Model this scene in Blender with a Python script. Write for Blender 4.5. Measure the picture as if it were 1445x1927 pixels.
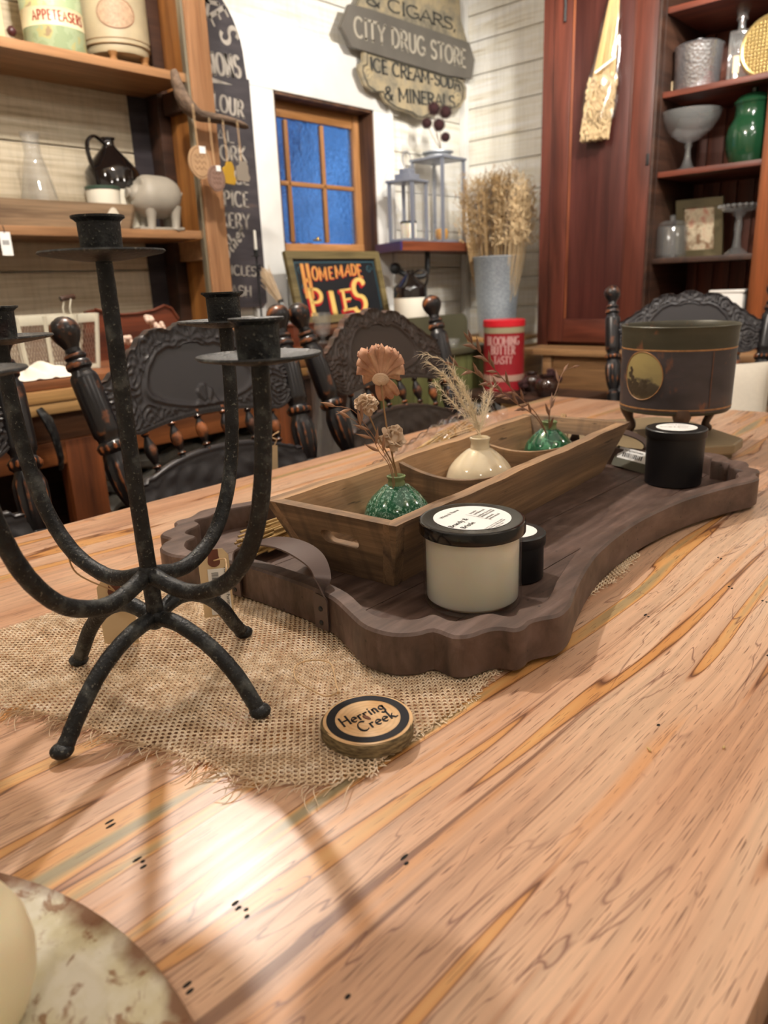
import bpy, bmesh, math, random
from mathutils import Vector, Matrix
for o in list(bpy.data.objects): bpy.data.objects.remove(o)
SC = bpy.context.scene
COL = SC.collection
rad = math.radians
sin, cos, pi = math.sin, math.cos, math.pi
# ------------------------------------------------------------------ camera
CW, CH, CF = 1445, 1927, 1390.0
TH, RO, AZ = rad(17.1), rad(-2.3), rad(42.5)
CAM = Vector((0, 0, 1.09))
_fw = Vector((cos(AZ)*cos(TH), sin(AZ)*cos(TH), -sin(TH)))
_rt = Vector((sin(AZ), -cos(AZ), 0)); _up = _rt.cross(_fw)
_R = _rt*cos(RO)+_up*sin(RO); _U = -_rt*sin(RO)+_up*cos(RO)
cd = bpy.data.cameras.new('camera'); cam = bpy.data.objects.new('camera', cd); COL.objects.link(cam)
M3 = Matrix((_R, _U, -_fw)).transposed()
cam.matrix_world = Matrix.Translation(CAM) @ M3.to_4x4()
cd.sensor_fit = 'VERTICAL'; cd.sensor_height = 36; cd.sensor_width = 27
cd.lens = CF/CH*36; cd.clip_start = 0.02; cd.clip_end = 60
cd.dof.use_dof = True; cd.dof.focus_distance = 0.72; cd.dof.aperture_fstop = 7.6
SC.camera = cam
SC.view_settings.view_transform = 'Standard'; SC.view_settings.look = 'None'
SC.view_settings.exposure = 0.12; SC.view_settings.gamma = 1.0
SC.view_settings.use_curve_mapping = False
def _ray(px, py): return _fw+_R*((px-CW/2)/CF)-_U*((py-CH/2)/CF)
# where a sight line of the photograph meets a real surface of the room
def T(px, py, z=.76): d = _ray(px, py); return CAM+d*((z-CAM.z)/d.z)
def PY(px, py, Y): d = _ray(px, py); return CAM+d*(Y/d.y)
def PX(px, py, X): d = _ray(px, py); return CAM+d*(X/d.x)
# ------------------------------------------------------------------ world and lamps
def C(h, a=1):
    h = h.lstrip('#'); v = [int(h[i:i+2], 16)/255 for i in (0, 2, 4)]
    return tuple((x/12.92 if x <= .04045 else ((x+.055)/1.055)**2.4) for x in v)+(a,)
W = bpy.data.worlds.new('dusk'); SC.world = W; W.use_nodes = True
wn = W.node_tree.nodes; wl = W.node_tree.links; bg = wn['Background']
tc = wn.new('ShaderNodeTexCoord'); mp = wn.new('ShaderNodeMapping'); mp.inputs['Scale'].default_value = (5, 5, 2.2)
nz = wn.new('ShaderNodeTexNoise'); nz.inputs['Scale'].default_value = 3; nz.inputs['Detail'].default_value = 5
cr = wn.new('ShaderNodeValToRGB'); cr.color_ramp.elements[0].position = .32; cr.color_ramp.elements[1].position = .68
cr.color_ramp.elements[0].color = C('16408c'); cr.color_ramp.elements[1].color = C('6cabfb')
wl.new(tc.outputs['Generated'], mp.inputs['Vector']); wl.new(mp.outputs['Vector'], nz.inputs['Vector'])
wl.new(nz.outputs['Fac'], cr.inputs['Fac']); wl.new(cr.outputs['Color'], bg.inputs['Color']); bg.inputs['Strength'].default_value = .9
def lamp(name, loc, power, size, color=(1, .86, .68), target=None, spot=None, blend=.5):
    l = bpy.data.lights.new(name, 'SPOT' if spot else 'POINT'); l.energy = power; l.color = color; l.shadow_soft_size = size
    o = bpy.data.objects.new(name, l); COL.objects.link(o); o.location = loc
    if spot:
        l.spot_size = rad(spot); l.spot_blend = blend
        d = Vector(target)-Vector(loc); o.rotation_euler = d.to_track_quat('-Z', 'Y').to_euler()
    return o
WARM = (1, .93, .85)
lamp('ceiling_lamp', (.93, 1.47, 2.42), 88, .035, WARM)
lamp('track_and_fill_spot', (2.55, 1.25, 2.42), 95, .04, (1, .95, .88), (2.95, 2.75, 1.65), 84, .5)
lamp('track_and_fill_spot', (2.15, .55, 2.42), 135, .04, WARM, (3.5, 1.55, 1.35), 86, .6)
lamp('track_and_fill_spot', (.9, 1.0, 2.42), 30, .04, WARM, (1.1, 2.7, 1.5), 86, .5)
lamp('track_and_fill_spot', (2.75, .8, 2.42), 42, .04, (1, .95, .88), (3.8, 2.25, 1.3), 62, .6)  # fill spot added to brighten the right wall, no known fixture
lamp('ceiling_lamp', (-.6, 1.35, 2.42), 13, .045, WARM)
lamp('ceiling_lamp', (.9, -.6, 2.42), 15, .05, WARM)
lamp('ceiling_lamp', (-.7, -.6, 2.42), 14, .05, WARM)
lamp('ceiling_lamp', (2.6, -.7, 2.42), 16, .05, WARM)
al = bpy.data.lights.new('ceiling_fill', 'AREA'); al.energy = 13; al.size = 2.6; al.size_y = 2.6; al.shape = 'RECTANGLE'; al.color = (1, .93, .84)  # broad fill light added under the ceiling, no real fixture
ao = bpy.data.objects.new('ceiling_fill', al); COL.objects.link(ao); ao.location = (1.2, .8, 2.5)
SC.cycles.transparent_max_bounces = 32; SC.cycles.max_bounces = 10
# ------------------------------------------------------------------ materials
class Mt:
    def __init__(s, name, base='808080', rough=.6, metal=0, **kw):
        s.m = bpy.data.materials.new(name); s.m.use_nodes = True
        s.t = s.m.node_tree; s.b = s.t.nodes['Principled BSDF']
        s.set('Base Color', C(base) if isinstance(base, str) else base); s.set('Roughness', rough); s.set('Metallic', metal)
        for k, v in kw.items(): s.set(k.replace('_', ' '), v)
    def set(s, k, v):
        i = s.b.inputs[k]
        if hasattr(v, 'is_output'): s.t.links.new(v, i)
        else: i.default_value = v
    def n(s, ty, out=0, props=None, **ins):
        nd = s.t.nodes.new('ShaderNode'+ty)
        for k, v in (props or {}).items(): setattr(nd, k, v)
        for k, v in ins.items():
            key = int(k[1:]) if k[0] == 'i' and k[1:].isdigit() else k.replace('_', ' ')
            i = nd.inputs[key]
            if hasattr(v, 'is_output'): s.t.links.new(v, i)
            else: i.default_value = v
        return nd.outputs[out]
    def co(s, sc=(1, 1, 1), rot=(0, 0, 0), loc=(0, 0, 0), kind='Object'):
        tcn = s.t.nodes.new('ShaderNodeTexCoord')
        return s.n('Mapping', Vector=tcn.outputs[kind], Scale=sc, Rotation=rot, Location=loc)
    def noise(s, vec, scale=5, detail=3, rough=.5, dist=0): return s.n('TexNoise', Vector=vec, Scale=scale, Detail=detail, Roughness=rough, Distortion=dist)
    def ramp(s, fac, els, interp='LINEAR'):
        nd = s.t.nodes.new('ShaderNodeValToRGB'); r = nd.color_ramp; r.interpolation = interp
        while len(r.elements) < len(els): r.elements.new(.5)
        for e, (p, c) in zip(r.elements, els):
            e.position = p; e.color = C(c) if isinstance(c, str) else ((c, c, c, 1) if not isinstance(c, tuple) else c)
        s.t.links.new(fac, nd.inputs[0]); return nd.outputs[0]
    def mix(s, fac, a, b, mode='MIX'):
        nd = s.t.nodes.new('ShaderNodeMix'); nd.data_type = 'RGBA'; nd.blend_type = mode
        for k, v in ((0, fac), (6, a), (7, b)):
            if hasattr(v, 'is_output'): s.t.links.new(v, nd.inputs[k])
            else: nd.inputs[k].default_value = C(v) if isinstance(v, str) else v
        return nd.outputs[2]
    def math(s, op, a, b=0.): return s.n('Math', props={'operation': op}, i0=a, i1=b)
    def bump(s, h, st=.3, d=.002):
        s.set('Normal', s.n('Bump', Height=h, Strength=st, Distance=d)); return s
def flat(name, base, rough=.6, metal=0, bump=0, bs=200, var=0, **kw):
    m = Mt(name, base, rough, metal, **kw)
    if var:
        f = m.ramp(m.noise(m.co(), bs*.12, 4), [(.3, 1-var), (.7, 1.)])
        m.set('Base Color', m.mix(1., C(base), f, 'MULTIPLY'))
    if bump: m.bump(m.noise(m.co(), bs, 3), bump, .001)
    return m.m
def wood(name, light, dark, axis=0, sc=1., rough=.55, contrast=.5, saw=0, knots=0, coat=0, extra=None):
    m = Mt(name, light, rough)
    st = [14*sc, 14*sc, 14*sc]; st[axis] = 1.1*sc
    v = m.co(tuple(st)); big = m.noise(v, 1.0, 4, .55, .6)
    st2 = [130*sc]*3; st2[axis] = 4*sc
    fine = m.noise(m.co(tuple(st2)), 1.0, 3, .6)
    c = m.ramp(big, [(.5-contrast*.35, dark), (.5+contrast*.35, light)])
    c = m.mix(.55, c, m.ramp(fine, [(.3, .45), (.62, 1.)]), 'MULTIPLY')
    h = fine
    if saw:
        s3 = [3, 3, 3]; s3[axis] = 130*saw
        sw = m.noise(m.co(tuple(s3), rot=(0, 0, .12)), 1.0, 2, .5)
        c = m.mix(.45, c, m.ramp(sw, [(.4, .55), (.6, 1.)]), 'MULTIPLY'); h = m.math('ADD', fine, sw)
    if knots:
        vo = m.n('TexVoronoi', Vector=m.co(tuple([1.5 if i == axis else 5 for i in range(3)])), Scale=knots)
        c = m.mix(m.ramp(vo, [(.05, 1.), (.13, 0.)]), c, dark)
    if extra: c = extra(m, c)
    m.set('Base Color', c)
    if coat: m.set('Coat Weight', coat); m.set('Coat Roughness', .15)
    m.bump(h, .35, .0012)
    return m.m
def glass(name, tint='f4fbf6', rough=.02, bump=0, bs=40, ior=1.45):
    m = Mt(name, tint, rough, 0, Transmission_Weight=1.0, IOR=ior)
    if bump: m.bump(m.noise(m.co(), bs, 2), bump, .003)
    return m.m
def clear_film(name, tint=.97, rough=.12, haze=0., base_=.05):
    # thin clear sheet: mostly see-through with a sharp glint
    m = Mt(name); t = m.t; t.nodes.remove(m.b); out = t.nodes['Material Output']
    tr = t.nodes.new('ShaderNodeBsdfTransparent'); tr.inputs[0].default_value = (tint, tint, tint, 1)
    gl = t.nodes.new('ShaderNodeBsdfGlossy'); gl.inputs['Roughness'].default_value = rough
    fc = t.nodes.new('ShaderNodeLayerWeight'); fc.inputs['Blend'].default_value = .5
    pw = m.math('POWER', fc.outputs['Facing'], 4.5); fr = m.math('ADD', m.math('MULTIPLY', pw, .6), base_)
    mx = t.nodes.new('ShaderNodeMixShader')
    t.links.new(fr, mx.inputs[0]); t.links.new(tr.outputs[0], mx.inputs[1]); t.links.new(gl.outputs[0], mx.inputs[2])
    if haze:
        df = t.nodes.new('ShaderNodeBsdfDiffuse'); df.inputs[0].default_value = (.85, .87, .85, 1); m2 = t.nodes.new('ShaderNodeMixShader'); m2.inputs[0].default_value = haze
        t.links.new(mx.outputs[0], m2.inputs[1]); t.links.new(df.outputs[0], m2.inputs[2]); mx = m2
    t.links.new(mx.outputs[0], out.inputs[0]); return m.m
# ------------------------------------------------------------------ mesh builder
class MB:
    def __init__(s): s.v = []; s.f = []
    def add(s, vs, fs, mat=None):
        n = len(s.v)
        s.v += [tuple(mat @ Vector(p)) if mat else tuple(p) for p in vs]
        s.f += [tuple(i+n for i in f) for f in fs]; return s
    def box(s, c, d, rot=None, bev=0.0):
        x, y, z = d[0]/2, d[1]/2, d[2]/2
        m = Matrix.Translation(c)
        if rot is not None: m = m @ (rot.to_4x4() if isinstance(rot, Matrix) else Matrix.Rotation(rot, 4, 'Z'))
        b = min(bev, x*.9, y*.9, z*.9)
        if b <= 0:
            vs = [(sx*x, sy*y, sz*z) for sx in (-1, 1) for sy in (-1, 1) for sz in (-1, 1)]
            fs = [(0, 1, 3, 2), (4, 6, 7, 5), (0, 4, 5, 1), (2, 3, 7, 6), (0, 2, 6, 4), (1, 5, 7, 3)]
            return s.add(vs, fs, m)
        bm = bmesh.new(); bmesh.ops.create_cube(bm, size=1)
        for v in bm.verts: v.co = Vector((v.co.x*2*x, v.co.y*2*y, v.co.z*2*z))
        bmesh.ops.bevel(bm, geom=bm.edges[:], offset=b, segments=2, affect='EDGES', profile=.6)
        bm.verts.index_update()
        s.add([v.co.copy() for v in bm.verts], [tuple(v.index for v in f.verts) for f in bm.faces], m); bm.free(); return s
    def tube(s, pts, r, seg=8, cap=True, closed=False, flat=1.0, twist=None):
        P = [Vector(p) for p in pts]; n = len(P)
        if not hasattr(r, '__len__'): r = [r]*n
        base = len(s.v); prev = None
        for i in range(n):
            if closed: t = P[(i+1) % n]-P[i-1]
            else: t = P[min(i+1, n-1)]-P[max(i-1, 0)]
            t = t.normalized() if t.length > 1e-9 else Vector((0, 0, 1))
            if prev is None:
                a = Vector((0, 0, 1)) if abs(t.z) < .9 else Vector((1, 0, 0))
                u = t.cross(a).normalized()
            else:
                u = (prev-t*prev.dot(t)); u = u.normalized() if u.length > 1e-6 else t.orthogonal().normalized()
            prev = u; w = t.cross(u)
            for k in range(seg):
                a = 2*pi*k/seg; s.v.append(tuple(P[i]+(u*cos(a)+w*sin(a)*flat)*r[i]))
        for i in range(n if closed else n-1):
            j = (i+1) % n
            for k in range(seg):
                k2 = (k+1) % seg
                s.f.append((base+i*seg+k, base+i*seg+k2, base+j*seg+k2, base+j*seg+k))
        if cap and not closed:
            s.f.append(tuple(base+k for k in reversed(range(seg)))); s.f.append(tuple(base+(n-1)*seg+k for k in range(seg)))
        return s
    def lathe(s, prof, seg=32, c=(0, 0, 0), mat=None, flute=None, wob=0, arc=None):
        base = len(s.v); n = len(prof); M = Matrix.Translation(c) @ (mat if mat else Matrix.Identity(4))
        full = arc is None; k_n = seg if full else seg+1
        for i, (r, z) in enumerate(prof):
            for k in range(k_n):
                a = 2*pi*k/seg if full else arc[0]+(arc[1]-arc[0])*k/seg
                rr = r*(1+(flute(i, z, a) if flute else 0))
                s.v.append(tuple(M @ Vector((rr*cos(a), rr*sin(a), z))))
        for i in range(n-1):
            for k in range(seg):
                k2 = (k+1) % k_n if full else k+1
                s.f.append((base+i*k_n+k, base+i*k_n+k2, base+(i+1)*k_n+k2, base+(i+1)*k_n+k))
        if full:
            if prof[0][0] > 1e-5: s.f.append(tuple(base+k for k in reversed(range(seg))))
            if prof[-1][0] > 1e-5: s.f.append(tuple(base+(n-1)*seg+k for k in range(seg)))
        return s
    def ball(s, c, r, seg=16, rings=10, sc=(1, 1, 1), mat=None):
        pr = [(sin(pi*i/rings), -cos(pi*i/rings)) for i in range(rings+1)]
        M = Matrix.Translation(c) @ (mat if mat else Matrix.Identity(4)) @ Matrix.Diagonal((r*sc[0], r*sc[1], r*sc[2], 1))
        pr[0] = (.0001, -1); pr[-1] = (.0001, 1)
        return s.lathe(pr, seg, (0, 0, 0), M)
    def grid(s, fn, nu, nv):
        base = len(s.v)
        for i in range(nu+1):
            for j in range(nv+1): s.v.append(tuple(fn(i/nu, j/nv)))
        for i in range(nu):
            for j in range(nv):
                a = base+i*(nv+1)+j; s.f.append((a, a+nv+1, a+nv+2, a+1))
        return s
    def prism(s, poly, d, fn=None, holes=None):
        # outline (2D, ccw) pushed through depth d along local z (0..d); fn maps (x,y,z) to 3D
        fn = fn or (lambda x, y, z: (x, y, z))
        if holes:
            cu = bpy.data.curves.new('t', 'CURVE'); cu.dimensions = '2D'; cu.fill_mode = 'BOTH'; cu.extrude = d/2
            for pl in [poly]+holes:
                sp = cu.splines.new('POLY'); sp.points.add(len(pl)-1); sp.use_cyclic_u = True
                for p, q in zip(sp.points, pl): p.co = (q[0], q[1], 0, 1)
            vs, fs = curve_mesh(cu); return s.add([fn(v[0], v[1], v[2]+d/2) for v in vs], fs)
        n = len(poly)
        vs = [fn(p[0], p[1], 0) for p in poly]+[fn(p[0], p[1], d) for p in poly]
        fs = [tuple(reversed(range(n))), tuple(range(n, 2*n))]+[(i, (i+1) % n, n+(i+1) % n, n+i) for i in range(n)]
        return s.add(vs, fs)
    def build(s, name, mat, parent=None, ang=35, loc=None, rot=None, solid=0, fixn=False):
        me = bpy.data.meshes.new(name); vs = s.v
        if loc is not None and parent is None:
            L = Vector(loc); vs = [tuple(Vector(v)-L) for v in vs]
        me.from_pydata(vs, [], s.f); me.update(); me.materials.append(mat)
        if fixn:
            bm = bmesh.new(); bm.from_mesh(me); bmesh.ops.recalc_face_normals(bm, faces=bm.faces[:]); bm.to_mesh(me); bm.free()
        if ang > 0:
            me.polygons.foreach_set('use_smooth', [True]*len(me.polygons)); me.set_sharp_from_angle(angle=rad(ang))
        o = bpy.data.objects.new(name, me); COL.objects.link(o)
        if parent: o.parent = parent
        elif loc is not None: o.location = loc
        if solid: md = o.modifiers.new('s', 'SOLIDIFY'); md.thickness = solid; md.offset = 0
        return o
def curve_mesh(cu):
    o = bpy.data.objects.new('tmp', cu); COL.objects.link(o)
    dg = bpy.context.evaluated_depsgraph_get(); dg.update()
    me = bpy.data.meshes.new_from_object(o.evaluated_get(dg))
    vs = [tuple(v.co) for v in me.vertices]; fs = [tuple(p.vertices) for p in me.polygons]
    bpy.data.objects.remove(o); bpy.data.meshes.remove(me); return vs, fs
def tag(o, label=None, cat=None, group=None, kind=None):
    if label: o['label'] = label
    if cat: o['category'] = cat
    if group: o['group'] = group
    if kind: o['kind'] = kind
    return o
def thing(name, label, cat, loc=(0, 0, 0), rz=0, group=None):
    o = bpy.data.objects.new(name, None); COL.objects.link(o); o.empty_display_size = .05
    o.location = loc; o.rotation_euler = (0, 0, rz); return tag(o, label, cat, group)
def struct(o): o['kind'] = 'structure'; return o
def copy_tree(o, parent=None):
    c = o.copy(); COL.objects.link(c)
    if parent: c.parent = parent
    for ch in [k for k in bpy.data.objects if k.parent == o]: copy_tree(ch, c)
    return c
def bez(p, n=12):
    # smooth path through points (Catmull-Rom)
    P = [Vector(q) for q in p]; out = []
    for i in range(len(P)-1):
        a = P[max(i-1, 0)]; b = P[i]; c = P[i+1]; d = P[min(i+2, len(P)-1)]
        for k in range(n):
            t = k/n; out.append(.5*((2*b)+(c-a)*t+(2*a-5*b+4*c-d)*t*t+(3*b-a-3*c+d)*t**3))
    out.append(P[-1]); return out
def bezc(p, n=8):
    P = [Vector(q) for q in p]; N = len(P); out = []
    for i in range(N):
        a, b, c, d = P[i-1], P[i], P[(i+1) % N], P[(i+2) % N]
        for k in range(n):
            t = k/n; out.append(.5*((2*b)+(c-a)*t+(2*a-5*b+4*c-d)*t*t+(3*b-a-3*c+d)*t**3))
    return out
# ------------------------------------------------------------------ lettering (own pen-stroke letters)
def arc(cx, cy, rx, ry, a0, a1, n=14): return [(cx+rx*cos(rad(a0+(a1-a0)*i/n)), cy+ry*sin(rad(a0+(a1-a0)*i/n))) for i in range(n+1)]
GL = {
 'A': (.66, [[(.0, 0), (.33, 1), (.66, 0)], [(.12, .35), (.54, .35)]]),
 'B': (.56, [[(.08, 0), (.08, 1)], [(.08, 1)]+arc(.24, .76, .24, .24, 90, -90)+[(.08, .52)], [(.08, .52)]+arc(.26, .26, .27, .26, 90, -90)+[(.08, 0)]]),
 'C': (.66, [arc(.36, .5, .34, .5, 48, 312, 22)]),
 'D': (.64, [[(.08, 0), (.08, 1)], [(.08, 1)]+arc(.22, .5, .38, .5, 90, -90, 20)+[(.08, 0)]]),
 'E': (.5, [[(.08, 0), (.08, 1)], [(.08, 1), (.48, 1)], [(.08, .52), (.4, .52)], [(.08, 0), (.5, 0)]]),
 'F': (.5, [[(.08, 0), (.08, 1)], [(.08, 1), (.48, 1)], [(.08, .52), (.4, .52)]]),
 'G': (.7, [arc(.36, .5, .34, .5, 48, 325, 22), [(.42, .42), (.66, .42), (.66, .1)]]),
 'H': (.66, [[(.08, 0), (.08, 1)], [(.58, 0), (.58, 1)], [(.08, .52), (.58, .52)]]),
 'I': (.2, [[(.1, 0), (.1, 1)]]),
 'K': (.6, [[(.08, 0), (.08, 1)], [(.56, 1), (.1, .42)], [(.22, .56), (.6, 0)]]),
 'L': (.48, [[(.08, 0), (.08, 1)], [(.08, 0), (.48, 0)]]),
 'M': (.82, [[(.08, 0), (.08, 1)], [(.08, 1), (.41, .2), (.74, 1)], [(.74, 1), (.74, 0)]]),
 'N': (.66, [[(.08, 0), (.08, 1)], [(.08, 1), (.58, 0)], [(.58, 0), (.58, 1)]]),
 'O': (.72, [arc(.36, .5, .34, .5, 0, 360, 28)]),
 'P': (.56, [[(.08, 0), (.08, 1)], [(.08, 1)]+arc(.26, .74, .26, .26, 90, -90)+[(.08, .48)]]),
 'R': (.6, [[(.08, 0), (.08, 1)], [(.08, 1)]+arc(.26, .75, .26, .25, 90, -90)+[(.08, .5)], [(.26, .5), (.6, 0)]]),
 'S': (.54, [arc(.28, .75, .22, .25, 25, 268, 14)+arc(.27, .25, .24, .25, 88, -152, 14)]),
 'T': (.6, [[(0, 1), (.6, 1)], [(.3, 0), (.3, 1)]]),
 'U': (.62, [[(.07, 1), (.07, .3)]+arc(.31, .3, .24, .3, 180, 360, 12)+[(.55, 1)]]),
 'V': (.62, [[(0, 1), (.31, 0), (.62, 1)]]),
 'W': (.9, [[(0, 1), (.22, 0), (.45, .8), (.68, 0), (.9, 1)]]),
 'Y': (.62, [[(0, 1), (.31, .48), (.62, 1)], [(.31, .48), (.31, 0)]]),
 '&': (.66, [[(.62, .42), (.5, .1)]+arc(.27, .24, .25, .24, -30, -200, 10)+[(.3, .6)]+arc(.3, .8, .15, .2, -30, 220, 12)+[(.6, 0)]]),
 ',': (.16, [[(.09, .08), (.03, -.15)]]), '.': (.16, [[(.07, 0), (.07, .08)]]), '-': (.36, [[(.04, .42), (.32, .42)]]), "'": (.14, [[(.08, 1), (.04, .78)]]),
 'e': (.44, [[(.04, .27), (.4, .3)]+arc(.22, .26, .19, .25, 12, 305, 16)]),
 'r': (.36, [[(.08, 0), (.08, .5)], arc(.22, .3, .14, .19, 170, 50, 8)]),
 'i': (.18, [[(.08, 0), (.08, .5)], [(.08, .68), (.1, .74)]]),
 'n': (.44, [[(.08, 0), (.08, .5)], arc(.21, .32, .13, .18, 175, 0, 8)+[(.34, .02), (.4, 0)]]),
 'g': (.46, [arc(.2, .3, .16, .2, 20, 380, 16), [(.36, .48), (.36, -.08)]+arc(.2, -.1, .16, .18, 0, -160, 10)]),
 'k': (.46, [[(.08, 0), (.08, 1)], [(.36, .5), (.1, .22)], [(.16, .28), (.4, 0), (.55, .04)]]),
 'o': (.46, [arc(.22, .25, .19, .25, 0, 360, 18)]),
 't': (.32, [[(.12, .78), (.12, .1), (.2, 0), (.3, .05)], [(0, .5), (.28, .5)]]),
 'h': (.46, [[(.08, 0), (.08, 1)], arc(.21, .32, .13, .18, 175, 0, 8)+[(.34, 0)]]),
 's': (.36, [arc(.18, .38, .13, .12, 30, 268, 8)+arc(.17, .13, .15, .13, 88, -150, 8)]),
 'a': (.44, [arc(.2, .24, .17, .24, 20, 380, 14), [(.37, .48), (.37, .03), (.44, 0)]]),
 'l': (.18, [[(.08, 1), (.08, 0)]]), ' ': (.3, [])}
def text_width(txt, h, gap=.14, wide=1): return sum(GL[c][0]*wide+gap for c in txt)*h-gap*h
def pen(mb, txt, fn, h, thick=.14, thin=.05, nib=0, serif=0, gap=.14, wide=1, ital=0, depth=.0006, center=True, y0=0, x0=0, mono=False):
    # fn(x, y, out) -> 3D point on the carrying surface; flat ribbons shaped like a broad pen
    x = -text_width(txt, h, gap, wide)/2 if center else 0
    x += x0
    for ch in txt:
        w, sts = GL[ch]; sts = [list(q) for q in sts]
        if serif:
            ex = []
            for q in sts:
                for a, b in ((q[0], q[1]), (q[-1], q[-2])):
                    if a[1] in (0, 1) and abs(a[1]-b[1]) > .3 and len(q) < 4: ex.append([(a[0]-serif, a[1]), (a[0]+serif, a[1])])
            sts += [('s', q) for q in ex]
        for q in sts:
            ser = q[0] == 's'
            if ser: q = q[1]
            L = [((p[0]*wide+p[1]*ital)*h+x, p[1]*h+y0) for p in q]
            n = len(L); base = len(mb.v); closed = n > 3 and abs(L[0][0]-L[-1][0])+abs(L[0][1]-L[-1][1]) < 1e-6
            for i in range(n):
                a = L[i-1] if i else (L[-2] if closed else L[0]); b = L[i+1] if i < n-1 else (L[1] if closed else L[-1])
                dx, dy = b[0]-a[0], b[1]-a[1]; l = math.hypot(dx, dy) or 1
                an = math.atan2(dy, dx); ww = h*(thin+(thick-thin)*abs(sin(an-nib)))/2
                if mono: ww = h*thick/2
                if ser: ww = h*thin*.6
                nx, ny = -dy/l*ww, dx/l*ww
                if i == 0 and not closed: L0 = (L[0][0]-dx/l*ww*.3, L[0][1]-dy/l*ww*.3)
                else: L0 = L[i]
                if i == n-1 and not closed: L0 = (L[i][0]+dx/l*ww*.3, L[i][1]+dy/l*ww*.3)
                for sx, o in ((1, depth), (-1, depth), (1, 0), (-1, 0)):
                    mb.v.append(tuple(fn(L0[0]+nx*sx, L0[1]+ny*sx, o)))
            for i in range(n-1):
                a = base+i*4; b = a+4
                mb.f += [(a, b, b+1, a+1), (a+2, b+2, b, a), (a+1, b+1, b+3, a+3)]
            mb.f += [(base, base+1, base+3, base+2), (base+4*(n-1)+1, base+4*(n-1), base+4*(n-1)+2, base+4*(n-1)+3)]
        x += (w*wide+gap)*h
    return mb
def ftext(mb, txt, fn, size, off=0, depth=.0002, align='CENTER', spacing=1):
    cu = bpy.data.curves.new('t', 'FONT'); cu.body = txt; cu.size = size; cu.align_x = align; cu.offset = off or size*.008; cu.resolution_u = 3; cu.space_character = spacing
    vs, fs = curve_mesh(cu); return mb.add([fn(v[0], v[1], depth) for v in vs], fs)
def plane_fn(o, u, v, n):
    o, u, v, n = Vector(o), Vector(u).normalized(), Vector(v).normalized(), Vector(n).normalized()
    return lambda x, y, z=0: o+u*x+v*y+n*z
rnd = random.Random(7)
# ================================================================== MATERIALS
def m_table():
    m = Mt('spalted_maple', 'd9a67a', .34)
    v = m.co((1, 1, 1))
    # slow drift of the grain so the lines wander
    dr = m.n('TexNoise', out=1, Vector=m.co((1.3, 2.2, 1)), Scale=1.0, Detail=2.0)
    drift = m.n('VectorMath', props={'operation': 'SCALE'}, i0=dr, Scale=.085)
    vv = m.n('VectorMath', props={'operation': 'ADD'}, i0=v, i1=drift)
    def st(sx, sy, loc=0.): return m.n('Mapping', Vector=vv, Scale=(sx, sy, 1), Location=(loc, loc*1.7, 0))
    sep = m.n('SeparateXYZ', out=1, Vector=v)                       # y across the boards
    base = m.ramp(m.noise(st(1.6, 11), 1, 4, .55), [(.3, 'bf8f6e'), (.5, 'd3a787'), (.7, 'dfbc9e')])
    fine = m.noise(st(3.2, 210), 1, 3, .6)
    base = m.mix(.42, base, m.ramp(fine, [(.36, .6), (.58, 1.)]), 'MULTIPLY')
    mid = m.noise(st(1.2, 105, 2.2), 1, 3, .6)
    base = m.mix(.40, base, m.ramp(mid, [(.36, .62), (.55, 1.)]), 'MULTIPLY')
    # rows of long dark stripes
    s2 = m.noise(st(1.0, 62, 3.1), 1, 4, .62)
    stripe = m.ramp(s2, [(.34, 1.), (.39, 0.)])
    base = m.mix(m.math('MULTIPLY', stripe, .8), base, '65391f')
    s3 = m.noise(st(1.1, 34, 7.7), 1, 3, .5)
    base = m.mix(m.ramp(s3, [(.60, 0.), (.66, .55)]), base, 'd08f4f')
    # spindle-shaped ambrosia streaks: dark outline, amber body, olive heart
    am = m.noise(st(1.7, 36, 1.35), 1, 1.5, .45, .25)
    streak = m.ramp(am, [(.0, 'c4946c'), (.612, 'b07850'), (.622, '54290f'), (.632, 'c88d52'), (.672, 'd3a065'), (.705, 'b39466'), (.75, '958868')])
    msk = m.ramp(am, [(.600, 0.), (.620, 1.)])
    base = m.mix(msk, base, streak)
    # short dark pores
    dash = m.noise(st(38, 1150), 1, 1, .4)
    base = m.mix(m.math('MULTIPLY', m.ramp(dash, [(.655, 0.), (.70, 1.)]), .75), base, '5a2f1c')
    # fine purple-brown wandering lines
    ln = m.noise(st(3.5, 30, 5.), 1, 3, .5, .6)
    lf = m.math('ABSOLUTE', m.math('SUBTRACT', ln, .5))
    side = m.ramp(m.noise(m.co((2, 3, 1)), 1, 1), [(.42, .1), (.58, .85)])
    base = m.mix(m.math('MULTIPLY', m.ramp(lf, [(.0, 1.), (.006, 0.)]), side), base, '6b3c30')
    kn = m.n('TexVoronoi', Vector=m.co((2.1, 3.4, 1), loc=(.35, .1, 0)), Scale=1.0)
    base = m.mix(m.ramp(kn, [(.03, .75), (.12, 0.)]), base, 'a05f3c')
    m.set('Base Color', base)
    m.set('Roughness', m.ramp(fine, [(.2, .42), (.8, .30)]))
    m.set('Coat Weight', .25); m.set('Coat Roughness', .28)
    m.bump(fine, .12, .0004)
    return m.m
TABLE = m_table()
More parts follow.
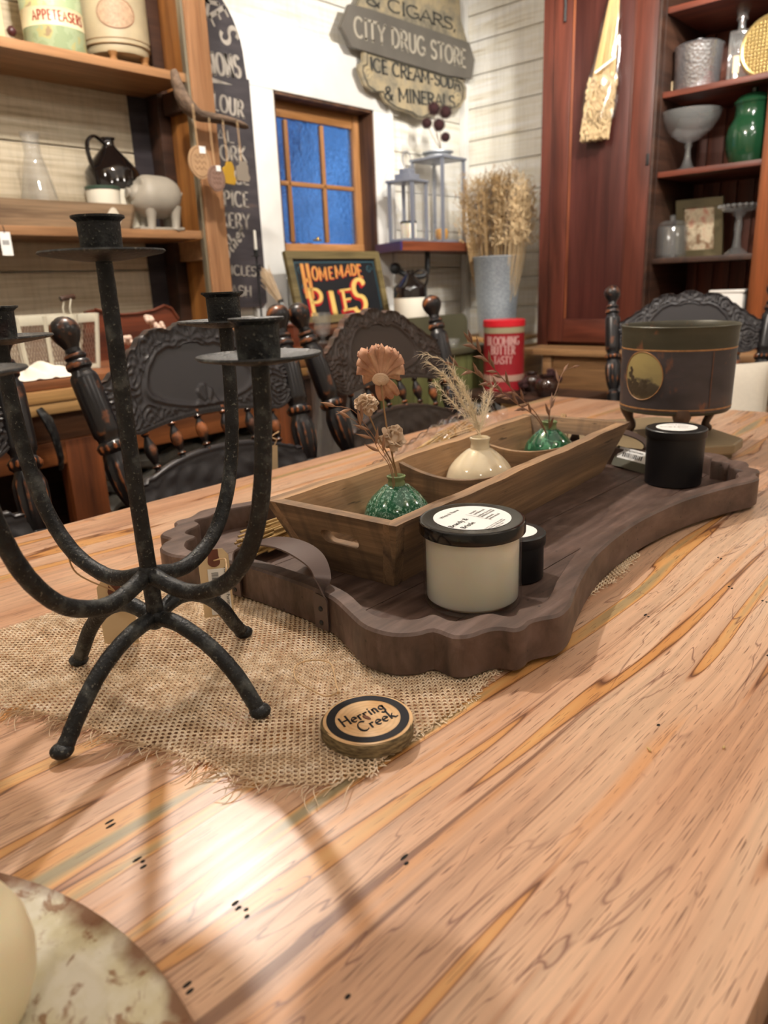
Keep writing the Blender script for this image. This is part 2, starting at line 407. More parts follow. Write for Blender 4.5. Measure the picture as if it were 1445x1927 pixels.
def m_tray():
    m = Mt('dark_stain', '5a463d', .5)
    g = m.noise(m.co((9, 70, 30)), 1, 4, .6, .4)
    c = m.ramp(g, [(.3, '3d2e28'), (.55, '5b4840'), (.8, '75605a')])
    w = m.noise(m.co((30, 30, 30)), 1, 4)
    c = m.mix(m.ramp(w, [(.62, 0.), (.8, .5)]), c, '8a756b')
    c = m.mix(m.ramp(m.n('TexVoronoi', Vector=m.co((55, 55, 55)), Scale=1.), [(.05, .85), (.09, 0.)]), c, '120c0a')
    m.set('Base Color', c); m.set('Roughness', m.ramp(w, [(.3, .4), (.7, .6)])); m.bump(g, .35, .001); return m.m
TRAY = m_tray()
def worn_black(name, base='17161a', worn='9a5c33', rough=.32, amt=.538, hi=.568):
    m = Mt(name, base, rough)
    ge = m.t.nodes.new('ShaderNodeNewGeometry').outputs['Pointiness']
    nn = m.noise(m.co((40, 40, 40)), 1, 4)
    f = m.math('ADD', ge, m.math('MULTIPLY', m.math('SUBTRACT', nn, .5), .13))
    c = m.mix(m.ramp(f, [(amt, 0.), (hi, 1.)]), C(base), worn)
    m.set('Base Color', c); m.set('Roughness', rough); m.bump(nn, .1, .0005); return m.m
CHAIRB = worn_black('black_worn_paint')
CHAIRP = worn_black('pressed_panel_paint', '201d21', '6f4a38', .42, .60, .68)
CHAIRP2 = worn_black('pressed_panel_brown', '30241f', '7f5542', .4, .575, .66)
def m_iron():
    m = Mt('forged_iron', '1f1f22', .48, .55)
    n1 = m.noise(m.co((60, 60, 60)), 1, 5, .6); n2 = m.noise(m.co((420, 420, 420)), 1, 3)
    c = m.ramp(n1, [(.38, '111113'), (.54, '222426'), (.70, '525452')])
    c = m.mix(m.ramp(n2, [(.63, 0.), (.70, .7)]), c, '77756c')
    ru = m.ramp(m.noise(m.co((14, 14, 14)), 1, 3), [(.66, 0.), (.78, .75)])
    c = m.mix(ru, c, '4a2519'); m.set('Base Color', c); m.set('Metallic', .35); m.set('Roughness', m.ramp(n1, [(.3, .38), (.7, .62)]))
    m.bump(m.math('ADD', n1, m.math('MULTIPLY', n2, .4)), .9, .002); return m.m
IRON = m_iron()
def cracks(m, c):
    f = m.noise(m.co((14, 160, 160)), 1, 3, .6); c = m.mix(m.math('MULTIPLY', m.ramp(f, [(.66, 0.), (.72, 1.)]), .8), c, '2c2118')
    g = m.noise(m.co((3, 9, 9), loc=(2, 0, 0)), 1, 3); return m.mix(m.math('MULTIPLY', m.ramp(g, [(.5, 0.), (.7, 1.)]), .5), c, '6a5a4c')
def cracky(m, c):
    f = m.noise(m.co((160, 14, 160)), 1, 3, .6); c = m.mix(m.math('MULTIPLY', m.ramp(f, [(.66, 0.), (.72, 1.)]), .8), c, '2c2118')
    g = m.noise(m.co((6, 50, 2.5), loc=(2, 0, 0)), 1, 3); return m.mix(m.math('MULTIPLY', m.ramp(g, [(.48, 0.), (.66, 1.)]), .6), c, '57483a')
BOXW = wood('grey_barn_wood', 'c09a72', '6b5543', 0, 2.2, .75, .6, extra=cracks)
BOXE = wood('barn_wood_crossgrain', 'ab8a68', '5f4b3a', 1, 2.2, .75, .5, extra=cracky)
BOXT = wood('lit_rough_rim', 'b79a70', '7a603f', 0, 2.4, .8, .4)  # rim tone with the light on it put into the colour; not applied
def m_burlap():
    m = Mt('jute', 'c7a67c', .85); n = m.noise(m.co((90, 90, 90)), 1, 3)
    m.set('Base Color', m.ramp(n, [(.3, 'c6ab8b'), (.55, 'e8d3b6'), (.8, 'fbf0e0')]))
    m.bump(m.noise(m.co((900, 900, 900)), 1, 2), .4, .0006); return m.m
JUTE = m_burlap()
STRING = flat('pale_string', 'c2a27a', .85, bump=.3, bs=900)
KRAFT = flat('manila_card', 'd9c199', .7, var=.08, bs=120)
BROWNPATCH = flat('brown_paper_patch', '6b3d2e', .7)
WHITE = flat('white_paper', 'eeeeec', .5)
INK = flat('black_ink', '151515', .5)
BLACKLID = flat('black_lacquer', '070606', .14)
MATTEBLK = flat('matte_black_glass', '0b0b0f', .42)
def m_wax():
    m = Mt('cream_wax', 'e6dcc2', .45, Subsurface_Weight=.9, Subsurface_Scale=.03)
    m.b.inputs['Subsurface Radius'].default_value = (1, .7, .45)
    m.set('Base Color', m.ramp(m.noise(m.co((20, 20, 8)), 1, 3), [(.3, 'f0e8d2'), (.7, 'f8f2e2')])); return m.m
WAX = m_wax()
JAR = clear_film('jar_glass', .99, .03)
FILM = clear_film('cellophane', .985, .12, 0, .11)
CLEAR = clear_film('clear_glass', .95, .04, .04)
# ================================================================== ROOM SHELL
WY, HX = 2.75, 3.80          # window wall plane, cupboard wall plane
RX0, RY0, CZ = -2.2, -2.1, 2.62
def m_wall():
    m = Mt('whitewashed_boards', 'f0ede6', .62)
    g = m.noise(m.co((2.2, 2.2, 40)), 1, 5, .6, .5); b = m.noise(m.co((1.7, 1.7, 3.2)), 1, 4, .6)
    c = m.ramp(g, [(.26, 'c4b79c'), (.40, 'e6e1d2'), (.7, 'f4f3ef')])
    c = m.mix(m.ramp(b, [(.56, 0.), (.75, .55)]), c, 'cbb98f')
    sw = m.noise(m.co((150, 150, 7), rot=(0, .25, .0)), 1, 3, .5)
    c = m.mix(.28, c, m.ramp(sw, [(.36, .62), (.55, 1.)]), 'MULTIPLY')
    m.set('Base Color', c); m.bump(g, .25, .001); return m.m
def m_wall_grey():
    m = Mt('rough_sawn_grey_boards', 'cfc3ae', .75)
    g = m.noise(m.co((2.0, 2.0, 60)), 1, 5, .6, .4)
    c = m.ramp(g, [(.25, '96866b'), (.5, 'c4b79e'), (.75, 'd6ccb8')])
    sw = m.noise(m.co((60, 60, 9), rot=(0, .9, 0)), 1, 4, .6)
    c = m.mix(.2, c, m.ramp(sw, [(.36, .45), (.56, 1.)]), 'MULTIPLY')
    vo = m.n('TexVoronoi', Vector=m.co((2.0, 2, 6)), Scale=1.)
    c = m.mix(m.ramp(vo, [(.04, .9), (.10, 0.)]), c, '4b3623')
    m.set('Base Color', c); m.bump(m.math('ADD', g, sw), .4, .0015); return m.m
WALL, WALLG = m_wall(), m_wall_grey()
DARKGAP = flat('board_gap', '3d342a', .9)
GREYTRIM = flat('white_casing_paint', 'e6e5e0', .5, bump=.15, bs=60, var=.12)
REVEAL = wood('reveal_brown', '6d4a33', '3d2719', 2, 1.2, .6)
SASH = wood('pine_sash', 'c08a58', '90602f', 2, 1.4, .45, .5)
SASHH = wood('pine_rail', 'c08a58', '90602f', 0, 1.4, .45, .5)
# window opening in the window wall
ox0, ox1, oz0, oz1 = 2.372, 3.015, 1.235, 1.912
def boards_y(name, x0, x1, zs, y, mat, hole=None):
    mb = MB()
    for a, b in zip(zs[:-1], zs[1:]):
        sp = [(x0, x1)]
        if hole and b > hole[2]+.001 and a < hole[3]-.001:
            sp = [(x0, hole[0]), (hole[1], x1)]
            if a < hole[2] < b: mb.box(((hole[0]+hole[1])/2, y+.01, (a+hole[2])/2), (hole[1]-hole[0], .02, hole[2]-a-.004))
            if a < hole[3] < b: mb.box(((hole[0]+hole[1])/2, y+.01, (b+hole[3])/2), (hole[1]-hole[0], .02, b-hole[3]-.004))
        for p, q in sp:
            if q-p > .01: mb.box(((p+q)/2, y+.01, (a+b)/2), (q-p, .02, b-a-.005), bev=.002)
    return mb
zs = [0]
while zs[-1] < CZ: zs.append(min(CZ, zs[-1]+.192))
zs = [z+.02 if 0 < z < CZ else z for z in zs]
mb = boards_y('wall_window', RX0, HX, zs, WY, WALL, (ox0, ox1, oz0, oz1))
mb.box(((RX0+ox0)/2, WY+.09, CZ/2), (ox0-RX0, .14, CZ)); mb.box(((ox1+HX+.15)/2, WY+.09, CZ/2), (HX+.15-ox1, .14, CZ))
mb.box(((ox0+ox1)/2, WY+.09, oz0/2), (ox1-ox0, .14, oz0)); mb.box(((ox0+ox1)/2, WY+.09, (oz1+CZ)/2), (ox1-ox0, .14, CZ-oz1))
struct(mb.build('wall_back', WALL, ang=30))
mb = MB(); z = 0
hz = [0, .16]
while hz[-1] < CZ: hz.append(min(CZ, hz[-1]+(.163 if len(hz) % 4 else .128)))
for a, b in zip(hz[:-1], hz[1:]): mb.box((HX+.01, (RY0+WY)/2, (a+b)/2), (.02, WY-RY0, b-a-.005), bev=.002)
mb.box((HX+.09, (RY0+WY)/2, CZ/2), (.14, WY-RY0+.3, CZ))
struct(mb.build('wall_right', WALL, ang=30))
struct(MB().box((RX0-.06, (RY0+WY)/2, CZ/2), (.12, WY-RY0+.3, CZ)).build('wall_left', WALL, ang=0))
struct(MB().box(((RX0+HX)/2, RY0-.06, CZ/2), (HX-RX0+.3, .12, CZ)).build('wall_front', WALL, ang=0))
mb = MB()
for i in range(34): mb.box(((RX0+HX)/2, RY0+.07+i*.145, -.0175), (HX-RX0, .141, .035), bev=.002)
struct(mb.build('floor', wood('floor_boards', '8a5f3f', '4a2f1e', 0, 1, .5), ang=0))
struct(MB().box(((RX0+HX)/2, (RY0+WY)/2, CZ+.05), (HX-RX0+.3, WY-RY0+.3, .1)).build('ceiling', flat('ceiling_boards', '8f7a5c', .8), ang=0))
# --- corner trim
struct(MB().box((HX-.02, WY-.02, CZ/2), (.04, .04, CZ), bev=.004).build('trim_1', GREYTRIM, ang=30))
# --- window
win = bpy.data.objects.new('window_1', None); COL.objects.link(win); struct(win); win.location = (ox0, WY, oz0)
def wl_(mb_, name, mat, ang=30):
    mb_.v = [(x-ox0, y-WY, z-oz0) for x, y, z in mb_.v]; return mb_.build(name, mat, win, ang=ang)
mb = MB()   # casing boards round the opening
mb.box((ox0-.095, WY-.014, 1.34), (.19, .028, 2*(oz1-1.34)-.001), bev=.004); mb.box(((ox0+ox1)/2, WY-.014, oz1+.125), (ox1-ox0+.4, .028, .25), bev=.004)
mb.box((ox1+.055, WY-.014, 1.41), (.11, .028, 2*(oz1-1.41)-.001), bev=.004); mb.box((ox1+.115, WY-.022, 1.46), (.022, .044, 1.1), bev=.006)
wl_(mb, 'casing', GREYTRIM)
mb = MB(); D = .13
mb.box((ox1-.006, WY+D/2-.02, (oz0+oz1)/2), (.012, D, oz1-oz0)); mb.box((ox0+.006, WY+D/2-.02, (oz0+oz1)/2), (.012, D, oz1-oz0))
mb.box(((ox0+ox1)/2, WY+D/2-.02, oz1-.006), (ox1-ox0, D, .012)); mb.box(((ox0+ox1)/2, WY+D/2-.02, oz0+.006), (ox1-ox0, D, .012))
wl_(mb, 'reveal', REVEAL)
SY = WY+.085
gx0, gx1 = ox0+.055, PY(664, 350, SY).x; gz1 = PY(610, 238, SY).z; gz0 = PY(590, 457, SY).z
m1, m2 = PY(543, 350, SY).x, PY(609, 350, SY).x; gx0 = m1-(m2-m1); mz = PY(600, 351, SY).z
mb = MB()
mb.box(((gx0+ox0)/2, SY, (oz0+oz1)/2), (gx0-ox0, .03, oz1-oz0-.02), bev=.004); mb.box(((gx1+ox1)/2, SY, (oz0+oz1)/2), (ox1-gx1-.01, .03, oz1-oz0-.02), bev=.004)
for mx_ in (m1, m2): mb.box((mx_, SY, (gz0+gz1)/2), (.022, .024, gz1-gz0), bev=.006)
wl_(mb, 'sash_stile', SASH)
mb = MB(); mb.box(((gx0+gx1)/2, SY, (gz1+oz1)/2), (gx1-gx0, .028, oz1-gz1-.01), bev=.004); mb.box(((gx0+gx1)/2, SY, (gz0+oz0)/2), (gx1-gx0+.1, .034, gz0-oz0-.01), bev=.004)
mb.box(((gx0+gx1)/2, SY, mz), (gx1-gx0, .024, .022), bev=.006)
wl_(mb, 'sash_rail', SASHH)
WG = Mt('old_wavy_glass'); t_ = WG.t; out = t_.nodes['Material Output']
gl = t_.nodes.new('ShaderNodeBsdfGlossy'); gl.inputs['Roughness'].default_value = .08; tr = t_.nodes.new('ShaderNodeBsdfTransparent')
rf = t_.nodes.new('ShaderNodeBsdfRefraction'); rf.inputs['IOR'].default_value = 1.12; rf.inputs['Roughness'].default_value = .12
bp = WG.n('Bump', Height=WG.noise(WG.co((18, 18, 18)), 1, 4), Strength=.8, Distance=.02)
t_.links.new(bp, rf.inputs['Normal']); t_.links.new(bp, gl.inputs['Normal'])
mx = t_.nodes.new('ShaderNodeMixShader'); mx.inputs[0].default_value = .06
t_.links.new(rf.outputs[0], mx.inputs[1]); t_.links.new(gl.outputs[0], mx.inputs[2]); t_.links.new(mx.outputs[0], out.inputs[0])
wl_(MB().box(((gx0+gx1)/2, SY, (gz0+gz1)/2), (gx1-gx0, .004, gz1-gz0)), 'pane', WG.m, 0)
mb = MB(); lk = PY(597, 452, SY-.03); mb.box((lk.x, lk.y, lk.z), (.05, .012, .008), bev=.002); mb.lathe([(.001, 0), (.009, 0), (.007, .014), (.001, .015)], 12, (lk.x, lk.y-.004, lk.z)); wl_(mb, 'latch', flat('brass_latch', 'a08648', .35, .9))
# trees outside at dusk
BARK = flat('winter_bark', '1c2a48', .9)
for i, (x, y, lean) in enumerate(((4.6, 6.2, .4), (8.0, 7.4, -.4), (6.0, 11.0, .2))):
    r_ = random.Random(20+i); mb = MB()
    def branch(p, d, L, r, k):
        q = p; pts = [p]
        for s_ in range(6):
            d = (d+Vector((r_.uniform(-.25, .25), r_.uniform(-.25, .25), r_.uniform(-.12, .18)))).normalized(); q = q+d*L/6; pts.append(q)
        mb.tube(pts, [r*(1-.7*j/6) for j in range(7)], 5)
        if k:
            for s_ in range(5):
                dd = (d+Vector((r_.uniform(-1, 1), r_.uniform(-1, 1), r_.uniform(-.2, .7)))).normalized(); branch(pts[r_.randint(2, 6)], dd, L*.6, r*.45, k-1)
    branch(Vector((x, y, -.5)), Vector((lean*.3, 0, 1)), 3.6, .07, 3)
    tag(mb.build('bare_tree', BARK, loc=(x, y, -.5)), ['leaning bare tree outside the blue dusk window', 'thin bare tree beyond the right panes of the window', 'farthest bare tree behind the two others outside'][i], 'tree', 'bare trees outside the window')
# ================================================================== TABLE
TX0, TX1, TY0, TY1 = -.75, 1.935, .055, 1.088
tb = thing('dining_table', 'long spalted maple dining table with amber streaks', 'table', ((TX0+TX1)/2, (TY0+TY1)/2, 0))
mb = MB().box((0, 0, .74), (TX1-TX0, TY1-TY0, .04), bev=.004); mb.build('tabletop', TABLE, tb, 30)
LEGM = wood('table_leg_stain', '3a2619', '1f140d', 2, 1.2, .45)
for sx in (-1, 1):
    for sy in (-1, 1):
        pr = [(.035, 0), (.03, .03), (.045, .1), (.03, .16), (.05, .28), (.055, .42), (.035, .52), (.05, .56), (.05, .6)]
        mb = MB().lathe(pr, 20, (sx*1.2, sy*.42, 0)); mb.box((sx*1.2, sy*.42, .66), (.1, .1, .119), bev=.004); mb.build('leg', LEGM, tb)
mb = MB()
for sy in (-1, 1): mb.box((0, sy*.44, .67), (2.3, .025, .095), bev=.002)
for sx in (-1, 1): mb.box((sx*1.22, 0, .67), (.025, .86, .095), bev=.002)
mb.build('apron', LEGM, tb)
HOLE = flat('worm_hole', '14100c', .9)
mb = MB()
for px, py, n in ((448, 1709, 4), (262, 1620, 3), (756, 1617, 2), (648, 1871, 1), (203, 1548, 2), (1234, 1362, 1), (1213, 1158, 2), (1370, 1105, 2), (1434, 1131, 2), (347, 1857, 2), (1440, 1232, 1), (1350, 1050, 2)):
    c = T(px, py, .7601)-Vector(tb.location)
    for k in range(n):
        a = Vector((rnd.uniform(-.001, .001)+ (k % 2)*.002, (k-n/2)*.0042, 0)); L = rnd.uniform(.0003, .0026) if n > 1 else .0008
        mb.add([(c.x+a.x+(L+.0011)*cos(t), c.y+a.y+.0012*sin(t), c.z) for t in [2*pi*j/10 for j in range(10)]], [tuple(range(10))])
mb.build('worm_hole', HOLE, tb, 0)['kind'] = 'stuff'
# ================================================================== BURLAP
def end_x(y):
    P = [(.300, .322), (.327, .283), (.364, .258), (.408, .247), (.451, .235), (.522, .216), (.585, .197), (.65, .163), (.72, .13), (.80, .10)]
    if y <= P[0][0]: return P[0][1]
    for a, b in zip(P[:-1], P[1:]):
        if y <= b[0]: return a[1]+(b[1]-a[1])*(y-a[0])/(b[0]-a[0])
    return P[-1][1]
def side_y(x): return .3085+max(0, x-.3)*.055+.003*sin(x*40)
def top_y(x): return .772-.02*(x-.2)+.002*sin(x*33)
def bz(x, y): return .7612+.0014*(sin(x*31+y*13)+sin(y*41-x*17))*.5+.0012
PI_ = .0035; rb = random.Random(3); mb = MB(); vs, fs = mb.v, mb.f
def thread(pts, r=.00078, seg=4):
    mb.tube(pts, r, seg, cap=False)
tr_in = lambda x, y: (.47 < x and .36 < y < .78)                      # under the tray: not worked thread by thread
NX = int(.75/PI_); NY = int(.50/PI_)
for j in range(NY):                                                    # threads along x
    y = .30+j*PI_; jit = rb.uniform(-.0003, .0003); run = []; ph = j*.06
    for i in range(NX*2):
        x = .09+i*PI_/2
        yy = y+jit+.0022*sin(x*19+ph)
        if x > end_x(yy) and side_y(x) < yy < top_y(x) and not tr_in(x, yy):
            s_ = 0 if i % 2 else (1 if ((i//2)+j) % 2 else -1)
            run.append((x, yy, bz(x, yy)+s_*.0009))
        else:
            if len(run) > 3: thread(run)
            run = []
    if len(run) > 3: thread(run)
for i in range(NX):                                                    # threads along y
    x = .09+(i)*PI_; jit = rb.uniform(-.0003, .0003); run = []; ph = i*.05
    for j in range(NY*2):
        y = .30+j*PI_/2
        xx = x+jit+.0026*sin(y*17+ph)
        if xx > end_x(y)+.003 and side_y(xx) < y < top_y(xx) and not tr_in(xx, y):
            s_ = 0 if j % 2 else (-1 if (i+(j//2)) % 2 else 1)
            run.append((xx, y, bz(xx, y)+s_*.0009))
        else:
            if len(run) > 3: thread(run)
            run = []
    if len(run) > 3: thread(run)
bur = thing('burlap_runner', 'open weave tan burlap runner with frayed end under the candelabra', 'table runner', (.4, .5, .76))
mb.v = [(x-.4, y-.5, z-.76) for x, y, z in mb.v]; mb.build('weave', JUTE, bur, ang=0)
mb = MB()
mb.add([(.475-.4, .365-.5, .0008), (1.15-.4, .375-.5, .0008), (1.15-.4, .76-.5, .0008), (.475-.4, .765-.5, .0008)], [(0, 1, 2, 3)]); mb.build('backing', JUTE, bur, ang=0)
mb = MB()
for k in range(300):
    y = .312+rb.random()**.9*.45; x = end_x(y)+rb.uniform(-.002, .006); L = rb.uniform(.006, .026)*(1.5 if rb.random() < .12 else 1)
    a = rb.uniform(-.9, .9)+pi; z0 = bz(x, y); pts = []
    cu = rb.uniform(-60, 60); q = Vector((x, y, z0)); up = rb.uniform(0, .35)
    for s_ in range(7):
        pts.append(tuple(q-Vector((.4, .5, .76)))); q = q+Vector((cos(a), sin(a), 0))*L/6; a += cu*L/6
        q.z = max(.7608, z0+up*L*sin(s_/6*pi)*.8-(z0-.761)*s_/6)
    mb.tube(pts, [.0006*(1-.5*i/6) for i in range(7)], 3, cap=False)
for k in range(150):
    x = .31+rb.random()*.5; y = side_y(x); a = -pi/2+rb.uniform(-1.2, 1.2); q = Vector((x, y, bz(x, y)-.0005)); L = rb.uniform(.002, .006); pts = []
    for s_ in range(4): pts.append(tuple(q-Vector((.4, .5, .76)))); q = q+Vector((cos(a), sin(a), 0))*L/3; a += rb.uniform(-.5, .5)
    mb.tube(pts, .0004, 3, cap=False)
fr = mb.build('fringe', JUTE, bur, ang=0); fr['kind'] = 'stuff'
# ================================================================== TRAY
TC = Vector((.83, .565))
qo = [(-.378, 0), (-.379, -.05), (-.384, -.085), (-.399, -.122), (-.410, -.152), (-.407, -.180), (-.393, -.1965), (-.3785, -.2035), (-.3785, -.2240), (-.369, -.2345), (-.351, -.2400), (-.3415, -.2470), (-.3370, -.2585), (-.327, -.2620), (-.3150, -.2605), (-.303, -.2650), (-.287, -.2735), (-.262, -.2705), (-.231, -.2590), (-.2, -.2490), (-.165, -.239), (-.12, -.229), (-.06, -.222), (0, -.219)]
qi = [(-.358, 0), (-.359, -.05), (-.366, -.09), (-.381, -.125), (-.387, -.145), (-.383, -.163), (-.370, -.178), (-.3535, -.184), (-.3545, -.204), (-.346, -.2125), (-.330, -.2175), (-.3205, -.2250), (-.317, -.2395), (-.309, -.2420), (-.300, -.2385), (-.288, -.2420), (-.275, -.2475), (-.258, -.2455), (-.225, -.2340), (-.196, -.2250), (-.16, -.215), (-.12, -.206), (-.06, -.199), (0, -.196)]
def sym(q):
    a = [(x, y) for x, y in q]; b = [(-x, y) for x, y in reversed(q[:-1])]; l = a+b
    t = [(x, -y) for x, y in reversed(l[1:-1])]; return l+t
Oo, Oi = sym(qo), sym(qi)
def smooth_loop(l, n=3): return [(p.x, p.y) for p in bezc([(x, y, 0) for x, y in l], n)]
Oo, Oi = smooth_loop(Oo), smooth_loop(Oi)
tray = thing('serving_tray', 'large dark brown wooden tray with scalloped raised edge', 'tray', (TC.x, TC.y, .764))
z0, z1 = 0, .041; n = len(Oo); mb = MB(); V = []; F = []
ch = .0025
def inset(l, d):
    out = []
    for i in range(len(l)):
        a, b = l[i-1], l[(i+1) % len(l)]; t = math.hypot(b[0]-a[0], b[1]-a[1]) or 1
        out.append((l[i][0]-(b[1]-a[1])/t*d, l[i][1]+(b[0]-a[0])/t*d))
    return out
loops = [[(x, y, z0+.0) for x, y in inset(Oo, ch)], [(x, y, z0+ch) for x, y in Oo], [(x, y, z1-ch) for x, y in Oo], [(x, y, z1) for x, y in inset(Oo, ch)], [(x, y, z1) for x, y in inset(Oi, -ch*.7)], [(x, y, z1-ch) for x, y in Oi], [(x, y, .008) for x, y in Oi]]
for l in loops: V += l
for k in range(len(loops)-1):
    for i in range(n): j = (i+1) % n; F.append((k*n+i, k*n+j, (k+1)*n+j, (k+1)*n+i))
mb.add(V, F); mb.build('rim', TRAY, tray, 40)
mb = MB()
inn = inset(Oi, -.004)
ys = [-.25, -.172, -.085, .003, .09, .17, .25]
def clip(poly, y0, y1):
    def cut(pl, f, yv):
        out = []
        for i in range(len(pl)):
            a, b = pl[i-1], pl[i]; fa, fb = f(a), f(b)
            if fa != fb: t = (yv-a[1])/(b[1]-a[1]); out.append((a[0]+(b[0]-a[0])*t, yv))
            if fb: out.append(b)
        return out
    return cut(cut(poly, lambda p: p[1] >= y0, y0), lambda p: p[1] <= y1, y1)
for a, b in zip(ys[:-1], ys[1:]):
    pl = clip(inn, a+.0006, b-.0006)
    if len(pl) > 2: mb.prism(pl, .011, lambda x, y, z: (x, y, z+.0006))
mb.build('base_board', TRAY, tray, 0)
HAND = flat('brown_painted_strap', '5e4f4b', .38, .3, bump=.1, bs=80, var=.1)
def strap(s):
    # arched metal strap screwed on the outside of the short rim
    h = .066; yy = .069; pts = []
    for i in range(9): pts.append((-.3815-.0035, -yy, .004+i*.0045))
    h = .052; yy_ = yy
    arcp = [(-.384+.0155*sin(pi*t)*.0+.020*sin(pi*t), -yy*cos(pi*t), .040+h*.62*sin(pi*t)**.75) for t in [k/28 for k in range(29)]]
    path = pts+arcp+[(p[0], yy, p[2]) for p in reversed(pts)]
    mbx = MB(); base = []
    for i, p in enumerate(path):
        q0 = Vector(path[max(i-1, 0)]); q1 = Vector(path[min(i+1, len(path)-1)]); t = (q1-q0).normalized()
        w = Vector((1, 0, 0)) if 9 <= i < len(path)-9 else Vector((0, 1, 0))
        k = min(max((i-7)/5, 0), 1)*min(max((len(path)-8-i)/5, 0), 1)
        wd = (Vector((0, 1, 0))*(1-k)+Vector((1, 0, 0))*k*(1)); wd = (wd-t*wd.dot(t)).normalized(); nn = t.cross(wd).normalized()
        hw = .0095+.006*math.exp(-((i-len(path)/2)/8)**4)
        base.append([Vector(p)+wd*hw+nn*.0009, Vector(p)-wd*hw+nn*.0009, Vector(p)-wd*hw-nn*.0009, Vector(p)+wd*hw-nn*.0009])
    vs_ = [(s*v.x, v.y, v.z) for r_ in base for v in r_]; fs_ = []
    for i in range(len(base)-1):
        for k in range(4): fs_.append((i*4+k, i*4+(k+1) % 4, (i+1)*4+(k+1) % 4, (i+1)*4+k))
    mbx.add(vs_, fs_); hd = mbx.build('handle', HAND, tray, 50, fixn=True)
    for sy in (-1, 1):
        for z in (.011, .026):
            MB().ball((s*(-.3862), sy*yy, z), .0028, 10, 6, (.5, 1, 1)).build('screw', INK, hd)
strap(1); strap(-1)
TZ = .776                                                              # tray floor
# ================================================================== TROUGH BOX
bx = thing('divided_wooden_trough', 'long weathered wooden trough with three compartments and slot handle', 'wooden box', (.554, .497, TZ), rad(4.0))
# local: u along length, v across; bottom outline (0..L, 0..Wd) flaring to the top
Lb, Wb, Hb, fu, fv, th = .575, .128, .083, .033, .031, .015
def side(v0, sgn, nm, mat):
    # long board leaning outwards, top edge worn wavy
    N = 40; V = []; F = []
    for i in range(N+1):
        t = i/N; xb = t*Lb; xt = -fu+t*(Lb+2*fu); wv = .0008*sin(t*17)+.0004*sin(t*47+1)
        b = (xb, v0, 0); tp = (xt, v0+sgn*fv, Hb+wv); V += [b, tp, (xt, tp[1]-sgn*(th+.002), Hb+wv-.0006), (xb+.0, v0-sgn*th, 0)]
    for i in range(N):
        for k in range(4): F.append((i*4+k, i*4+(k+1) % 4, (i+1)*4+(k+1) % 4, (i+1)*4+k))
    F += [(0, 1, 2, 3), (N*4+3, N*4+2, N*4+1, N*4)]
    mbx = MB(); mbx.add(V, F); return mbx.build(nm, mat, bx, 30, fixn=True)
side(0, -1, 'long_side', BOXW); side(Wb, 1, 'long_side', BOXW)
def endb(x0, sgn):
    # slot-handled end board, flares with the sides
    o = [(0, 0), (Wb, 0), (Wb+fv, Hb), (-fv, Hb)]
    cx, cy, hw, hh = Wb/2-.006, .050, .027, .0085
    hole = [(cx+hw*(1 if abs(a) < 90 or a > 270 else -1)*.0+(hw-hh)*(1 if cos(rad(a)) > 0 else -1)+hh*cos(rad(a)), cy+hh*sin(rad(a))) for a in range(5, 360, 18)]
    mbx = MB(); mbx.prism(o, th, lambda x, y, z: (x0-sgn*0+sgn*(fu*y/Hb)+(-sgn)*z, x, y), [list(reversed(hole))]); return mbx.build('end_board', BOXE, bx, 30, fixn=True)
endb(0, -1); endb(Lb, 1)
MB().box((Lb/2, Wb/2, .005), (Lb-.02, Wb-.02, .0096)).build('floor_board', BOXW, bx, 0)
for k, (xx) in enumerate((.205, .395)):
    N = 16; V = []; F = []
    for i in range(N+1):
        t = i/N; hy = .066+.010*abs(2*t-1)**2-.004*sin(pi*t); yb = .012+t*(Wb-.024); yt = -fv*.78+.012+t*(Wb+2*fv*.78-.024)
        V += [(xx-.004, yb, .01), (xx-.004, yt, hy+.004), (xx+.004, yt, hy+.004), (xx+.004, yb, .01)]
    for i in range(N):
        for q in range(4): F.append((i*4+q, i*4+(q+1) % 4, (i+1)*4+(q+1) % 4, (i+1)*4+q))
    F += [(0, 1, 2, 3), (N*4+3, N*4+2, N*4+1, N*4)]
    MB().add(V, F).build('divider', BOXE, bx, 30, fixn=True)
mb = MB()
for k in range(3): 
    mb.tube(bez([(Lb+.008, .075+k*.004, .04), (Lb+.018, .078+k*.003, .07), (Lb+.03, .082+k*.003, .0875), (Lb+.045, .085, .07), (Lb+.048, .084, .04)], 6), .0011, 5)
mb.build('twine', STRING, bx)
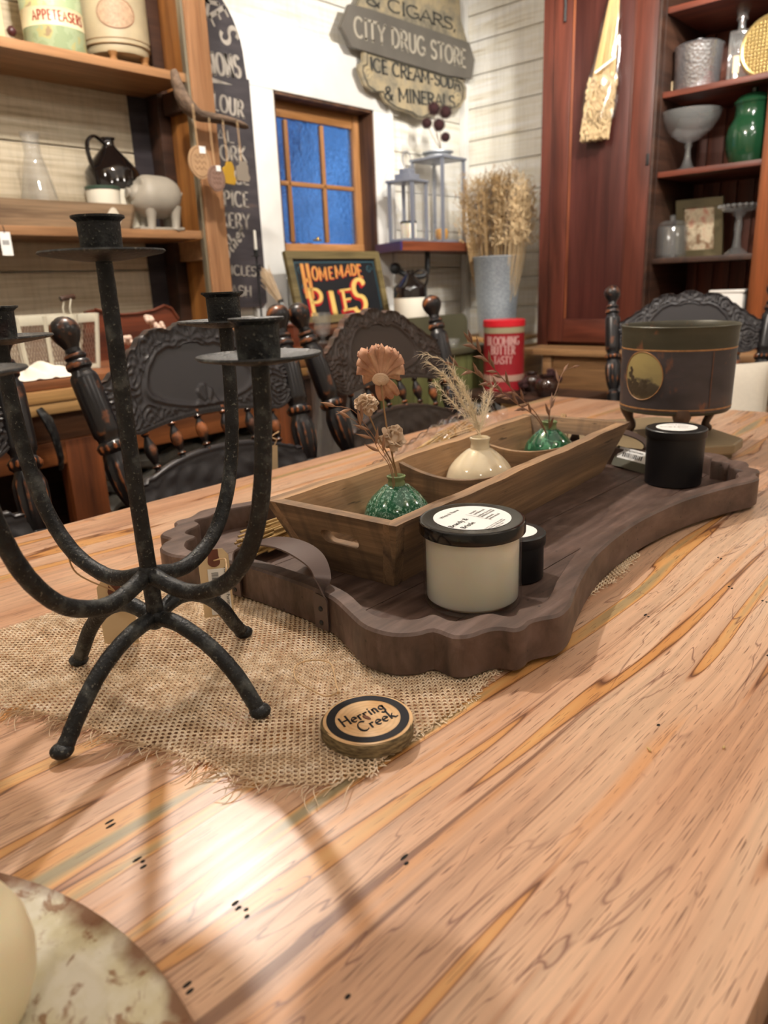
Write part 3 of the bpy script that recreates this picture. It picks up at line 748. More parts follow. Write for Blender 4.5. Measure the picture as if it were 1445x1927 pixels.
# ================================================================== VASES
def m_glaze(name, a, b, sc=120, rough=.1):
    m = Mt(name, a, rough); n = m.noise(m.co((sc, sc, sc)), 1, 4, .65, .8)
    c = m.ramp(n, [(.40, a), (.54, a), (.60, b), (.75, b)])
    z = m.n('SeparateXYZ', out=2, Vector=m.co())
    c = m.mix(m.ramp(z, [(.0, 0.), (.5, 0.)]), c, a) if False else c
    m.set('Base Color', c); m.set('Coat Weight', .6); m.set('Coat Roughness', .04); return m.m
GREENG = m_glaze('speckled_green_glaze', '1f5940', '8fb8a6', 300); GREEN2 = m_glaze('dark_green_glaze', '1a5238', '4f8f6c', 60)
OLIVE = flat('olive_lip_glaze', '71825a', .12); CREAMG = flat('cream_glaze', 'e2d3b4', .08, Coat_Weight=.5)
def vase(loc, R, H, mat, lip, label, nr=.013, neck=.016):
    t = thing('bud_vase', label, 'vase', loc, 0, 'bud vases in the wooden trough'); b = H-neck
    q = bez([(.0001, 0, 0), (.52, 0, 0), (.62, .03, 0), (.84, .12, 0), (.97, .26, 0), (1, .38, 0), (.965, .50, 0), (.88, .64, 0), (.73, .77, 0), (.54, .89, 0), (.36, .985, 0)], 6)
    pr = [(max(.0001, p.x*R), max(0, p.y*b)) for p in q]
    MB().lathe(pr+[(nr, b)], 72).build('body', mat, t, 60)
    MB().lathe([(nr+.001, b-.003), (nr, b+.004), (nr-.0005, b+neck*.6), (nr+.0012, H-.002), (nr+.0012, H), (nr-.001, H+.0008), (nr-.0025, H-.001), (nr-.003, b), (.0001, b-.002)], 32).build('neck', lip, t, 60)
    return t
FZ = TZ+.0101
v1, v2, v3 = Vector((.661, .583, FZ)), Vector((.862, .598, FZ)), Vector((1.083, .612, FZ))
vase(v1, .0425, .079, GREENG, OLIVE, 'speckled green bud vase holding the large brown wooden flower', .0105, .011)
vase(v2, .0495, .090, CREAMG, CREAMG, 'cream bud vase with a pale grass plume, middle compartment', .0135, .016)
vase(v3, .0415, .077, GREEN2, OLIVE, 'dark green bud vase with reddish sprigs, farthest compartment', .0115, .012)
# ================================================================== STRAW SHEAF beside the trough
STRAW = flat('yellow_straw', 'd6b476', .6, var=.35, bs=60); WHEAT = flat('wheat_ear', 'cda774', .7, var=.2)
sh = thing('straw_sheaf', 'sheaf of dried wheat in clear wrap lying behind the trough', 'dried wheat', (.505, .700, TZ))
rs = random.Random(5); mb = MB(); me_ = MB()
for k in range(120):
    a = rs.uniform(0, 2*pi); q = rs.random()**.5; u, w = cos(a)*q, abs(sin(a))*q
    x0 = rs.uniform(.0, .045); r = .0014
    p0 = (x0, u*.024-.004, .008+w*.030); p1 = (.22, .018+u*.017, .010+w*.022); p2 = (.50+rs.uniform(-.04, .05), .055+u*.026, .045+w*.026)
    mb.tube([p0, p1, p2], [r, r, r*.7], 6, cap=False)
    if k % 2 == 0:
        P = Vector(p2); d = (Vector(p2)-Vector(p1)).normalized()+Vector((rs.uniform(-.1, .1), rs.uniform(-.12, .12), rs.uniform(-.15, .08)))
        for s_ in range(7):
            c = P+d*s_*.008
            for sg in (-1, 1): me_.ball(c+Vector((0, sg*.0025, .001*sg)), .0026, 6, 4, (2.0, .8, .8))
mb.build('stalk_bundle', STRAW, sh)['kind'] = 'stuff'; me_.build('wheat_head', WHEAT, sh)['kind'] = 'stuff'
mb = MB()
def wrapf(u, v):
    x = .20+u*.42; R = .024+.024*u+.0025*sin(v*2*pi*7+u*21)+.002*sin(u*60+v*9); a = v*2*pi
    return (x, .014+.1*(x-.1)+cos(a)*R, max(.0, .012+.10*max(0, x-.18)*.8+.5*R+sin(a)*R*.75))
mb.grid(wrapf, 50, 60); mb.build('clear_wrap', FILM, sh, 60)
# ================================================================== CANDELABRA
S0 = Vector((.287, .529, .7625))
cn = thing('iron_candelabra', 'tall black forged iron candelabra with curved arms and four splayed legs', 'candelabra', S0)
rk = random.Random(9)
def irontube(mbx, pts, r, seg=12, n=8):
    P = bez(pts, n); rr = []
    for i in range(len(P)):
        f = i/(len(P)-1); q = (r[0]+(r[1]-r[0])*f) if hasattr(r, '__len__') else r; rr.append(q*(1+rk.uniform(-.025, .025)))
    mbx.tube(P, rr, seg)
mb = MB(); irontube(mb, [(.002, .0, .062), (.001, 0, .1), (0, .001, .2), (0, 0, .3), (0, 0, .352)], (.0072, .0060), 14, 10)
mb.ball((0, 0, .066), .0095, 12, 8, (1, 1, .9)); mb.ball((0, 0, .108), .0092, 12, 8); mb.build('stem', IRON, cn)
for az, fr_ in ((-166, .1057), (-76, .1031), (104, .1057), (13, .108)):
    a = rad(az); c_, s_ = cos(a), sin(a); mb = MB()
    pr = [(.0, .066), (.020, .074), (.040, .073), (.062, .062), (.082, .042), (.096, .020), (fr_, .0045)]
    if az == -166: pr = [(0, .068), (.022, .066), (.045, .058), (.066, .045), (.086, .026), (.098, .012), (fr_, .0035)]
    if az == -76: pr = [(0, .068), (.022, .068), (.045, .060), (.064, .049), (.083, .032), (.096, .014), (fr_, .0035)]
    irontube(mb, [(r*c_, r*s_, z) for r, z in pr], (.0068, .0064), 12, 6)
    mb.ball((fr_*c_, fr_*s_, .0055), .0085, 12, 8, (1.05, 1.05, .68)); mb.build('leg', IRON, cn)
def cupat(par, x, y, z, R=.044, nm='candle_cup'):
    # shallow drip pan and a flared socket
    mb = MB().lathe([(.0001, -.0042), (.012, -.004), (R*.6, -.002), (R*.95, .0005), (R, .002), (R-.0008, .0032), (R*.9, .0018), (R*.55, -.0005), (.0001, -.001)], 48, (x, y, z), wob=0)
    mb.build('drip_pan', IRON, par)
    mb = MB().lathe([(.0001, -.001), (.0142, -.001), (.0146, .004), (.0150, .0225), (.0172, .0245), (.0186, .0252), (.0186, .0268), (.0168, .0266), (.0138, .0245), (.0132, .004), (.0001, .003)], 32, (x, y, z)); mb.build('candle_cup', IRON, par)
cupat(cn, 0, 0, .3555, .0445)
arms = []
for az, h in ((-75, .283), (15, .30), (105, .296), (195, .285)):
    a = rad(az); c_, s_ = cos(a), sin(a)
    pr = [(0, .108), (.03, .099), (.055, .100), (.085, .115), (.108, .145), (.122, .185), (.129, .235), (.131, h-.004)]
    arm = thing('x', None, None); bpy.data.objects.remove(arm)
    mb = MB(); irontube(mb, [(r*c_, r*s_, z) for r, z in pr], (.0070, .0062), 12, 7); am = mb.build('arm', IRON, cn)
    cupat(am, .131*c_, .131*s_, h, .0425)
# paper tags tied to the candelabra
def tagcard(name, label, corners, printed, knot, strpts):
    # corners: top-left, top-right, bottom-right, bottom-left (world)
    A, B, Cc, Dd = [Vector(p) for p in corners]; u = (B-A); v = (A-Dd); w = u.length; h = v.length; un, vn = u.normalized(), v.normalized(); nn = un.cross(vn).normalized()
    t = thing(name, label, 'price tag', Dd); o = Vector((0, 0, 0))
    f = lambda x, y, z=0: o+un*x+vn*y+nn*(z+.0012*sin(y/h*3))
    cc = min(w, h)*.17
    pts = [(0, 0), (w, 0), (w, h-cc*1.3), (w-cc, h), (cc, h), (0, h-cc*1.3)]
    mbx = MB(); N = 8
    rows = [(0, w, 0)]+[(0, w, (h-cc*1.3)*k/N) for k in range(1, N+1)]+[(cc, w-cc, h)]
    V = []
    for a_, b_, y_ in rows: V += [f(a_, y_), f(b_, y_), f(a_, y_, -.0004), f(b_, y_, -.0004)]
    F = []
    for i in range(len(rows)-1):
        q = i*4; F += [(q, q+1, q+5, q+4), (q+3, q+2, q+6, q+7), (q+2, q, q+4, q+6), (q+1, q+3, q+7, q+5)]
    F += [(1, 0, 2, 3), (4*(len(rows)-1), 4*(len(rows)-1)+1, 4*(len(rows)-1)+3, 4*(len(rows)-1)+2)]
    mbx.add(V, F); mbx.build('card', KRAFT, t, 30)
    pw = w*.17; mbx = MB(); pt = [(w/2-pw, h), (w/2-pw*1.0, h*.90), (w/2-pw*1.2, h*.82)]+[(w/2+pw*1.2*cos(a_), h*.82+pw*1.2*sin(a_)*.9) for a_ in [pi+pi*k/8 for k in range(9)]]+[(w/2+pw, h*.90), (w/2+pw, h)]
    mbx.add([f(x, y, .0005) for x, y in pt], [tuple(range(len(pt)))]); mbx.build('reinforcement_patch', BROWNPATCH, t, 0)
    if printed:
        mbx = MB(); lx0, lx1, ly0, ly1 = w*.26, w*.93, h*.03, h*.72
        mbx.add([f(lx0, ly0, .0006), f(lx1, ly0, .0006), f(lx1, ly1, .0006), f(lx0, ly1, .0006)], [(0, 1, 2, 3)]); lb = mbx.build('sticker', WHITE, t, 0)
        mbx = MB(); rr = random.Random(2); y = ly1-.004
        while y > ly0+.006:
            bw = rr.choice((.0003, .0003, .0006, .001)); mbx.add([f(lx0+.0035, y, .0009), f(lx0+.0105, y, .0009), f(lx0+.0105, y-bw, .0009), f(lx0+.0035, y-bw, .0009)], [(3, 2, 1, 0)]); y -= bw+rr.choice((.0003, .0005, .0007))
        mbx.build('barcode', INK, lb, 0)
        mbx = MB()
        tf = lambda X0, Y0: (lambda x, y, z: f(X0+y, Y0-x, .0009+z))
        ftext(mbx, 'Herring Creek Furniture', tf(lx1-.0042, ly1+.001), .0048, align='LEFT'); ftext(mbx, '$100.00', tf(lx1-.0088, ly1-.010), .0044, align='LEFT'); ftext(mbx, '10442', tf(lx0+.0002, ly1-.013), .0038, align='LEFT')
        mbx.build('printed_text', INK, lb, 0)
    mbx = MB()
    hole = f(w/2, h*.84, .0006)
    for k, sp in enumerate(strpts):
        P = [Vector(q)-Dd for q in sp]; mbx.tube(bez([hole]+P, 8), .0008, 5)
    mbx.ball(Vector(knot)-Dd, .0035, 8, 6, (1.2, 1, 1.3)); mbx.build('string', STRING, t)
    return t
def vplane(px, py, A, B):
    # point on the upright plane through A and B
    n = Vector((B.y-A.y, A.x-B.x, 0)); d = _ray(px, py); return CAM+d*(n.dot(A-CAM)/n.dot(d))
A = T(385, 1163, .766); B = T(449, 1149, .766); kn = Vector((.287+.082*cos(rad(-75)), .529+.082*sin(rad(-75)), .760+.122))
ln_ = vplane(352, 1108, A, B)
tagcard('price_tag', 'cream price tag with barcode sticker hanging beside the tray rim', [vplane(370, 1036, A, B), vplane(428, 1031, A, B), B, A], True, T(455, 1052, .875), [[vplane(420, 1030, A, B)-Vector((.02, .03, 0)), kn]])
A = T(197, 1211, .7665); B = T(273, 1206, .7665)
ka = rad(105); kn2 = Vector((.287+.090*cos(ka), .529+.090*sin(ka), .762+.120))
tagcard('price_tag', 'blank manila tag hanging between the left legs of the candelabra', [vplane(180, 1092, A, B), vplane(247, 1091, A, B), B, A], False, kn2, [[kn2+Vector((.012, -.006, -.02)), kn2], [kn2+Vector((.002, -.002, -.025)), kn2+Vector((-.002, 0, 0))]])
# ================================================================== CANDLES
cl = thing('jar_candle', 'large cream jar candle with glossy black lid and white label', 'candle', (.5765, .4095, TZ))
R = .0500
MB().lathe([(.0001, .0), (R-.004, 0), (R-.0012, .002), (R, .006), (R, .0795), (R-.0025, .0795), (R-.0025, .0072), (R-.007, .0029), (.0001, .0029)], 72).build('glass_jar', JAR, cl, 50)
MB().lathe([(.0001, .0032), (R-.009, .0032), (R-.0035, .0075), (R-.0032, .0775), (.0001, .0775)], 72).build('wax', WAX, cl, 50)
RL = .0532
MB().lathe([(R-.002, .0760), (RL-.0005, .0760), (RL, .0767), (RL, .0868), (RL-.0004, .0878), (RL-.0012, .0885), (RL-.002, .0887), (RL-.0045, .0885), (.0001, .0884)], 96).build('lid', BLACKLID, cl, 22)
lz = .0886; rl = .0388
d1 = (T(968, 975, .862)-T(868, 1002, .862)); d1.z = 0; ux = Vector((.13, -.99, 0)).normalized()
lab = MB().lathe([(rl, 0), (rl, .0003), (.0001, .00032)], 64, (0, .0, lz)).build('label', WHITE, cl, 30)
# text on the lid runs up to the right in the photograph
pa, pb = T(858, 994, TZ+lz), T(888, 978, TZ+lz); ux = (pb-pa).normalized(); vx = Vector((-ux.y, ux.x, 0))
f0 = lambda ox, oy: (lambda x, y, z: Vector((0, 0, lz+.00035+z))+ux*(x+ox)+vx*(y+oy))
mb = MB()
def lidpt(px, py): q = T(px, py, TZ+lz)-Vector((.5765, .4095, TZ)); return q.dot(ux), q.dot(vx)
for txt, px, py, sz in (('Wick & Flame', 832, 977, .0058), ('Brandy &', 851, 994, .0084), ('Bristle', 874, 996, .0084), ('brandy', 886, 968, .0046), ('sandalwood', 893, 970, .0046), ('leather & moss', 901, 973, .0046), ('smoke & musk', 907, 974, .0046), ('patchouli', 915, 977, .0046), ('cedarwood', 922, 978, .0046), ('Luxury coconut apricot candle', 914, 996, .0028), ('hand poured in Maryland, USA', 919, 997, .0028), ('15 oz. (425g)  Clean', 927, 997, .0028)):
    a_, b_ = lidpt(px, py); ftext(mb, txt, f0(a_, b_), sz, align='LEFT')
a_, b_ = lidpt(876, 969); c_, d_ = lidpt(926, 979); dx, dy = c_-a_, d_-b_; l = math.hypot(dx, dy); nx, ny = -dy/l*.00018, dx/l*.00018; g = f0(0, 0)
mb.add([g(a_+nx, b_+ny, .0001), g(a_-nx, b_-ny, .0001), g(c_-nx, d_-ny, .0001), g(c_+nx, d_+ny, .0001)], [(0, 1, 2, 3)])
mb.build('printed_text', INK, lab, 0)
def tin(name, label, loc, R, H, rl, mat, taper=0, txt=()):
    t = thing(name, label, 'candle', loc)
    MB().lathe([(.0001, 0), (R*(1-taper)-.002, 0), (R*(1-taper), .002), (R-.0006, H-.012), (R-.0006, H-.011)], 48).build('jar', mat, t, 40)
    MB().lathe([(R-.003, H-.0125), (R+.0012, H-.0125), (R+.0016, H-.011), (R+.0016, H-.0015), (R, H), (.0001, H)], 48).build('lid', mat, t, 22)
    lb = MB().lathe([(rl, 0), (rl, .0003), (.0001, .0003)], 48, (0, 0, H)).build('label', WHITE, t, 30)
    mbx = MB(); u_ = Vector((.45, -.9, 0)).normalized(); v_ = Vector((-u_.y, u_.x, 0))
    for s_, x_, y_, sz in txt: ftext(mbx, s_, lambda x, y, z, x_=x_, y_=y_: Vector((0, 0, H+.0004+z))+u_*(x+x_)+v_*(y+y_), sz, align='LEFT')
    if txt: mbx.build('printed_text', INK, lb, 0)
    return t
tin('jar_candle', 'tall matte black jar candle at the far end of the tray', (1.131, .420, TZ), .0435, .0875, .030, MATTEBLK, .04, (('Wick & Flame', -.013, .016, .005), ('Brandy & Bristle', -.024, -.002, .0062), ('leather & moss', .003, .008, .003), ('15 oz. hand poured', .001, -.013, .003)))
bt = T(968, 1082, TZ)
tin('jar_candle', 'small matte black candle tin hiding behind the large cream candle', (bt.x, bt.y, TZ), .0315, .052, .0235, MATTEBLK, 0, (('Wick', .002, .004, .004),))
# ================================================================== WOOD SLICE
def m_slice():
    m = Mt('cut_wood_face', 'd6ad7c', .45); v = m.co((1, 1, 1))
    w = m.n('TexWave', props={'wave_type': 'RINGS', 'rings_direction': 'Z'}, Vector=v, Scale=90., Distortion=3., Detail=2.)
    c = m.mix(.35, m.ramp(m.noise(m.co((60, 60, 60)), 1, 3), [(.3, 'c99b66'), (.7, 'e3c094')]), m.ramp(w, [(.2, .7), (.6, 1.)]), 'MULTIPLY')
    m.set('Base Color', c); return m.m
sl = thing('wood_slice_tag', 'round wood slice with dark painted ring and lettering on the burlap', 'wooden tag', (.3485, .3445, .7645), 0)
sa = rad(0); rr = random.Random(4)
wob = [1+.018*sin(a*3+.6)+.012*sin(a*5+2) for a in [2*pi*k/64 for k in range(64)]]
mb = MB(); V = []; F = []; Rm = .0348
lv = [(.97, 0), (1.01, .001), (1.015, .006), (1.0, .0105), (.965, .0118)]
for r_, z in lv: V += [(Rm*r_*wob[k]*cos(2*pi*k/64), Rm*r_*wob[k]*sin(2*pi*k/64), z) for k in range(64)]
for i in range(4):
    for k in range(64): F.append((i*64+k, i*64+(k+1) % 64, (i+1)*64+(k+1) % 64, (i+1)*64+k))
F.append(tuple(reversed(range(64))))
mb.add(V, F); 
bk = Mt('grey_bark', '6f6146', .85); nb = bk.noise(bk.co((120, 120, 500)), 1, 4); bk.set('Base Color', bk.ramp(nb, [(.35, '4f432f'), (.65, '8a7a58')])); bk.bump(nb, .6, .001)
mb.build('bark', bk.m, sl, 50)
MB().lathe([(Rm*.985, .0112), (Rm*.95, .0119), (.0001, .0119)], 64).build('cut_face', m_slice(), sl, 40)
NAVY = flat('dark_navy_paint', '12131b', .6, var=.1, bs=300, Specular_IOR_Level=.25)
mb = MB(); ri, ro = Rm*.715, Rm*.905
mb.add([(r_*cos(2*pi*k/72), r_*sin(2*pi*k/72), .0122) for r_ in (ri, ro) for k in range(72)], [(k, 72+k, 72+(k+1) % 72, (k+1) % 72) for k in range(72)]); mb.build('painted_ring', NAVY, sl, 0)
pa, pb = T(640, 1372, .7765), T(722, 1335, .7765); ux = (pb-pa).normalized(); vx = Vector((-ux.y, ux.x, 0))
mb = MB(); fn = lambda x, y, z=0: Vector((0, 0, .0121+z))+ux*(x)+vx*(y)
pen(mb, 'Herring', fn, .0120, .16, .045, nib=rad(35), gap=.085, wide=.95, ital=.18, depth=.0002, y0=.0016, x0=-.0012)
pen(mb, 'Creek', fn, .0120, .16, .045, nib=rad(35), gap=.085, wide=1.0, ital=.18, depth=.0002, y0=-.0126, x0=.002)
mb.build('lettering', NAVY, sl, 0)
mb = MB().lathe([(.0020, 0), (.0015, .0006), (.0001, .0007)], 10, (.000, .001, .0119)); mb.v = [(x*1.0, y*2.2-.001, z) for x, y, z in mb.v]; mb.build('knot', flat('knot_brown', '6b3f26', .6), sl)
L0 = Vector((.3485, .3445, .7645))
sp = [T(px, py, .768)-L0 for px, py in ((638, 1318), (632, 1285), (624, 1252), (606, 1243), (582, 1243), (562, 1249), (553, 1262), (560, 1282), (586, 1298), (612, 1310), (634, 1320))]
sp[0].z = sp[-1].z = .011; mb = MB(); mb.tube(bez(sp, 8), .0007, 6); mb.ball(sp[0], .0014, 8, 6); mb.build('string', STRING, sl)
# ================================================================== LEANING CARD, RISER, TIN PLANTER
GREYC = flat('grey_green_card', '5c5a4c', .7, var=.1)
ca, cb = T(1150, 874, .779), T(1222, 894, .779)
cc, cdn = PX(1230, 857, cb.x+.022), PX(1163, 838, ca.x+.022)
cdp = thing('price_card', 'grey card with white barcode sticker lying against the tray end', 'price card', ca)
mb = MB(); f = [Vector(p)-ca for p in (ca, cb, cc, cdn)]; nn = (f[1]-f[0]).cross(f[3]-f[0]).normalized(); nn = nn if nn.z > 0 else -nn
mb.add([p for p in f]+[p-nn*.001 for p in f], [(0, 1, 2, 3), (7, 6, 5, 4), (0, 4, 5, 1), (1, 5, 6, 2), (2, 6, 7, 3), (3, 7, 4, 0)]); mb.build('card', GREYC, cdp, 0, fixn=True)
uu = (f[1]-f[0]); vv = (f[3]-f[0]); g = lambda a, b, z=.0004: f[0]+uu*a+vv*b+nn*z
lb = MB().add([g(.07, .42), g(.86, .42), g(.86, .97), g(.07, .97)], [(0, 1, 2, 3)]).build('sticker', WHITE, cdp, 0)
mb = MB(); a = .2
while a < .7:
    w_ = rnd.choice((.01, .02, .03)); mb.add([g(a, .52, .0007), g(a+w_, .52, .0007), g(a+w_, .74, .0007), g(a, .74, .0007)], [(0, 1, 2, 3)]); a += w_+rnd.choice((.012, .02))
ftext(mb, 'Herring Creek Furniture', lambda x, y, z: g(.46+x/uu.length, .83+y/vv.length, .0008), .0042); mb.build('printed_text', INK, lb, 0)
RIS = flat('taupe_painted_board', '8a7a5e', .5, var=.08, bs=80, bump=.1)
rc = Vector((1.400, .592)); ra = rad(-41)
rt_ = thing('riser_stand', 'low taupe painted riser with clipped corners under the tin planter', 'riser', (rc.x, rc.y, .76), ra)
hs, cpp = .152, .045
o = [(-hs+cpp, -hs), (hs-cpp, -hs), (hs, -hs+cpp), (hs, hs-cpp), (hs-cpp, hs), (-hs+cpp, hs), (-hs, hs-cpp), (-hs, -hs+cpp)]
b_ = MB().prism(o, .018, lambda x, y, z: (x, y, z+.014)).build('board', RIS, rt_, 0); md = b_.modifiers.new('b', 'BEVEL'); md.width = .003; md.segments = 2
for sx in (-1, 1):
    for sy in (-1, 1): MB().box((sx*.098, sy*.098, .007), (.05, .05, .0136), bev=.002).build('foot', RIS, rt_, 30)
pc = Vector((1.410, .532, .8021))
po = thing('tin_planter', 'round antique tin planter with oval landscape picture and three feet', 'planter', pc)
def m_tole():
    m = Mt('tole_paint', '403b3b', .45, .2); z = m.n('SeparateXYZ', out=2, Vector=m.co())
    c = m.ramp(m.noise(m.co((12, 12, 30)), 1, 4), [(.3, '3a3537'), (.6, '4a4447'), (.8, '5a4b47')])
    gr = m.ramp(m.noise(m.co((8, 8, 25)), 1, 4), [(.3, '38362a'), (.7, '4d4b3c')])
    m1 = m.math('GREATER_THAN', z, .158); m2 = m.math('LESS_THAN', z, .048); c = m.mix(m.math('ADD', m1, m2), c, gr)
    for zz in (.158, .051): c = m.mix(m.math('COMPARE', z, zz), c, C('a5774c')) if False else c
    ru = m.ramp(m.noise(m.co((45, 45, 25)), 1, 5), [(.62, 0.), (.72, .65)]); c = m.mix(ru, c, '8a5a40')
    m.set('Base Color', c); m.bump(m.noise(m.co((90, 90, 90)), 1, 3), .15, .0006); return m.m
TOLE = m_tole()
def pr_(z): return .0990+(z-.04)*.012
pf = [(.0001, .042), (.095, .042), (.0988, .046), (pr_(.052), .052), (pr_(.158), .158), (pr_(.17)+.0005, .17), (pr_(.172)+.001, .173), (.1015, .186), (.1030, .193), (.1040, .197), (.1028, .1985), (.1010, .196), (.0985, .186), (.098, .17), (.094, .05), (.0001, .046)]
MB().lathe(pf, 96).build('body', TOLE, po, 40)
GOLDL = flat('worn_gilt_line', 'b08050', .5, var=.45, bs=900)
for zz, r_ in ((.1575, .0015), (.0525, .0015)): MB().lathe([(pr_(zz-r_)+.0002, zz-r_), (pr_(zz)+.0006, zz), (pr_(zz+r_)+.0002, zz+r_)], 96).build('gilt_line', GOLDL, po, 40)
SEAMM = flat('rusty_seam', '6e4c3c', .6, .2, var=.4, bs=500)
_sa = math.atan2(-pc.y, -pc.x)+.62
MB().add([onpot_(_sa+da, z, .0008) for onpot_ in (lambda a, z, o: Vector(((.0990+(z-.04)*.012+o)*cos(a), (.0990+(z-.04)*.012+o)*sin(a), z)),) for da, z in ((-.012, .056), (.012, .056), (.012, .155), (-.012, .155))], [(0, 1, 2, 3)]).build('seam', SEAMM, po, 0)
RUSTY = flat('bronze_brown_foot', '5c4536', .5, .3, bump=.2, bs=60, var=.3)
for az in (-150, -28, 92):
    a = rad(az); M_ = Matrix.Rotation(a, 4, 'Z'); mb = MB()
    P = bez([(.086, 0, .048), (.090, 0, .034), (.086, 0, .018), (.080, 0, .006), (.083, 0, -.003), (.092, 0, -.005)], 5); n = len(P)
    rr_ = [.0155, .0155, .015, .0145, .014, .013, .0115, .010, .009, .008, .0072, .0068, .0066, .0066, .0066, .0068, .0072, .0076, .008, .008, .0078, .0075, .007, .0065, .006, .005][:n]
    mb.tube([M_ @ p for p in P], [r_*1.1 for r_ in rr_], 12); mb.v = [(x, y, max(z, -.0099)) for x, y, z in mb.v]; mb.build('foot', RUSTY, po)
# oval picture wrapped on the side
def m_pic():
    m = Mt('old_landscape_print', '8c7a52', .5); z = m.n('SeparateXYZ', out=2, Vector=m.co()); n1 = m.noise(m.co((30, 30, 60)), 1, 5)
    zz = m.math('ADD', z, m.math('MULTIPLY', n1, .05))
    c = m.ramp(m.n('MapRange', i0=zz, i1=.066, i2=.178), [(.25, '6e5a3a'), (.38, '3c3222'), (.5, '4a4030'), (.56, '8f8156'), (.9, 'a3935f')])
    m.set('Base Color', c); return m.m
ph0 = math.atan2(-pc.y, -pc.x)
def onpot(a, z, o=.0008): r_ = pr_(z)+o; return Vector((r_*cos(a), r_*sin(a), z))
# find the bearing of the picture from its centre in the photograph
best = min((( (lambda q: (q[0]-1207)**2)(( (lambda d: (CW/2+CF*(d.dot(_R))/d.dot(_fw), 0))(pc+onpot(ph0+t_*.02, .105)-CAM))), t_) for t_ in range(-70, 70)))
pa0 = ph0+best[1]*.02
mb = MB(); N = 40; V = [onpot(pa0, .112)]; F = []
for ring in (.35, .7, 1.):
    V += [onpot(pa0+.040/.1*ring*cos(2*pi*k/N), .112+.043*ring*sin(2*pi*k/N)) for k in range(N)]
F += [(0, 1+k, 1+(k+1) % N) for k in range(N)]
for q in range(2): F += [(1+q*N+k, 1+(q+1)*N+k, 1+(q+1)*N+(k+1) % N, 1+q*N+(k+1) % N) for k in range(N)]
mb.add(V, F); pcx = mb.build('picture', m_pic(), po)
mb = MB(); mb.tube([onpot(pa0+.040/.1*cos(2*pi*k/N), .112+.043*sin(2*pi*k/N), .001) for k in range(N)], .0009, 5, closed=True); mb.build('picture_border', GOLDL, pcx)
mb = MB(); rp = random.Random(8)
for k in range(26):
    aa = pa0+rp.uniform(-.3, .1)*1.; zz_ = .106+rp.uniform(-.028, .0)
    if abs(aa-pa0) < .3: mb.ball(onpot(aa, zz_, .0004), rp.uniform(.002, .006), 8, 5, (1, 1, .9), None)
for k in range(16): mb.ball(onpot(pa0-.26+rp.uniform(-.05, .1), .106+rp.uniform(-.01, .025), .0003), .0035, 8, 5)
mb.v = [tuple(Vector(v).normalized()*0+Vector((Vector(v).xy.normalized().x*(pr_(v[2])+.0011), Vector(v).xy.normalized().y*(pr_(v[2])+.0011), v[2]))) for v in mb.v]
mb.build('painted_figures', flat('print_brown', '3f3323', .6), pcx)
# ================================================================== RUSTED PLATE with a cream candle
def m_enamel():
    m = Mt('chipped_enamel', 'cfc6a2', .45); n1 = m.noise(m.co((55, 55, 55)), 1, 6, .65, .8); n2 = m.noise(m.co((20, 20, 20), loc=(3, 1, 0)), 1, 5, .6)
    c = m.ramp(n2, [(.35, 'dcd8ca'), (.5, 'cbc4a6'), (.65, 'b0a27a')])
    c = m.mix(m.ramp(n1, [(.55, 0.), (.62, .8)]), c, '84552f')
    r_ = m.n('VectorMath', props={'operation': 'LENGTH'}, out=1, i0=m.co((1, 1, 0)))
    edge = m.math('ADD', r_, m.math('MULTIPLY', m.noise(m.co((40, 40, 40)), 1, 4), .035))
    c = m.mix(m.ramp(m.math('MULTIPLY', edge, 3.), [(.803, 0.), (.832, .9)]), c, '6d3d1c')
    m.set('Base Color', c); m.bump(n1, .5, .001); return m.m
ENM = m_enamel()
pl_ = thing('enamel_plate', 'rust-stained cream enamel plate at the near left table corner', 'plate', (-.135, .291, .7605))
Rp = .262
MB().lathe([(.0001, 0), (.19, 0), (.2, .002), (.225, .009), (Rp-.004, .0125), (Rp, .0145), (Rp-.001, .0165), (Rp-.005, .0155), (.224, .0125), (.199, .0055), (.19, .004), (.0001, .0035)], 96).build('dish', ENM, pl_, 50)
WAX2 = Mt('ivory_candle', 'e2d7b6', .5, Subsurface_Weight=.3, Subsurface_Scale=.02).m
q = T(0, 1650, .86); 
cc_ = thing('ball_candle', 'smooth rounded ivory candle standing on the rusty plate', 'candle', (.0500, .3285, .7645))
MB().lathe([(.0001, 0), (.022, 0), (.027, .002), (.034, .012), (.0385, .024), (.0400, .037), (.0385, .050), (.034, .061), (.025, .069), (.012, .0735), (.0001, .0745)], 56).build('wax', WAX2, cc_, 60)
MB().tube([(0, 0, .074), (.0005, 0, .077), (.0015, 0, .080)], .0008, 6).build('wick', INK, cc_)
# crumbs on the table
for px, py, a, L in ((1221, 1410, .9, .006), (1362, 1406, .2, .004)):
    c = T(px, py, .7612); mb = MB(); mb.ball((0, 0, 0), .0012, 8, 6, (L/.0024, .8, .7), Matrix.Rotation(a, 4, 'Z'))
    tag(mb.build('straw_husk', STRAW), {1221: 'larger pale wheat husk lying right of the slender amber streak', 1362: 'small brownish husk fragment near the right table edge'}[px], 'husk', 'loose husks on the table').location = c
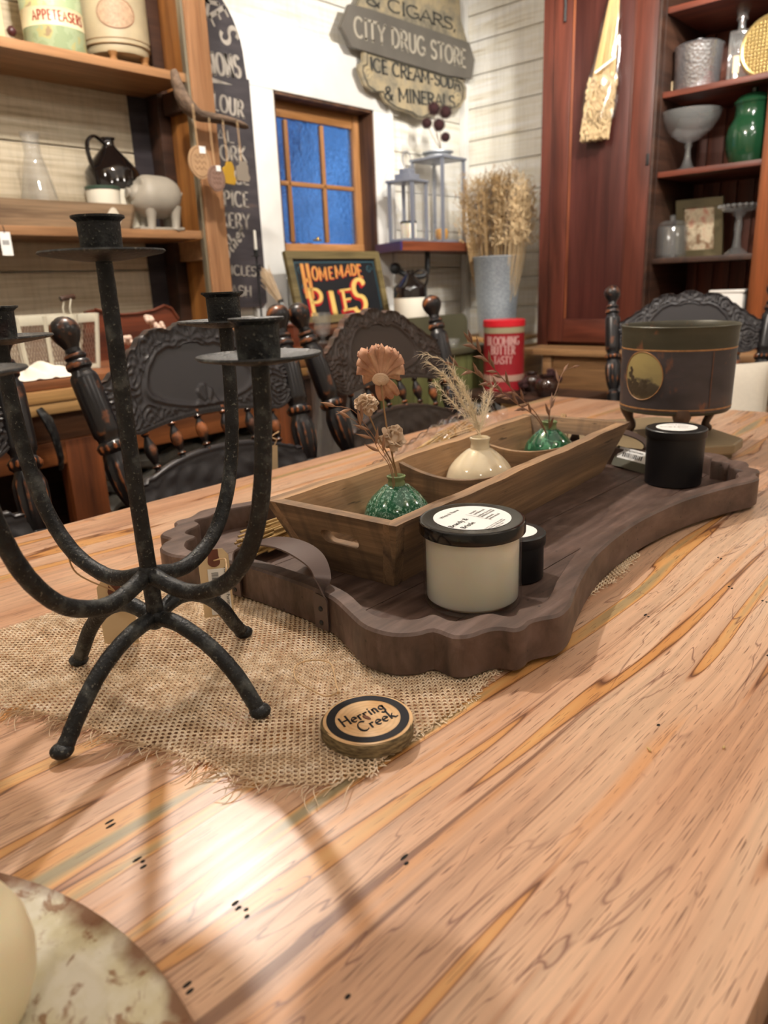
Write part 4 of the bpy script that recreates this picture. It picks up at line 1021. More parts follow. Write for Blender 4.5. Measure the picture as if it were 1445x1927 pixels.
# ================================================================== DRIED FLOWERS
SOLA = Mt('brown_sola_petal', 'b07f5f', .75, Subsurface_Weight=.1, Subsurface_Scale=.004)
_n = SOLA.noise(SOLA.co((70, 70, 70)), 1, 3); SOLA.set('Base Color', SOLA.ramp(_n, [(.3, 'a2735a'), (.6, 'c19475'), (.8, 'd6ad8f')])); SOLA = SOLA.m
SOLAW = flat('cream_sola_petal', 'e0c6ab', .8, var=.2, bs=700); STEM = flat('dry_stem', '9b7a55', .7); OAT = flat('dry_oat', 'a87f62', .6, var=.25, bs=500); REDSTEM = flat('reddish_dry_stem', '94705a', .65, var=.3, bs=300)
def petal(mb, M_, L, w, curl, cup, n=6, grooves=0):
    def fn(u, v):
        s_ = v*2-1; ww = w*(sin(pi*min(1, .12+u*.80))**.7)
        x = s_*ww; y = u*L; z = curl*sin(u*pi*.62)*L-cup*(s_*s_)*w+(.0008*abs(sin(s_*grooves*pi)) if grooves else 0)
        if u > .8: z += (u-.8)*L*.5*curl
        return M_ @ Vector((x, y, z))
    mb.grid(fn, n, 8)
def stemtube(mb, pts, r): mb.tube(bez(pts, 6), r, 6)
def YP(px, py, Y): return PY(px, py, Y)
b1 = v1+Vector((0, 0, .079))
ft = thing('dried_flower', 'large tan carved wood flower seen from behind on a thin stem', 'dried flower', b1, 0, 'dried flowers in the near green vase')
fc = YP(716, 712, .585)-b1
mb = MB(); stemtube(mb, [(0, 0, -.06), (-.001, .0, .0), (YP(727, 800, .585)-b1), fc], .00105); mb.build('stem', STEM, ft)
ax = (Vector((.60, .52, .60))).normalized(); q = ax.to_track_quat('Z', 'Y').to_matrix().to_4x4(); rf_ = random.Random(3)
mb = MB()
for ring, (npt, L, w, tilt, lift) in enumerate(((13, .0305, .0118, .22, .0), (12, .0305, .0108, .55, .002), (12, .0295, .0100, .85, .005), (11, .027, .0090, 1.12, .008), (9, .022, .0066, 1.35, .011), (6, .018, .0060, 1.5, .013))):
    for k in range(npt):
        a = 2*pi*k/npt+ring*.29+rf_.uniform(-.06, .06); tl = tilt+rf_.uniform(-.07, .07); LL = L*rf_.uniform(.92, 1.06)
        for lay in range(2):
            M_ = Matrix.Translation(fc) @ q @ Matrix.Rotation(a, 4, 'Z') @ Matrix.Translation((0, .003, lift+lay*.0011)) @ Matrix.Rotation(tl+lay*.07, 4, 'X')
            petal(mb, M_, LL*(1+.05*lay), w*(.74-.06*lay), .34, -1.25, 9, 3)
for a in (2.7, 3.15, 2.35):                                             # drooping petals
    M_ = Matrix.Translation(fc) @ q @ Matrix.Rotation(a, 4, 'Z') @ Matrix.Rotation(-.45, 4, 'X'); petal(mb, M_, .029, .007, .1, -.3, 8, 3)
hd = mb.build('petals', SOLA, ft, 60, solid=.0007)
mb = MB()
for k in range(5): mb.lathe([(.0095-.0018*k, -.001-.0009*k), (.0100-.0018*k, -.0022-.0009*k), (.0085-.0018*k, -.0034-.0009*k)], 20, fc, q)
mb.build('calyx', SOLAW, ft)
def sola(px, py, R, label, way, mat=SOLAW, seed=1, up=.3):
    t = thing('dried_flower', label, 'dried flower', b1, 0, 'dried flowers in the near green vase'); c = YP(px, py, .578)-b1
    mb = MB(); stemtube(mb, [(0, 0, -.05), (.001, 0, .0)]+[YP(*w, .580)-b1 for w in way]+[c-Vector((0, 0, R*.5))], .0009); mb.build('stem', STEM, t)
    r_ = random.Random(seed); mb = MB(); mb.ball(c, R*.62, 12, 8)
    for k in range(60):
        z = 1-2*(k+.5)/60; a = k*2.39996; d = Vector((math.sqrt(1-z*z)*cos(a), math.sqrt(1-z*z)*sin(a), z))
        if z < -.75: continue
        qq = d.to_track_quat('Y', 'Z').to_matrix().to_4x4()
        M_ = Matrix.Translation(c+d*R*.25) @ qq @ Matrix.Rotation(r_.uniform(-3, 3), 4, 'Y') @ Matrix.Rotation(r_.uniform(.1, .7), 4, 'X')
        petal(mb, M_, R*r_.uniform(.62, .85), R*r_.uniform(.28, .42), .5, r_.uniform(-.8, .6), 5)
    mb.build('petals', mat, t, 60, solid=.0004); return t
sola(690, 762, .0135, 'small pale rosebud flower just below the large brown flower', [(716, 830)], seed=2)
sola(738, 824, .0155, 'small curly cream flower lowest above the near vase', [(739, 860)], seed=5)
def oat(t, root, way, seeds, mat, Yp, sr=.0016, sl_=.0075, stem=.0006):
    P = bez([root]+[YP(*w, Yp)-Vector(t.location) for w in way], 8); mb = MB(); mb.tube(P, [stem*(1-.5*i/len(P)) for i in range(len(P))], 5); st = mb.build('stem', mat, t)
    mb = MB()
    for f, sd in seeds:
        i = min(len(P)-2, int(f*(len(P)-1))); d = (P[i+1]-P[i]).normalized(); side_ = d.cross(Vector((_fw))).normalized()*sd; dd = (d+side_*.55).normalized()
        M_ = dd.to_track_quat('Z', 'Y').to_matrix().to_4x4(); c = P[i]+dd*sl_
        pr = [(.0001, -sl_), (sr*.7, -sl_*.6), (sr, -sl_*.1), (sr*.75, sl_*.4), (sr*.25, sl_*.9), (.0001, sl_*1.25)]; mb.lathe(pr, 8, c, M_)
    mb.build('spikelet', mat, t)['kind'] = 'stuff' if len(seeds) > 100 else 'part'
    for o in t.children:
        if o.get('kind') == 'part': del o['kind']
ot = thing('oat_sprig', 'brown dried oat sprig leaning left over the trough edge', 'dried grass', b1, 0, 'dried oat sprigs in the near green vase')
oat(ot, Vector((-.002, 0, -.04)), [(738, 885), (715, 840), (688, 800), (660, 770), (618, 764)], [(.35, -1), (.55, 1), (.66, -1), (.8, 1), (.93, -.3)], OAT, .575, .0021, .0105)
ot = thing('oat_sprig', 'shorter dried oat sprig with pointed husks left of the curly flower', 'dried grass', b1, 0, 'dried oat sprigs in the near green vase')
oat(ot, Vector((-.003, .001, -.04)), [(735, 884), (714, 850), (700, 825), (672, 795), (650, 782)], [(.4, 1), (.5, -1), (.62, 1), (.75, -1), (.9, 0)], OAT, .57, .0021, .0105)
b2 = v2+Vector((0, 0, .090)); PAMP = flat('pale_plume', 'f3e6cc', .8, var=.12, bs=500)
pt = thing('grass_plume', 'pale feathery grass plume standing in the cream vase', 'dried grass', b2)
rg = random.Random(6); mb = MB()
for tip_, mid_, cnt, sp_ in (((830, 698), (872, 760), 210, .30), ((846, 690), (880, 752), 190, .28), ((815, 716), (862, 770), 110, .35), ((925, 730), (914, 775), 120, .26), ((912, 738), (908, 780), 90, .3), ((868, 716), (888, 770), 150, .3)):
    P = bez([Vector((0, 0, -.03)), Vector((0, 0, .006)), YP(*mid_, .60)-b2, YP(*tip_, .60)-b2], 10); n_ = len(P)
    mb.tube(P[:-4], .0005, 4)
    for k in range(cnt):
        i = int(11+(n_-13)*rg.random()**.8); A_ = P[i]; tg = (P[i+1]-P[i]).normalized(); L = rg.uniform(.010, .024)*(1.15-.5*(i/n_)); f = rg.uniform(.2, 1)
        dirn = (tg+Vector((rg.gauss(0, sp_), rg.gauss(0, sp_), rg.gauss(0, sp_)))).normalized(); cv = Vector((rg.gauss(0, .25), rg.gauss(0, .25), rg.gauss(-.05, .25)))*L
        mb.tube([A_, A_+dirn*L*.5, A_+dirn*L+cv], [.00032, .00028, .00012], 3, cap=False)
mb.build('plume', PAMP, pt, 0)['kind'] = 'stuff'
mb = MB()
for way in ([(880, 765), (860, 715), (835, 680), (795, 665)], [(875, 770), (850, 722), (830, 700), (805, 682)]):
    P = bez([Vector((0, 0, 0))]+[YP(*w, .60)-b2 for w in way], 8); mb.tube(P, [.0005*(1-.7*i/len(P)) for i in range(len(P))], 4)
    for i in range(len(P)//3, len(P)-1):
        for s_ in range(3):
            d = (P[i+1]-P[i]).normalized()+Vector((rg.uniform(-.4, .4), rg.uniform(-.4, .4), rg.uniform(-.5, .3))); mb.tube([P[i], P[i]+d*.010, P[i]+d*.018+Vector((0, 0, -.003))], [.0002, .0002, .0001], 3, cap=False)
mb.build('fine_spray', PAMP, pt, 0)['kind'] = 'stuff'
b3 = v3+Vector((0, 0, .077)); gp = 'reddish sprigs in the far green vase'
for lab_, way, seeds in (('long reddish grass sprig reaching farthest up left from the far vase', [(1010, 780), (975, 745), (935, 700), (905, 665), (882, 640)], [(.3, 1), (.36, -1), (.4, .5), (.44, 1), (.48, -.4), (.52, -1), (.56, .6), (.6, 1), (.64, -.5), (.68, -1), (.72, .4), (.76, 1), (.80, -.6), (.83, -1), (.87, .5), (.9, 1), (.94, -.8), (.97, -.2)]),
    ('lower reddish grass sprig arching left from the far vase', [(1008, 785), (970, 758), (930, 728), (890, 700), (850, 686)], [(.25, -1), (.30, .5), (.34, 1), (.38, -.5), (.42, -1), (.46, .6), (.5, 1), (.54, -.4), (.58, -1), (.62, .5), (.67, 1), (.71, -.5), (.75, -1), (.80, .6), (.84, 1), (.93, -1), (1., 0)]),
    ('thin reddish sprig bending right toward the tin planter', [(1035, 770), (1047, 735), (1060, 700), (1082, 690)], [(.1, -.6), (.2, .5), (.6, 1), (.78, .3), (.95, 0)]),
    ('stubby reddish sprig standing upright in the far vase', [(1033, 782), (1036, 765)], [(.3, -.6), (.5, .6), (.75, -.3), (.95, .2)])):
    t = thing('grass_sprig', lab_, 'dried grass', b3, 0, gp); oat(t, Vector((0, 0, -.03)), way, seeds, REDSTEM, .60, .0023, .0110, .0010)
# ================================================================== CHAIRS
def zprof(z): return .19+.35*(z-.45) if z > .45 else .19+.15*(.45-z)*1.0
def xw(z): return .2175+.10*(z-.74)
CP = [(.45, .0205), (.52, .0175), (.56, .021), (.60, .022), (.70, .0225), (.712, .0240), (.718, .0235), (.722, .0185), (.727, .0165), (.742, .0205), (.76, .0245), (.78, .0262), (.80, .0258), (.812, .0225), (.820, .0195), (.824, .0235), (.828, .0262), (.834, .0268), (.838, .0245), (.842, .0200), (.848, .0205), (.853, .0240), (.860, .0248), (.95, .0248), (.956, .0235), (.962, .0185), (.966, .0175), (.970, .0220), (.976, .0228), (.981, .0205), (.984, .0165), (.988, .0195), (.992, .0190), (.996, .0145), (1.003, .0130), (1.010, .0160), (1.018, .0215), (1.027, .0255), (1.036, .0265), (1.045, .0235), (1.052, .0165), (1.056, .0080), (1.0575, .0002)]
def crest_top(t):
    P = [(0, 1.034), (.06, 1.033), (.12, 1.026), (.17, 1.020), (.24, 1.026), (.34, 1.024), (.45, 1.012), (.56, .992), (.68, .974), (.8, .955), (.9, .942), (1.0, .935)]
    t = abs(t)
    for a, b in zip(P[:-1], P[1:]):
        if t <= b[0]: f = (t-a[0])/(b[0]-a[0]); f = f*f*(3-2*f); return a[1]+(b[1]-a[1])*f
    return P[-1][1]
def crest_bot(t): t = abs(t); return .856-.016*min(1, t/.75)**2+(.03*((t-.75)/.25)**2 if t > .75 else 0)
def relief(u, v):
    h = 0; au = abs(u)
    d = math.hypot(u/.56, (v-.47)/.37)
    h += 1.0*math.exp(-((d-1)/.055)**2)+.5*math.exp(-((d-1.13)/.03)**2)
    if d > 1.12:
        for cx, cy, R, k, tw in ((.26, .93, .13, 3.1, 1), (.46, .84, .15, 3.3, -1), (.66, .72, .15, 3.2, 1), (.80, .50, .17, 3.2, -1), (.83, .27, .15, 3.3, 1), (.62, .13, .13, 3.1, -1), (.93, .70, .11, 2.5, 1), (.42, .06, .10, 2.6, 1)):
            r = math.hypot(au-cx, (v-cy)*.55)
            if r < R: a = math.atan2((v-cy)*.55, au-cx)*tw; h += .75*(.5+.5*sin(a+r/R*k*2*pi))*min(1, (R-r)/(R*.25))
        h += .25*sin(au*60+v*22)*sin(v*34-au*16)
    rs_ = math.hypot(u, (v-.80)*.5)
    if v > .78 and rs_ < .14: h = .4+.7*(.5+.5*cos(math.atan2(u, (v-.80)*.5)*14))*min(1, (.14-rs_)/.02+.2)
    rp_ = math.hypot(u, (v-.10)*.5)
    if .08 < v < .42 and rp_ < .11: h = max(h, .35+.8*(.5+.5*cos(math.atan2(u, (v-.08)*.5)*9)))
    if v < .075: h = .5*(.5+.5*sin(u*150))*math.exp(-((v-.04)/.02)**2)
    e = crest = min((1-v)*3, v*6, (1-au)*8); h += .9*math.exp(-((1-v)/.035)**2)
    return h
def make_chair(pmat, hires=True):
    t = thing('pressed_back_chair', 'x', 'chair')
    # seat
    mb = MB(); sp = [(-.19, -.20), (.19, -.20), (.215, -.17), (.225, 0), (.215, .15), (.19, .20), (-.19, .20), (-.215, .15), (-.225, 0), (-.215, -.17)]
    mb.prism(sp, .035, lambda x, y, z: (x, y, .425+z)); st = mb.build('seat', CHAIRB, t, 0); md = st.modifiers.new('b', 'BEVEL'); md.width = .008; md.segments = 3
    for s in (-1, 1):
        lp = [(.016, 0), (.013, .02), (.016, .08), (.021, .16), (.024, .26), (.018, .30), (.024, .33), (.018, .36), (.022, .40), (.022, .43)]
        d = Vector((s*.03, -.03, -.43)).normalized()*-1; M_ = d.to_track_quat('Z', 'Y').to_matrix().to_4x4(); MB().lathe(lp, 16, (s*.20, -.20, 0), M_).build('leg', CHAIRB, t)
        M_ = Vector((-s*.02, -.07, .43)).to_track_quat('Z', 'Y').to_matrix().to_4x4(); MB().lathe(lp, 16, (s*.215, .25, 0), M_).build('leg', CHAIRB, t)
        B_ = Vector((s*xw(.45), zprof(.45), .44)); Tp = Vector((s*xw(1.057), zprof(1.057), 1.057)); d = Tp-B_; M_ = d.to_track_quat('Z', 'Y').to_matrix().to_4x4(); k = d.length/(1.0575-.45)
        fl = lambda i, z, a: (.06*cos(a*10) if (.735-.45)*k < z < (.812-.45)*k else (.05*cos(a*12) if (.823-.45)*k < z < (.837-.45)*k else 0))
        pr = []
        for (z0_, r0_), (z1_, r1_) in zip(CP[:-1], CP[1:]): pr += [(r0_, (z0_-.45)*k)]+([(r0_+(r1_-r0_)*.5, ((z0_+z1_)/2-.45)*k)] if z1_-z0_ > .012 else [])
        pr.append((CP[-1][1], (CP[-1][0]-.45)*k))
        MB().lathe(pr, 48 if hires else 32, B_, M_, fl).build('back_post', CHAIRB, t, 32)
    for z, y in ((.16, -.215), (.24, -.21)): MB().lathe([(.008, -.19), (.012, -.05), (.014, 0), (.012, .05), (.008, .19)], 12, (0, y, z), Matrix.Rotation(pi/2, 4, 'Y')).build('stretcher', CHAIRB, t)
    nu, nv = (150, 64) if hires else (90, 40)
    def surf(back):
        def fn(a, b):
            u = a*2-1; z = crest_bot(u)+(crest_top(u)-crest_bot(u))*b; x = u*(xw(z)-.008); y = zprof(z)+.012*(1-u*u)-.006+(.010 if back else -.0048*relief(u, b)*.9-.004)
            return (x, y, z)
        return fn
    mb = MB(); mb.grid(surf(False), nu, nv); nB = len(mb.v); mb.grid(surf(True), nu, nv); mb.f[nu*nv:] = [tuple(reversed(f)) for f in mb.f[nu*nv:]]
    W1 = nv+1
    for i in range(nu): 
        for c0 in (0, nv): a = i*W1+c0; b = (i+1)*W1+c0; mb.f.append((a, b, b+nB, a+nB))
    mb.build('crest_panel', pmat, t, 60, fixn=True)
    lt = lambda u: .792-.030*min(1, abs(u)/.8)**2.2-(.006 if abs(u) > .86 else 0)
    def low(back):
        def fn(a, b):
            u = a*2-1; z = .665+(lt(u)-.665)*b; x = u*(xw(z)-.008); rr_ = (.5+.5*sin(abs(u)*30+b*10))*(.5+.5*sin(b*16-abs(u)*9))*.8*(b < .86)+.9*math.exp(-((b-.97)/.03)**2)+(.5*(.5+.5*sin(u*150)) if .86 < b < .93 else 0)
            return (x, zprof(z)+.010*(1-u*u)-.004+(.009 if back else -.003*rr_-.004), z)
        return fn
    mb = MB(); n1, n2 = nu*2//3, nv//2; mb.grid(low(False), n1, n2); nB = len(mb.v); mb.grid(low(True), n1, n2); mb.f[n1*n2:] = [tuple(reversed(f)) for f in mb.f[n1*n2:]]; W1 = n2+1
    for i in range(n1):
        for c0 in (0, n2): a = i*W1+c0; b = (i+1)*W1+c0; mb.f.append((a, b, b+nB, a+nB))
    mb.build('lower_panel', pmat, t, 60, fixn=True)
    for k in range(6):
        u = -.73+k*1.46/5; zb, zt = lt(u)-.006, crest_bot(u)+.010; B_ = Vector((u*.205, zprof(zb)+.006, zb)); Tp = Vector((u*.212, zprof(zt)+.006, zt)); d = Tp-B_; L = d.length
        pr = [(.0055, 0), (.006, .06), (.0045, .1), (.0085, .16), (.0045, .22), (.0075, .30), (.0110, .40), (.0125, .5), (.0110, .6), (.0075, .70), (.0045, .78), (.0085, .84), (.0045, .9), (.006, .95), (.0055, 1)]
        MB().lathe([(r, z*L) for r, z in pr], 16, B_, d.to_track_quat('Z', 'Y').to_matrix().to_4x4()).build('spindle', CHAIRB, t)
    return t
ch = make_chair(CHAIRP); ch.location = (.872, .93, 0)
ch['label'] = 'black pressed-back chair tucked behind the candelabra, paper tag on its back'
c2 = make_chair(CHAIRP2); c2.location = (1.428, .93, 0)
c2['label'] = 'brownish pressed-back chair behind the dried flowers, in front of the pies sign'
c0 = copy_tree(ch); c0.location = (.262, .93, 0); c0['label'] = 'black pressed-back chair cut off at the left edge of the photo'
c3 = copy_tree(ch); PE = CAM+_ray(1299, 560)*2.42; c3.location = (PE.x-.397*cos(rad(20)), PE.y-.397*sin(rad(20)), 0); c3.rotation_euler = (0, 0, rad(-70)); c3['label'] = 'black pressed-back chair at the far table end holding the linen cushion'
for o in (ch, c2, c0, c3): o['group'] = 'pressed-back chairs round the dining table'
LINEN = flat('white_linen', 'e9e2d4', .9, bump=.5, bs=700, var=.05)
def cushion(name, label, w, h, d, M_, mat, wl='cushion'):
    def fn(sg):
        def g(a, b):
            u, v = a*2-1, b*2-1; e = (max(0, 1-u**4)*max(0, 1-v**4))**.42; pull = 1-.07*(1-abs(u)**2)*abs(v)**3; pull2 = 1-.07*(1-abs(v)**2)*abs(u)**3
            wr = .004*sin(u*7+v*5)*e; return M_ @ Vector((u*w/2*pull2, sg*(d/2*e+wr*.5), v*h/2*pull))
        return g
    mb = MB(); mb.grid(fn(-1), 36, 36); mb.grid(fn(1), 36, 36); mb.f[36*36:] = [tuple(reversed(f)) for f in mb.f[36*36:]]
    L = M_ @ Vector((0, 0, -h/2)); return tag(mb.build(name, mat, loc=L, ang=80), label, wl)
cushion('cushion', 'white linen cushion propped on the far end chair', .39, .37, .12, Matrix.Translation((PE.x-.235*cos(rad(20))+.03, PE.y-.235*sin(rad(20))-.05, .65)) @ Matrix.Rotation(rad(-70), 4, 'Z') @ Matrix.Rotation(rad(-20), 4, 'X'), LINEN)
# paper tag hanging on the first chair back
tg = thing('price_tag', 'cream paper tag hanging from the back of the chair behind the candelabra', 'price tag', PY(516, 885, 1.19))
o_ = Vector(tg.location); mb = MB(); cns = [PY(506, 838, 1.185)-o_, PY(522, 838, 1.185)-o_, PY(523, 884, 1.185)-o_, PY(508, 888, 1.185)-o_]
mb.add(cns+[p+Vector((0, .0006, 0)) for p in cns], [(0, 1, 2, 3), (7, 6, 5, 4), (0, 4, 5, 1), (2, 6, 7, 3), (1, 5, 6, 2), (0, 3, 7, 4)]); mb.build('card', KRAFT, tg, 0)
mb = MB(); mb.tube(bez([PY(514, 842, 1.184)-o_, PY(520, 828, 1.184)-o_, PY(510, 822, 1.186)-o_, PY(525, 812, 1.19)-o_], 6), .0012, 5); mb.build('string', STRING, tg)
# ================================================================== BACKGROUND HELPERS
def SZ(P, npx): return npx*((Vector(P)-CAM).dot(_fw))/CF
def lath(name, label, cat, loc, parts, seg=40, group=None, rz=0):
    t = thing(name, label, cat, loc, rz, group)
    for nm, pr, mat in parts: MB().lathe(pr, seg).build(nm, mat, t, 45)
    return t
def fit(mb, txt, p0, p1, h, fn_n, thick, thin, gap=.12, serif=0, nib=0, depth=.002, ital=0, up=None, mono=False):
    p0, p1 = Vector(p0), Vector(p1); L = (p1-p0).length; u = (p1-p0).normalized(); n = fn_n; v = up or n.cross(u).normalized()
    if v.z < 0: v = -v
    tw = sum(GL[c][0] for c in txt); wide = (L/h-gap*(len(txt)-1))/tw
    return pen(mb, txt, lambda x, y, z=0: p0+u*x+v*y+n*z, h, thick, thin, nib, serif, gap, max(.2, wide), ital, depth, center=False, mono=mono)
N_Y = Vector((0, -1, 0)); N_X = Vector((-1, 0, 0))
SHELFW = wood('shelf_oak', 'b98b62', '84603f', 0, 1.3, .5, .5); POSTW = wood('shelf_post', 'bd8f66', '8a6040', 2, 1.3, .55, .5); PANELW = wood('side_panel_amber', 'a97038', '7c4c22', 2, 1., .45, .4)
DARKW = wood('dark_brown_wood', '4b3124', '2a1a13', 0, 1.2, .5)
# ================================================================== SHELF UNIT on the window wall
SF, SB = 2.42, 2.735
su = thing('wooden_shelf_unit', 'open oak shelf unit on the left of the window wall', 'shelf unit', (.6, SB, 0))
def ab(mb, x0, x1, y0, y1, z0, z1, bev=.002): o = Vector((.6, SB, 0)); mb.box((Vector(((x0+x1)/2, (y0+y1)/2, (z0+z1)/2))-o), (x1-x0, y1-y0, z1-z0), bev=bev); return mb
ZU, ZL = 1.818, 1.305
px_post0, px_post1 = PY(349, 0, SF).x, PY(390, 0, SF).x
xp0, xp1 = PY(352, 100, SF).x, PY(392, 100, SF).x
for zt in (ZU, ZL): ab(MB(), -.9, xp0-.002, SF+.01, SB-.02, zt-.028, zt).build('shelf', SHELFW, su, 30)
ab(MB(), xp0, xp1, SF-.01, SF+.035, .0, 2.45, .003).build('post', POSTW, su, 30)
ab(MB(), xp0-.012, xp0-.001, SF-.004, SF+.02, .9, 2.45, .001).build('metal_strip', flat('steel_strip', 'a8a08c', .35, .8), su, 30)
ab(MB(), xp1-.04, xp1-.015, SF+.036, SB-.02, .3, 2.4).build('side_panel', PANELW, su, 30)
ab(MB(), xp1-.09, xp1-.041, SB-.10, SB-.021, .3, 2.4).build('rear_post', DARKW, su, 30)
for zt, m_ in ((ZU, DARKW), (ZL, SHELFW)): ab(MB(), xp1-.075, xp1-.0405, SF+.05, SB-.11, zt-.10, zt-.029).build('cleat', m_, su, 30)
mb = MB(); z = .35
while z < 2.45: ab(mb, -.9, xp1-.092, SB-.019, SB-.002, z, min(2.45, z+.208)-.005, .002); z += .208
mb.build('back_boards', WALLG, su, 30)
def disc_on(mb, f, a, b, N, R=8):
    mb.add([f(a*r/R*cos(2*pi*k/N), b*r/R*sin(2*pi*k/N)) for r in range(1, R+1) for k in range(N)], [tuple(range(N))]+[((r-1)*N+k, r*N+k, r*N+(k+1) % N, (r-1)*N+(k+1) % N) for r in range(1, R) for k in range(N)])
# --- items on the upper shelf
TINC = flat('cream_tin', 'd9cba0', .4, var=.1)
p = PY(6, 70, 2.50); p.z = ZU
t = thing('storage_tin', 'cream painted tin with dark red knob at the far left of the top shelf', 'tin', p)
MB().box((-.03, .03, .13), (SZ(p, 50), SZ(p, 40), .26), bev=.01).build('body', TINC, t); MB().ball((.012, -.035, .028), .014, 14, 8).build('knob', flat('dark_red_knob', '3f1a1c', .4), t)
def m_appt():
    m = Mt('printed_green_tin', '9db08c', .4); n = m.noise(m.co((22, 22, 22)), 1, 3); z = m.n('SeparateXYZ', out=2, Vector=m.co())
    c = m.ramp(n, [(.36, '8e9f78'), (.48, 'a9b893'), (.6, 'c9b46c'), (.68, '9c5238')], 'CONSTANT')
    c = m.mix(.5, c, '9fae8a'); band = m.math('MULTIPLY', m.math('GREATER_THAN', z, .062), m.math('LESS_THAN', z, .112)); c = m.mix(band, c, 'ddd0a9'); m.set('Base Color', c); return m.m
p = PY(106, 90, 2.52); p.z = ZU; R_ = SZ(p, 54)
t = thing('appetizer_tin', 'green printed round tin with red lettering on the top shelf', 'tin', p)
MB().lathe([(.0001, 0), (R_-.002, 0), (R_, .003), (R_, .06), (R_+.001, .062), (R_, .064), (R_, .11), (R_+.001, .112), (R_, .114), (R_, .24), (.0001, .24)], 48).build('body', m_appt(), t)
mb = MB(); a0 = math.atan2(-p.y, -p.x)
cyl = lambda R0, A0, zz: (lambda x, y, z=0: Vector(((R0+z)*cos(A0+x/R0), (R0+z)*sin(A0+x/R0), y+zz)))
pen(mb, 'APPETEASERS', cyl(R_+.0008, a0+.25, .075), .026, .18, .12, gap=.16, wide=.75, depth=.0006); mb.build('lettering', flat('print_red', '8e2f26', .5), t, 0)
p = PY(221, 103, 2.53); p.z = ZU; R_ = SZ(p, 61)
t = thing('footed_canister', 'tan round canister with oval country scene on brown feet', 'canister', p)
MB().lathe([(.0001, .028), (R_*.90, .028), (R_*.93, .034), (R_*.93, .050), (R_*.98, .052), (R_, .08), (R_, .24), (R_*.98, .26), (.0001, .26)], 48).build('body', flat('aged_ivory_paint', 'b9aa8b', .5, var=.3, bs=70), t)
mb = MB()
for zz, rr_ in ((.052, .985), (.066, 1.0)): mb.lathe([(R_*rr_+.0004, zz-.001), (R_*rr_+.0012, zz), (R_*rr_+.0004, zz+.001)], 48)
mb.build('painted_line', flat('brown_line', '8a6a48', .6), t)
for a in (-130, -50, 60): MB().lathe([(.0001, 0), (.012, 0), (.015, .006), (.011, .014), (.017, .03), (.0001, .031)], 12, (R_*.82*cos(rad(a)), R_*.82*sin(rad(a)), 0)).build('foot', flat('brown_foot', '8b6239', .5), t)
a0 = math.atan2(-p.y, -p.x); mb = MB(); N = 32; f = cyl(R_+.0012, a0+.1, .135)
disc_on(mb, f, .058, .042, N); mb.build('picture', flat('sepia_print', 'b5977a', .6, var=.35, bs=1100), t, 0)
mb = MB(); mb.tube([f(.060*cos(2*pi*k/N), .044*sin(2*pi*k/N)) for k in range(N)], .0012, 5, closed=True); mb.build('picture_border', flat('sepia_line', '8f6046', .6), t)
# --- items on the lower shelf
p = Vector((PY(60, 425, 2.47).x, 2.585, ZL)); xr = PY(262, 420, 2.47).x
t = thing('dough_trough', 'long grey-brown wooden trough on the lower shelf', 'wooden box', p); GT = wood('grey_trough', '9c8468', '6b5642', 0, 1.4, .75, .5, knots=1.2)
hh = .082
for sy in (-1, 1):
    mb = MB(); a = -.9-p.x+.03; b = xr-p.x; mb.add([(a, sy*.095, 0), (b-.02, sy*.095, 0), (b, sy*.112, hh), (a, sy*.112, hh), (a, sy*.083, 0), (b-.02, sy*.083, 0), (b, sy*.100, hh), (a, sy*.100, hh)], [(0, 1, 2, 3), (7, 6, 5, 4), (0, 4, 5, 1), (3, 2, 6, 7), (1, 5, 6, 2), (0, 3, 7, 4)]); mb.build('long_side', GT, t, 0, fixn=True)
mb = MB(); mb.add([(b-.02, -.095, 0), (b-.02, .095, 0), (b, .112, hh), (b, -.112, hh), (b-.03, -.095, 0), (b-.03, .095, 0), (b-.012, .112, hh), (b-.012, -.112, hh)], [(0, 1, 2, 3), (7, 6, 5, 4), (0, 4, 5, 1), (3, 2, 6, 7), (1, 5, 6, 2), (0, 3, 7, 4)]); mb.build('end_board', GT, t, 0, fixn=True)
MB().box(((a+b)/2-.01, 0, .004), (b-a-.03, .16, .007)).build('floor_board', GT, t, 0)
zt = ZL+.0085
def cz(px, py, Y=2.50): return PY(px, py, Y).z
p = Vector((PY(71, 350, 2.58).x, 2.58, zt)); H_ = cz(60, 251, 2.58)-zt; R_ = SZ(p, 35)
lath('glass_carafe', 'clear glass milk carafe standing in the grey trough', 'carafe', p, [('body', [(.0001, 0), (R_*.9, 0), (R_, .01), (R_, .07), (R_*.9, .10), (R_*.62, H_*.62), (R_*.43, H_*.78), (R_*.42, H_*.93), (R_*.50, H_*.97), (R_*.50, H_), (R_*.46, H_), (R_*.38, H_*.93), (R_*.39, H_*.78), (R_*.58, H_*.62), (R_*.86, .10), (R_*.96, .07), (.0001, .012)], CLEAR)])
BROWNGL = flat('black_brown_glaze', '14100f', .08, Coat_Weight=.5); STONEW = flat('stoneware_white', 'ddd8c8', .2)
p = Vector((PY(214, 350, 2.60).x, 2.60, zt)); H_ = cz(214, 261, 2.60)-zt; R_ = SZ(p, 49)*.97; z1_ = H_*.42
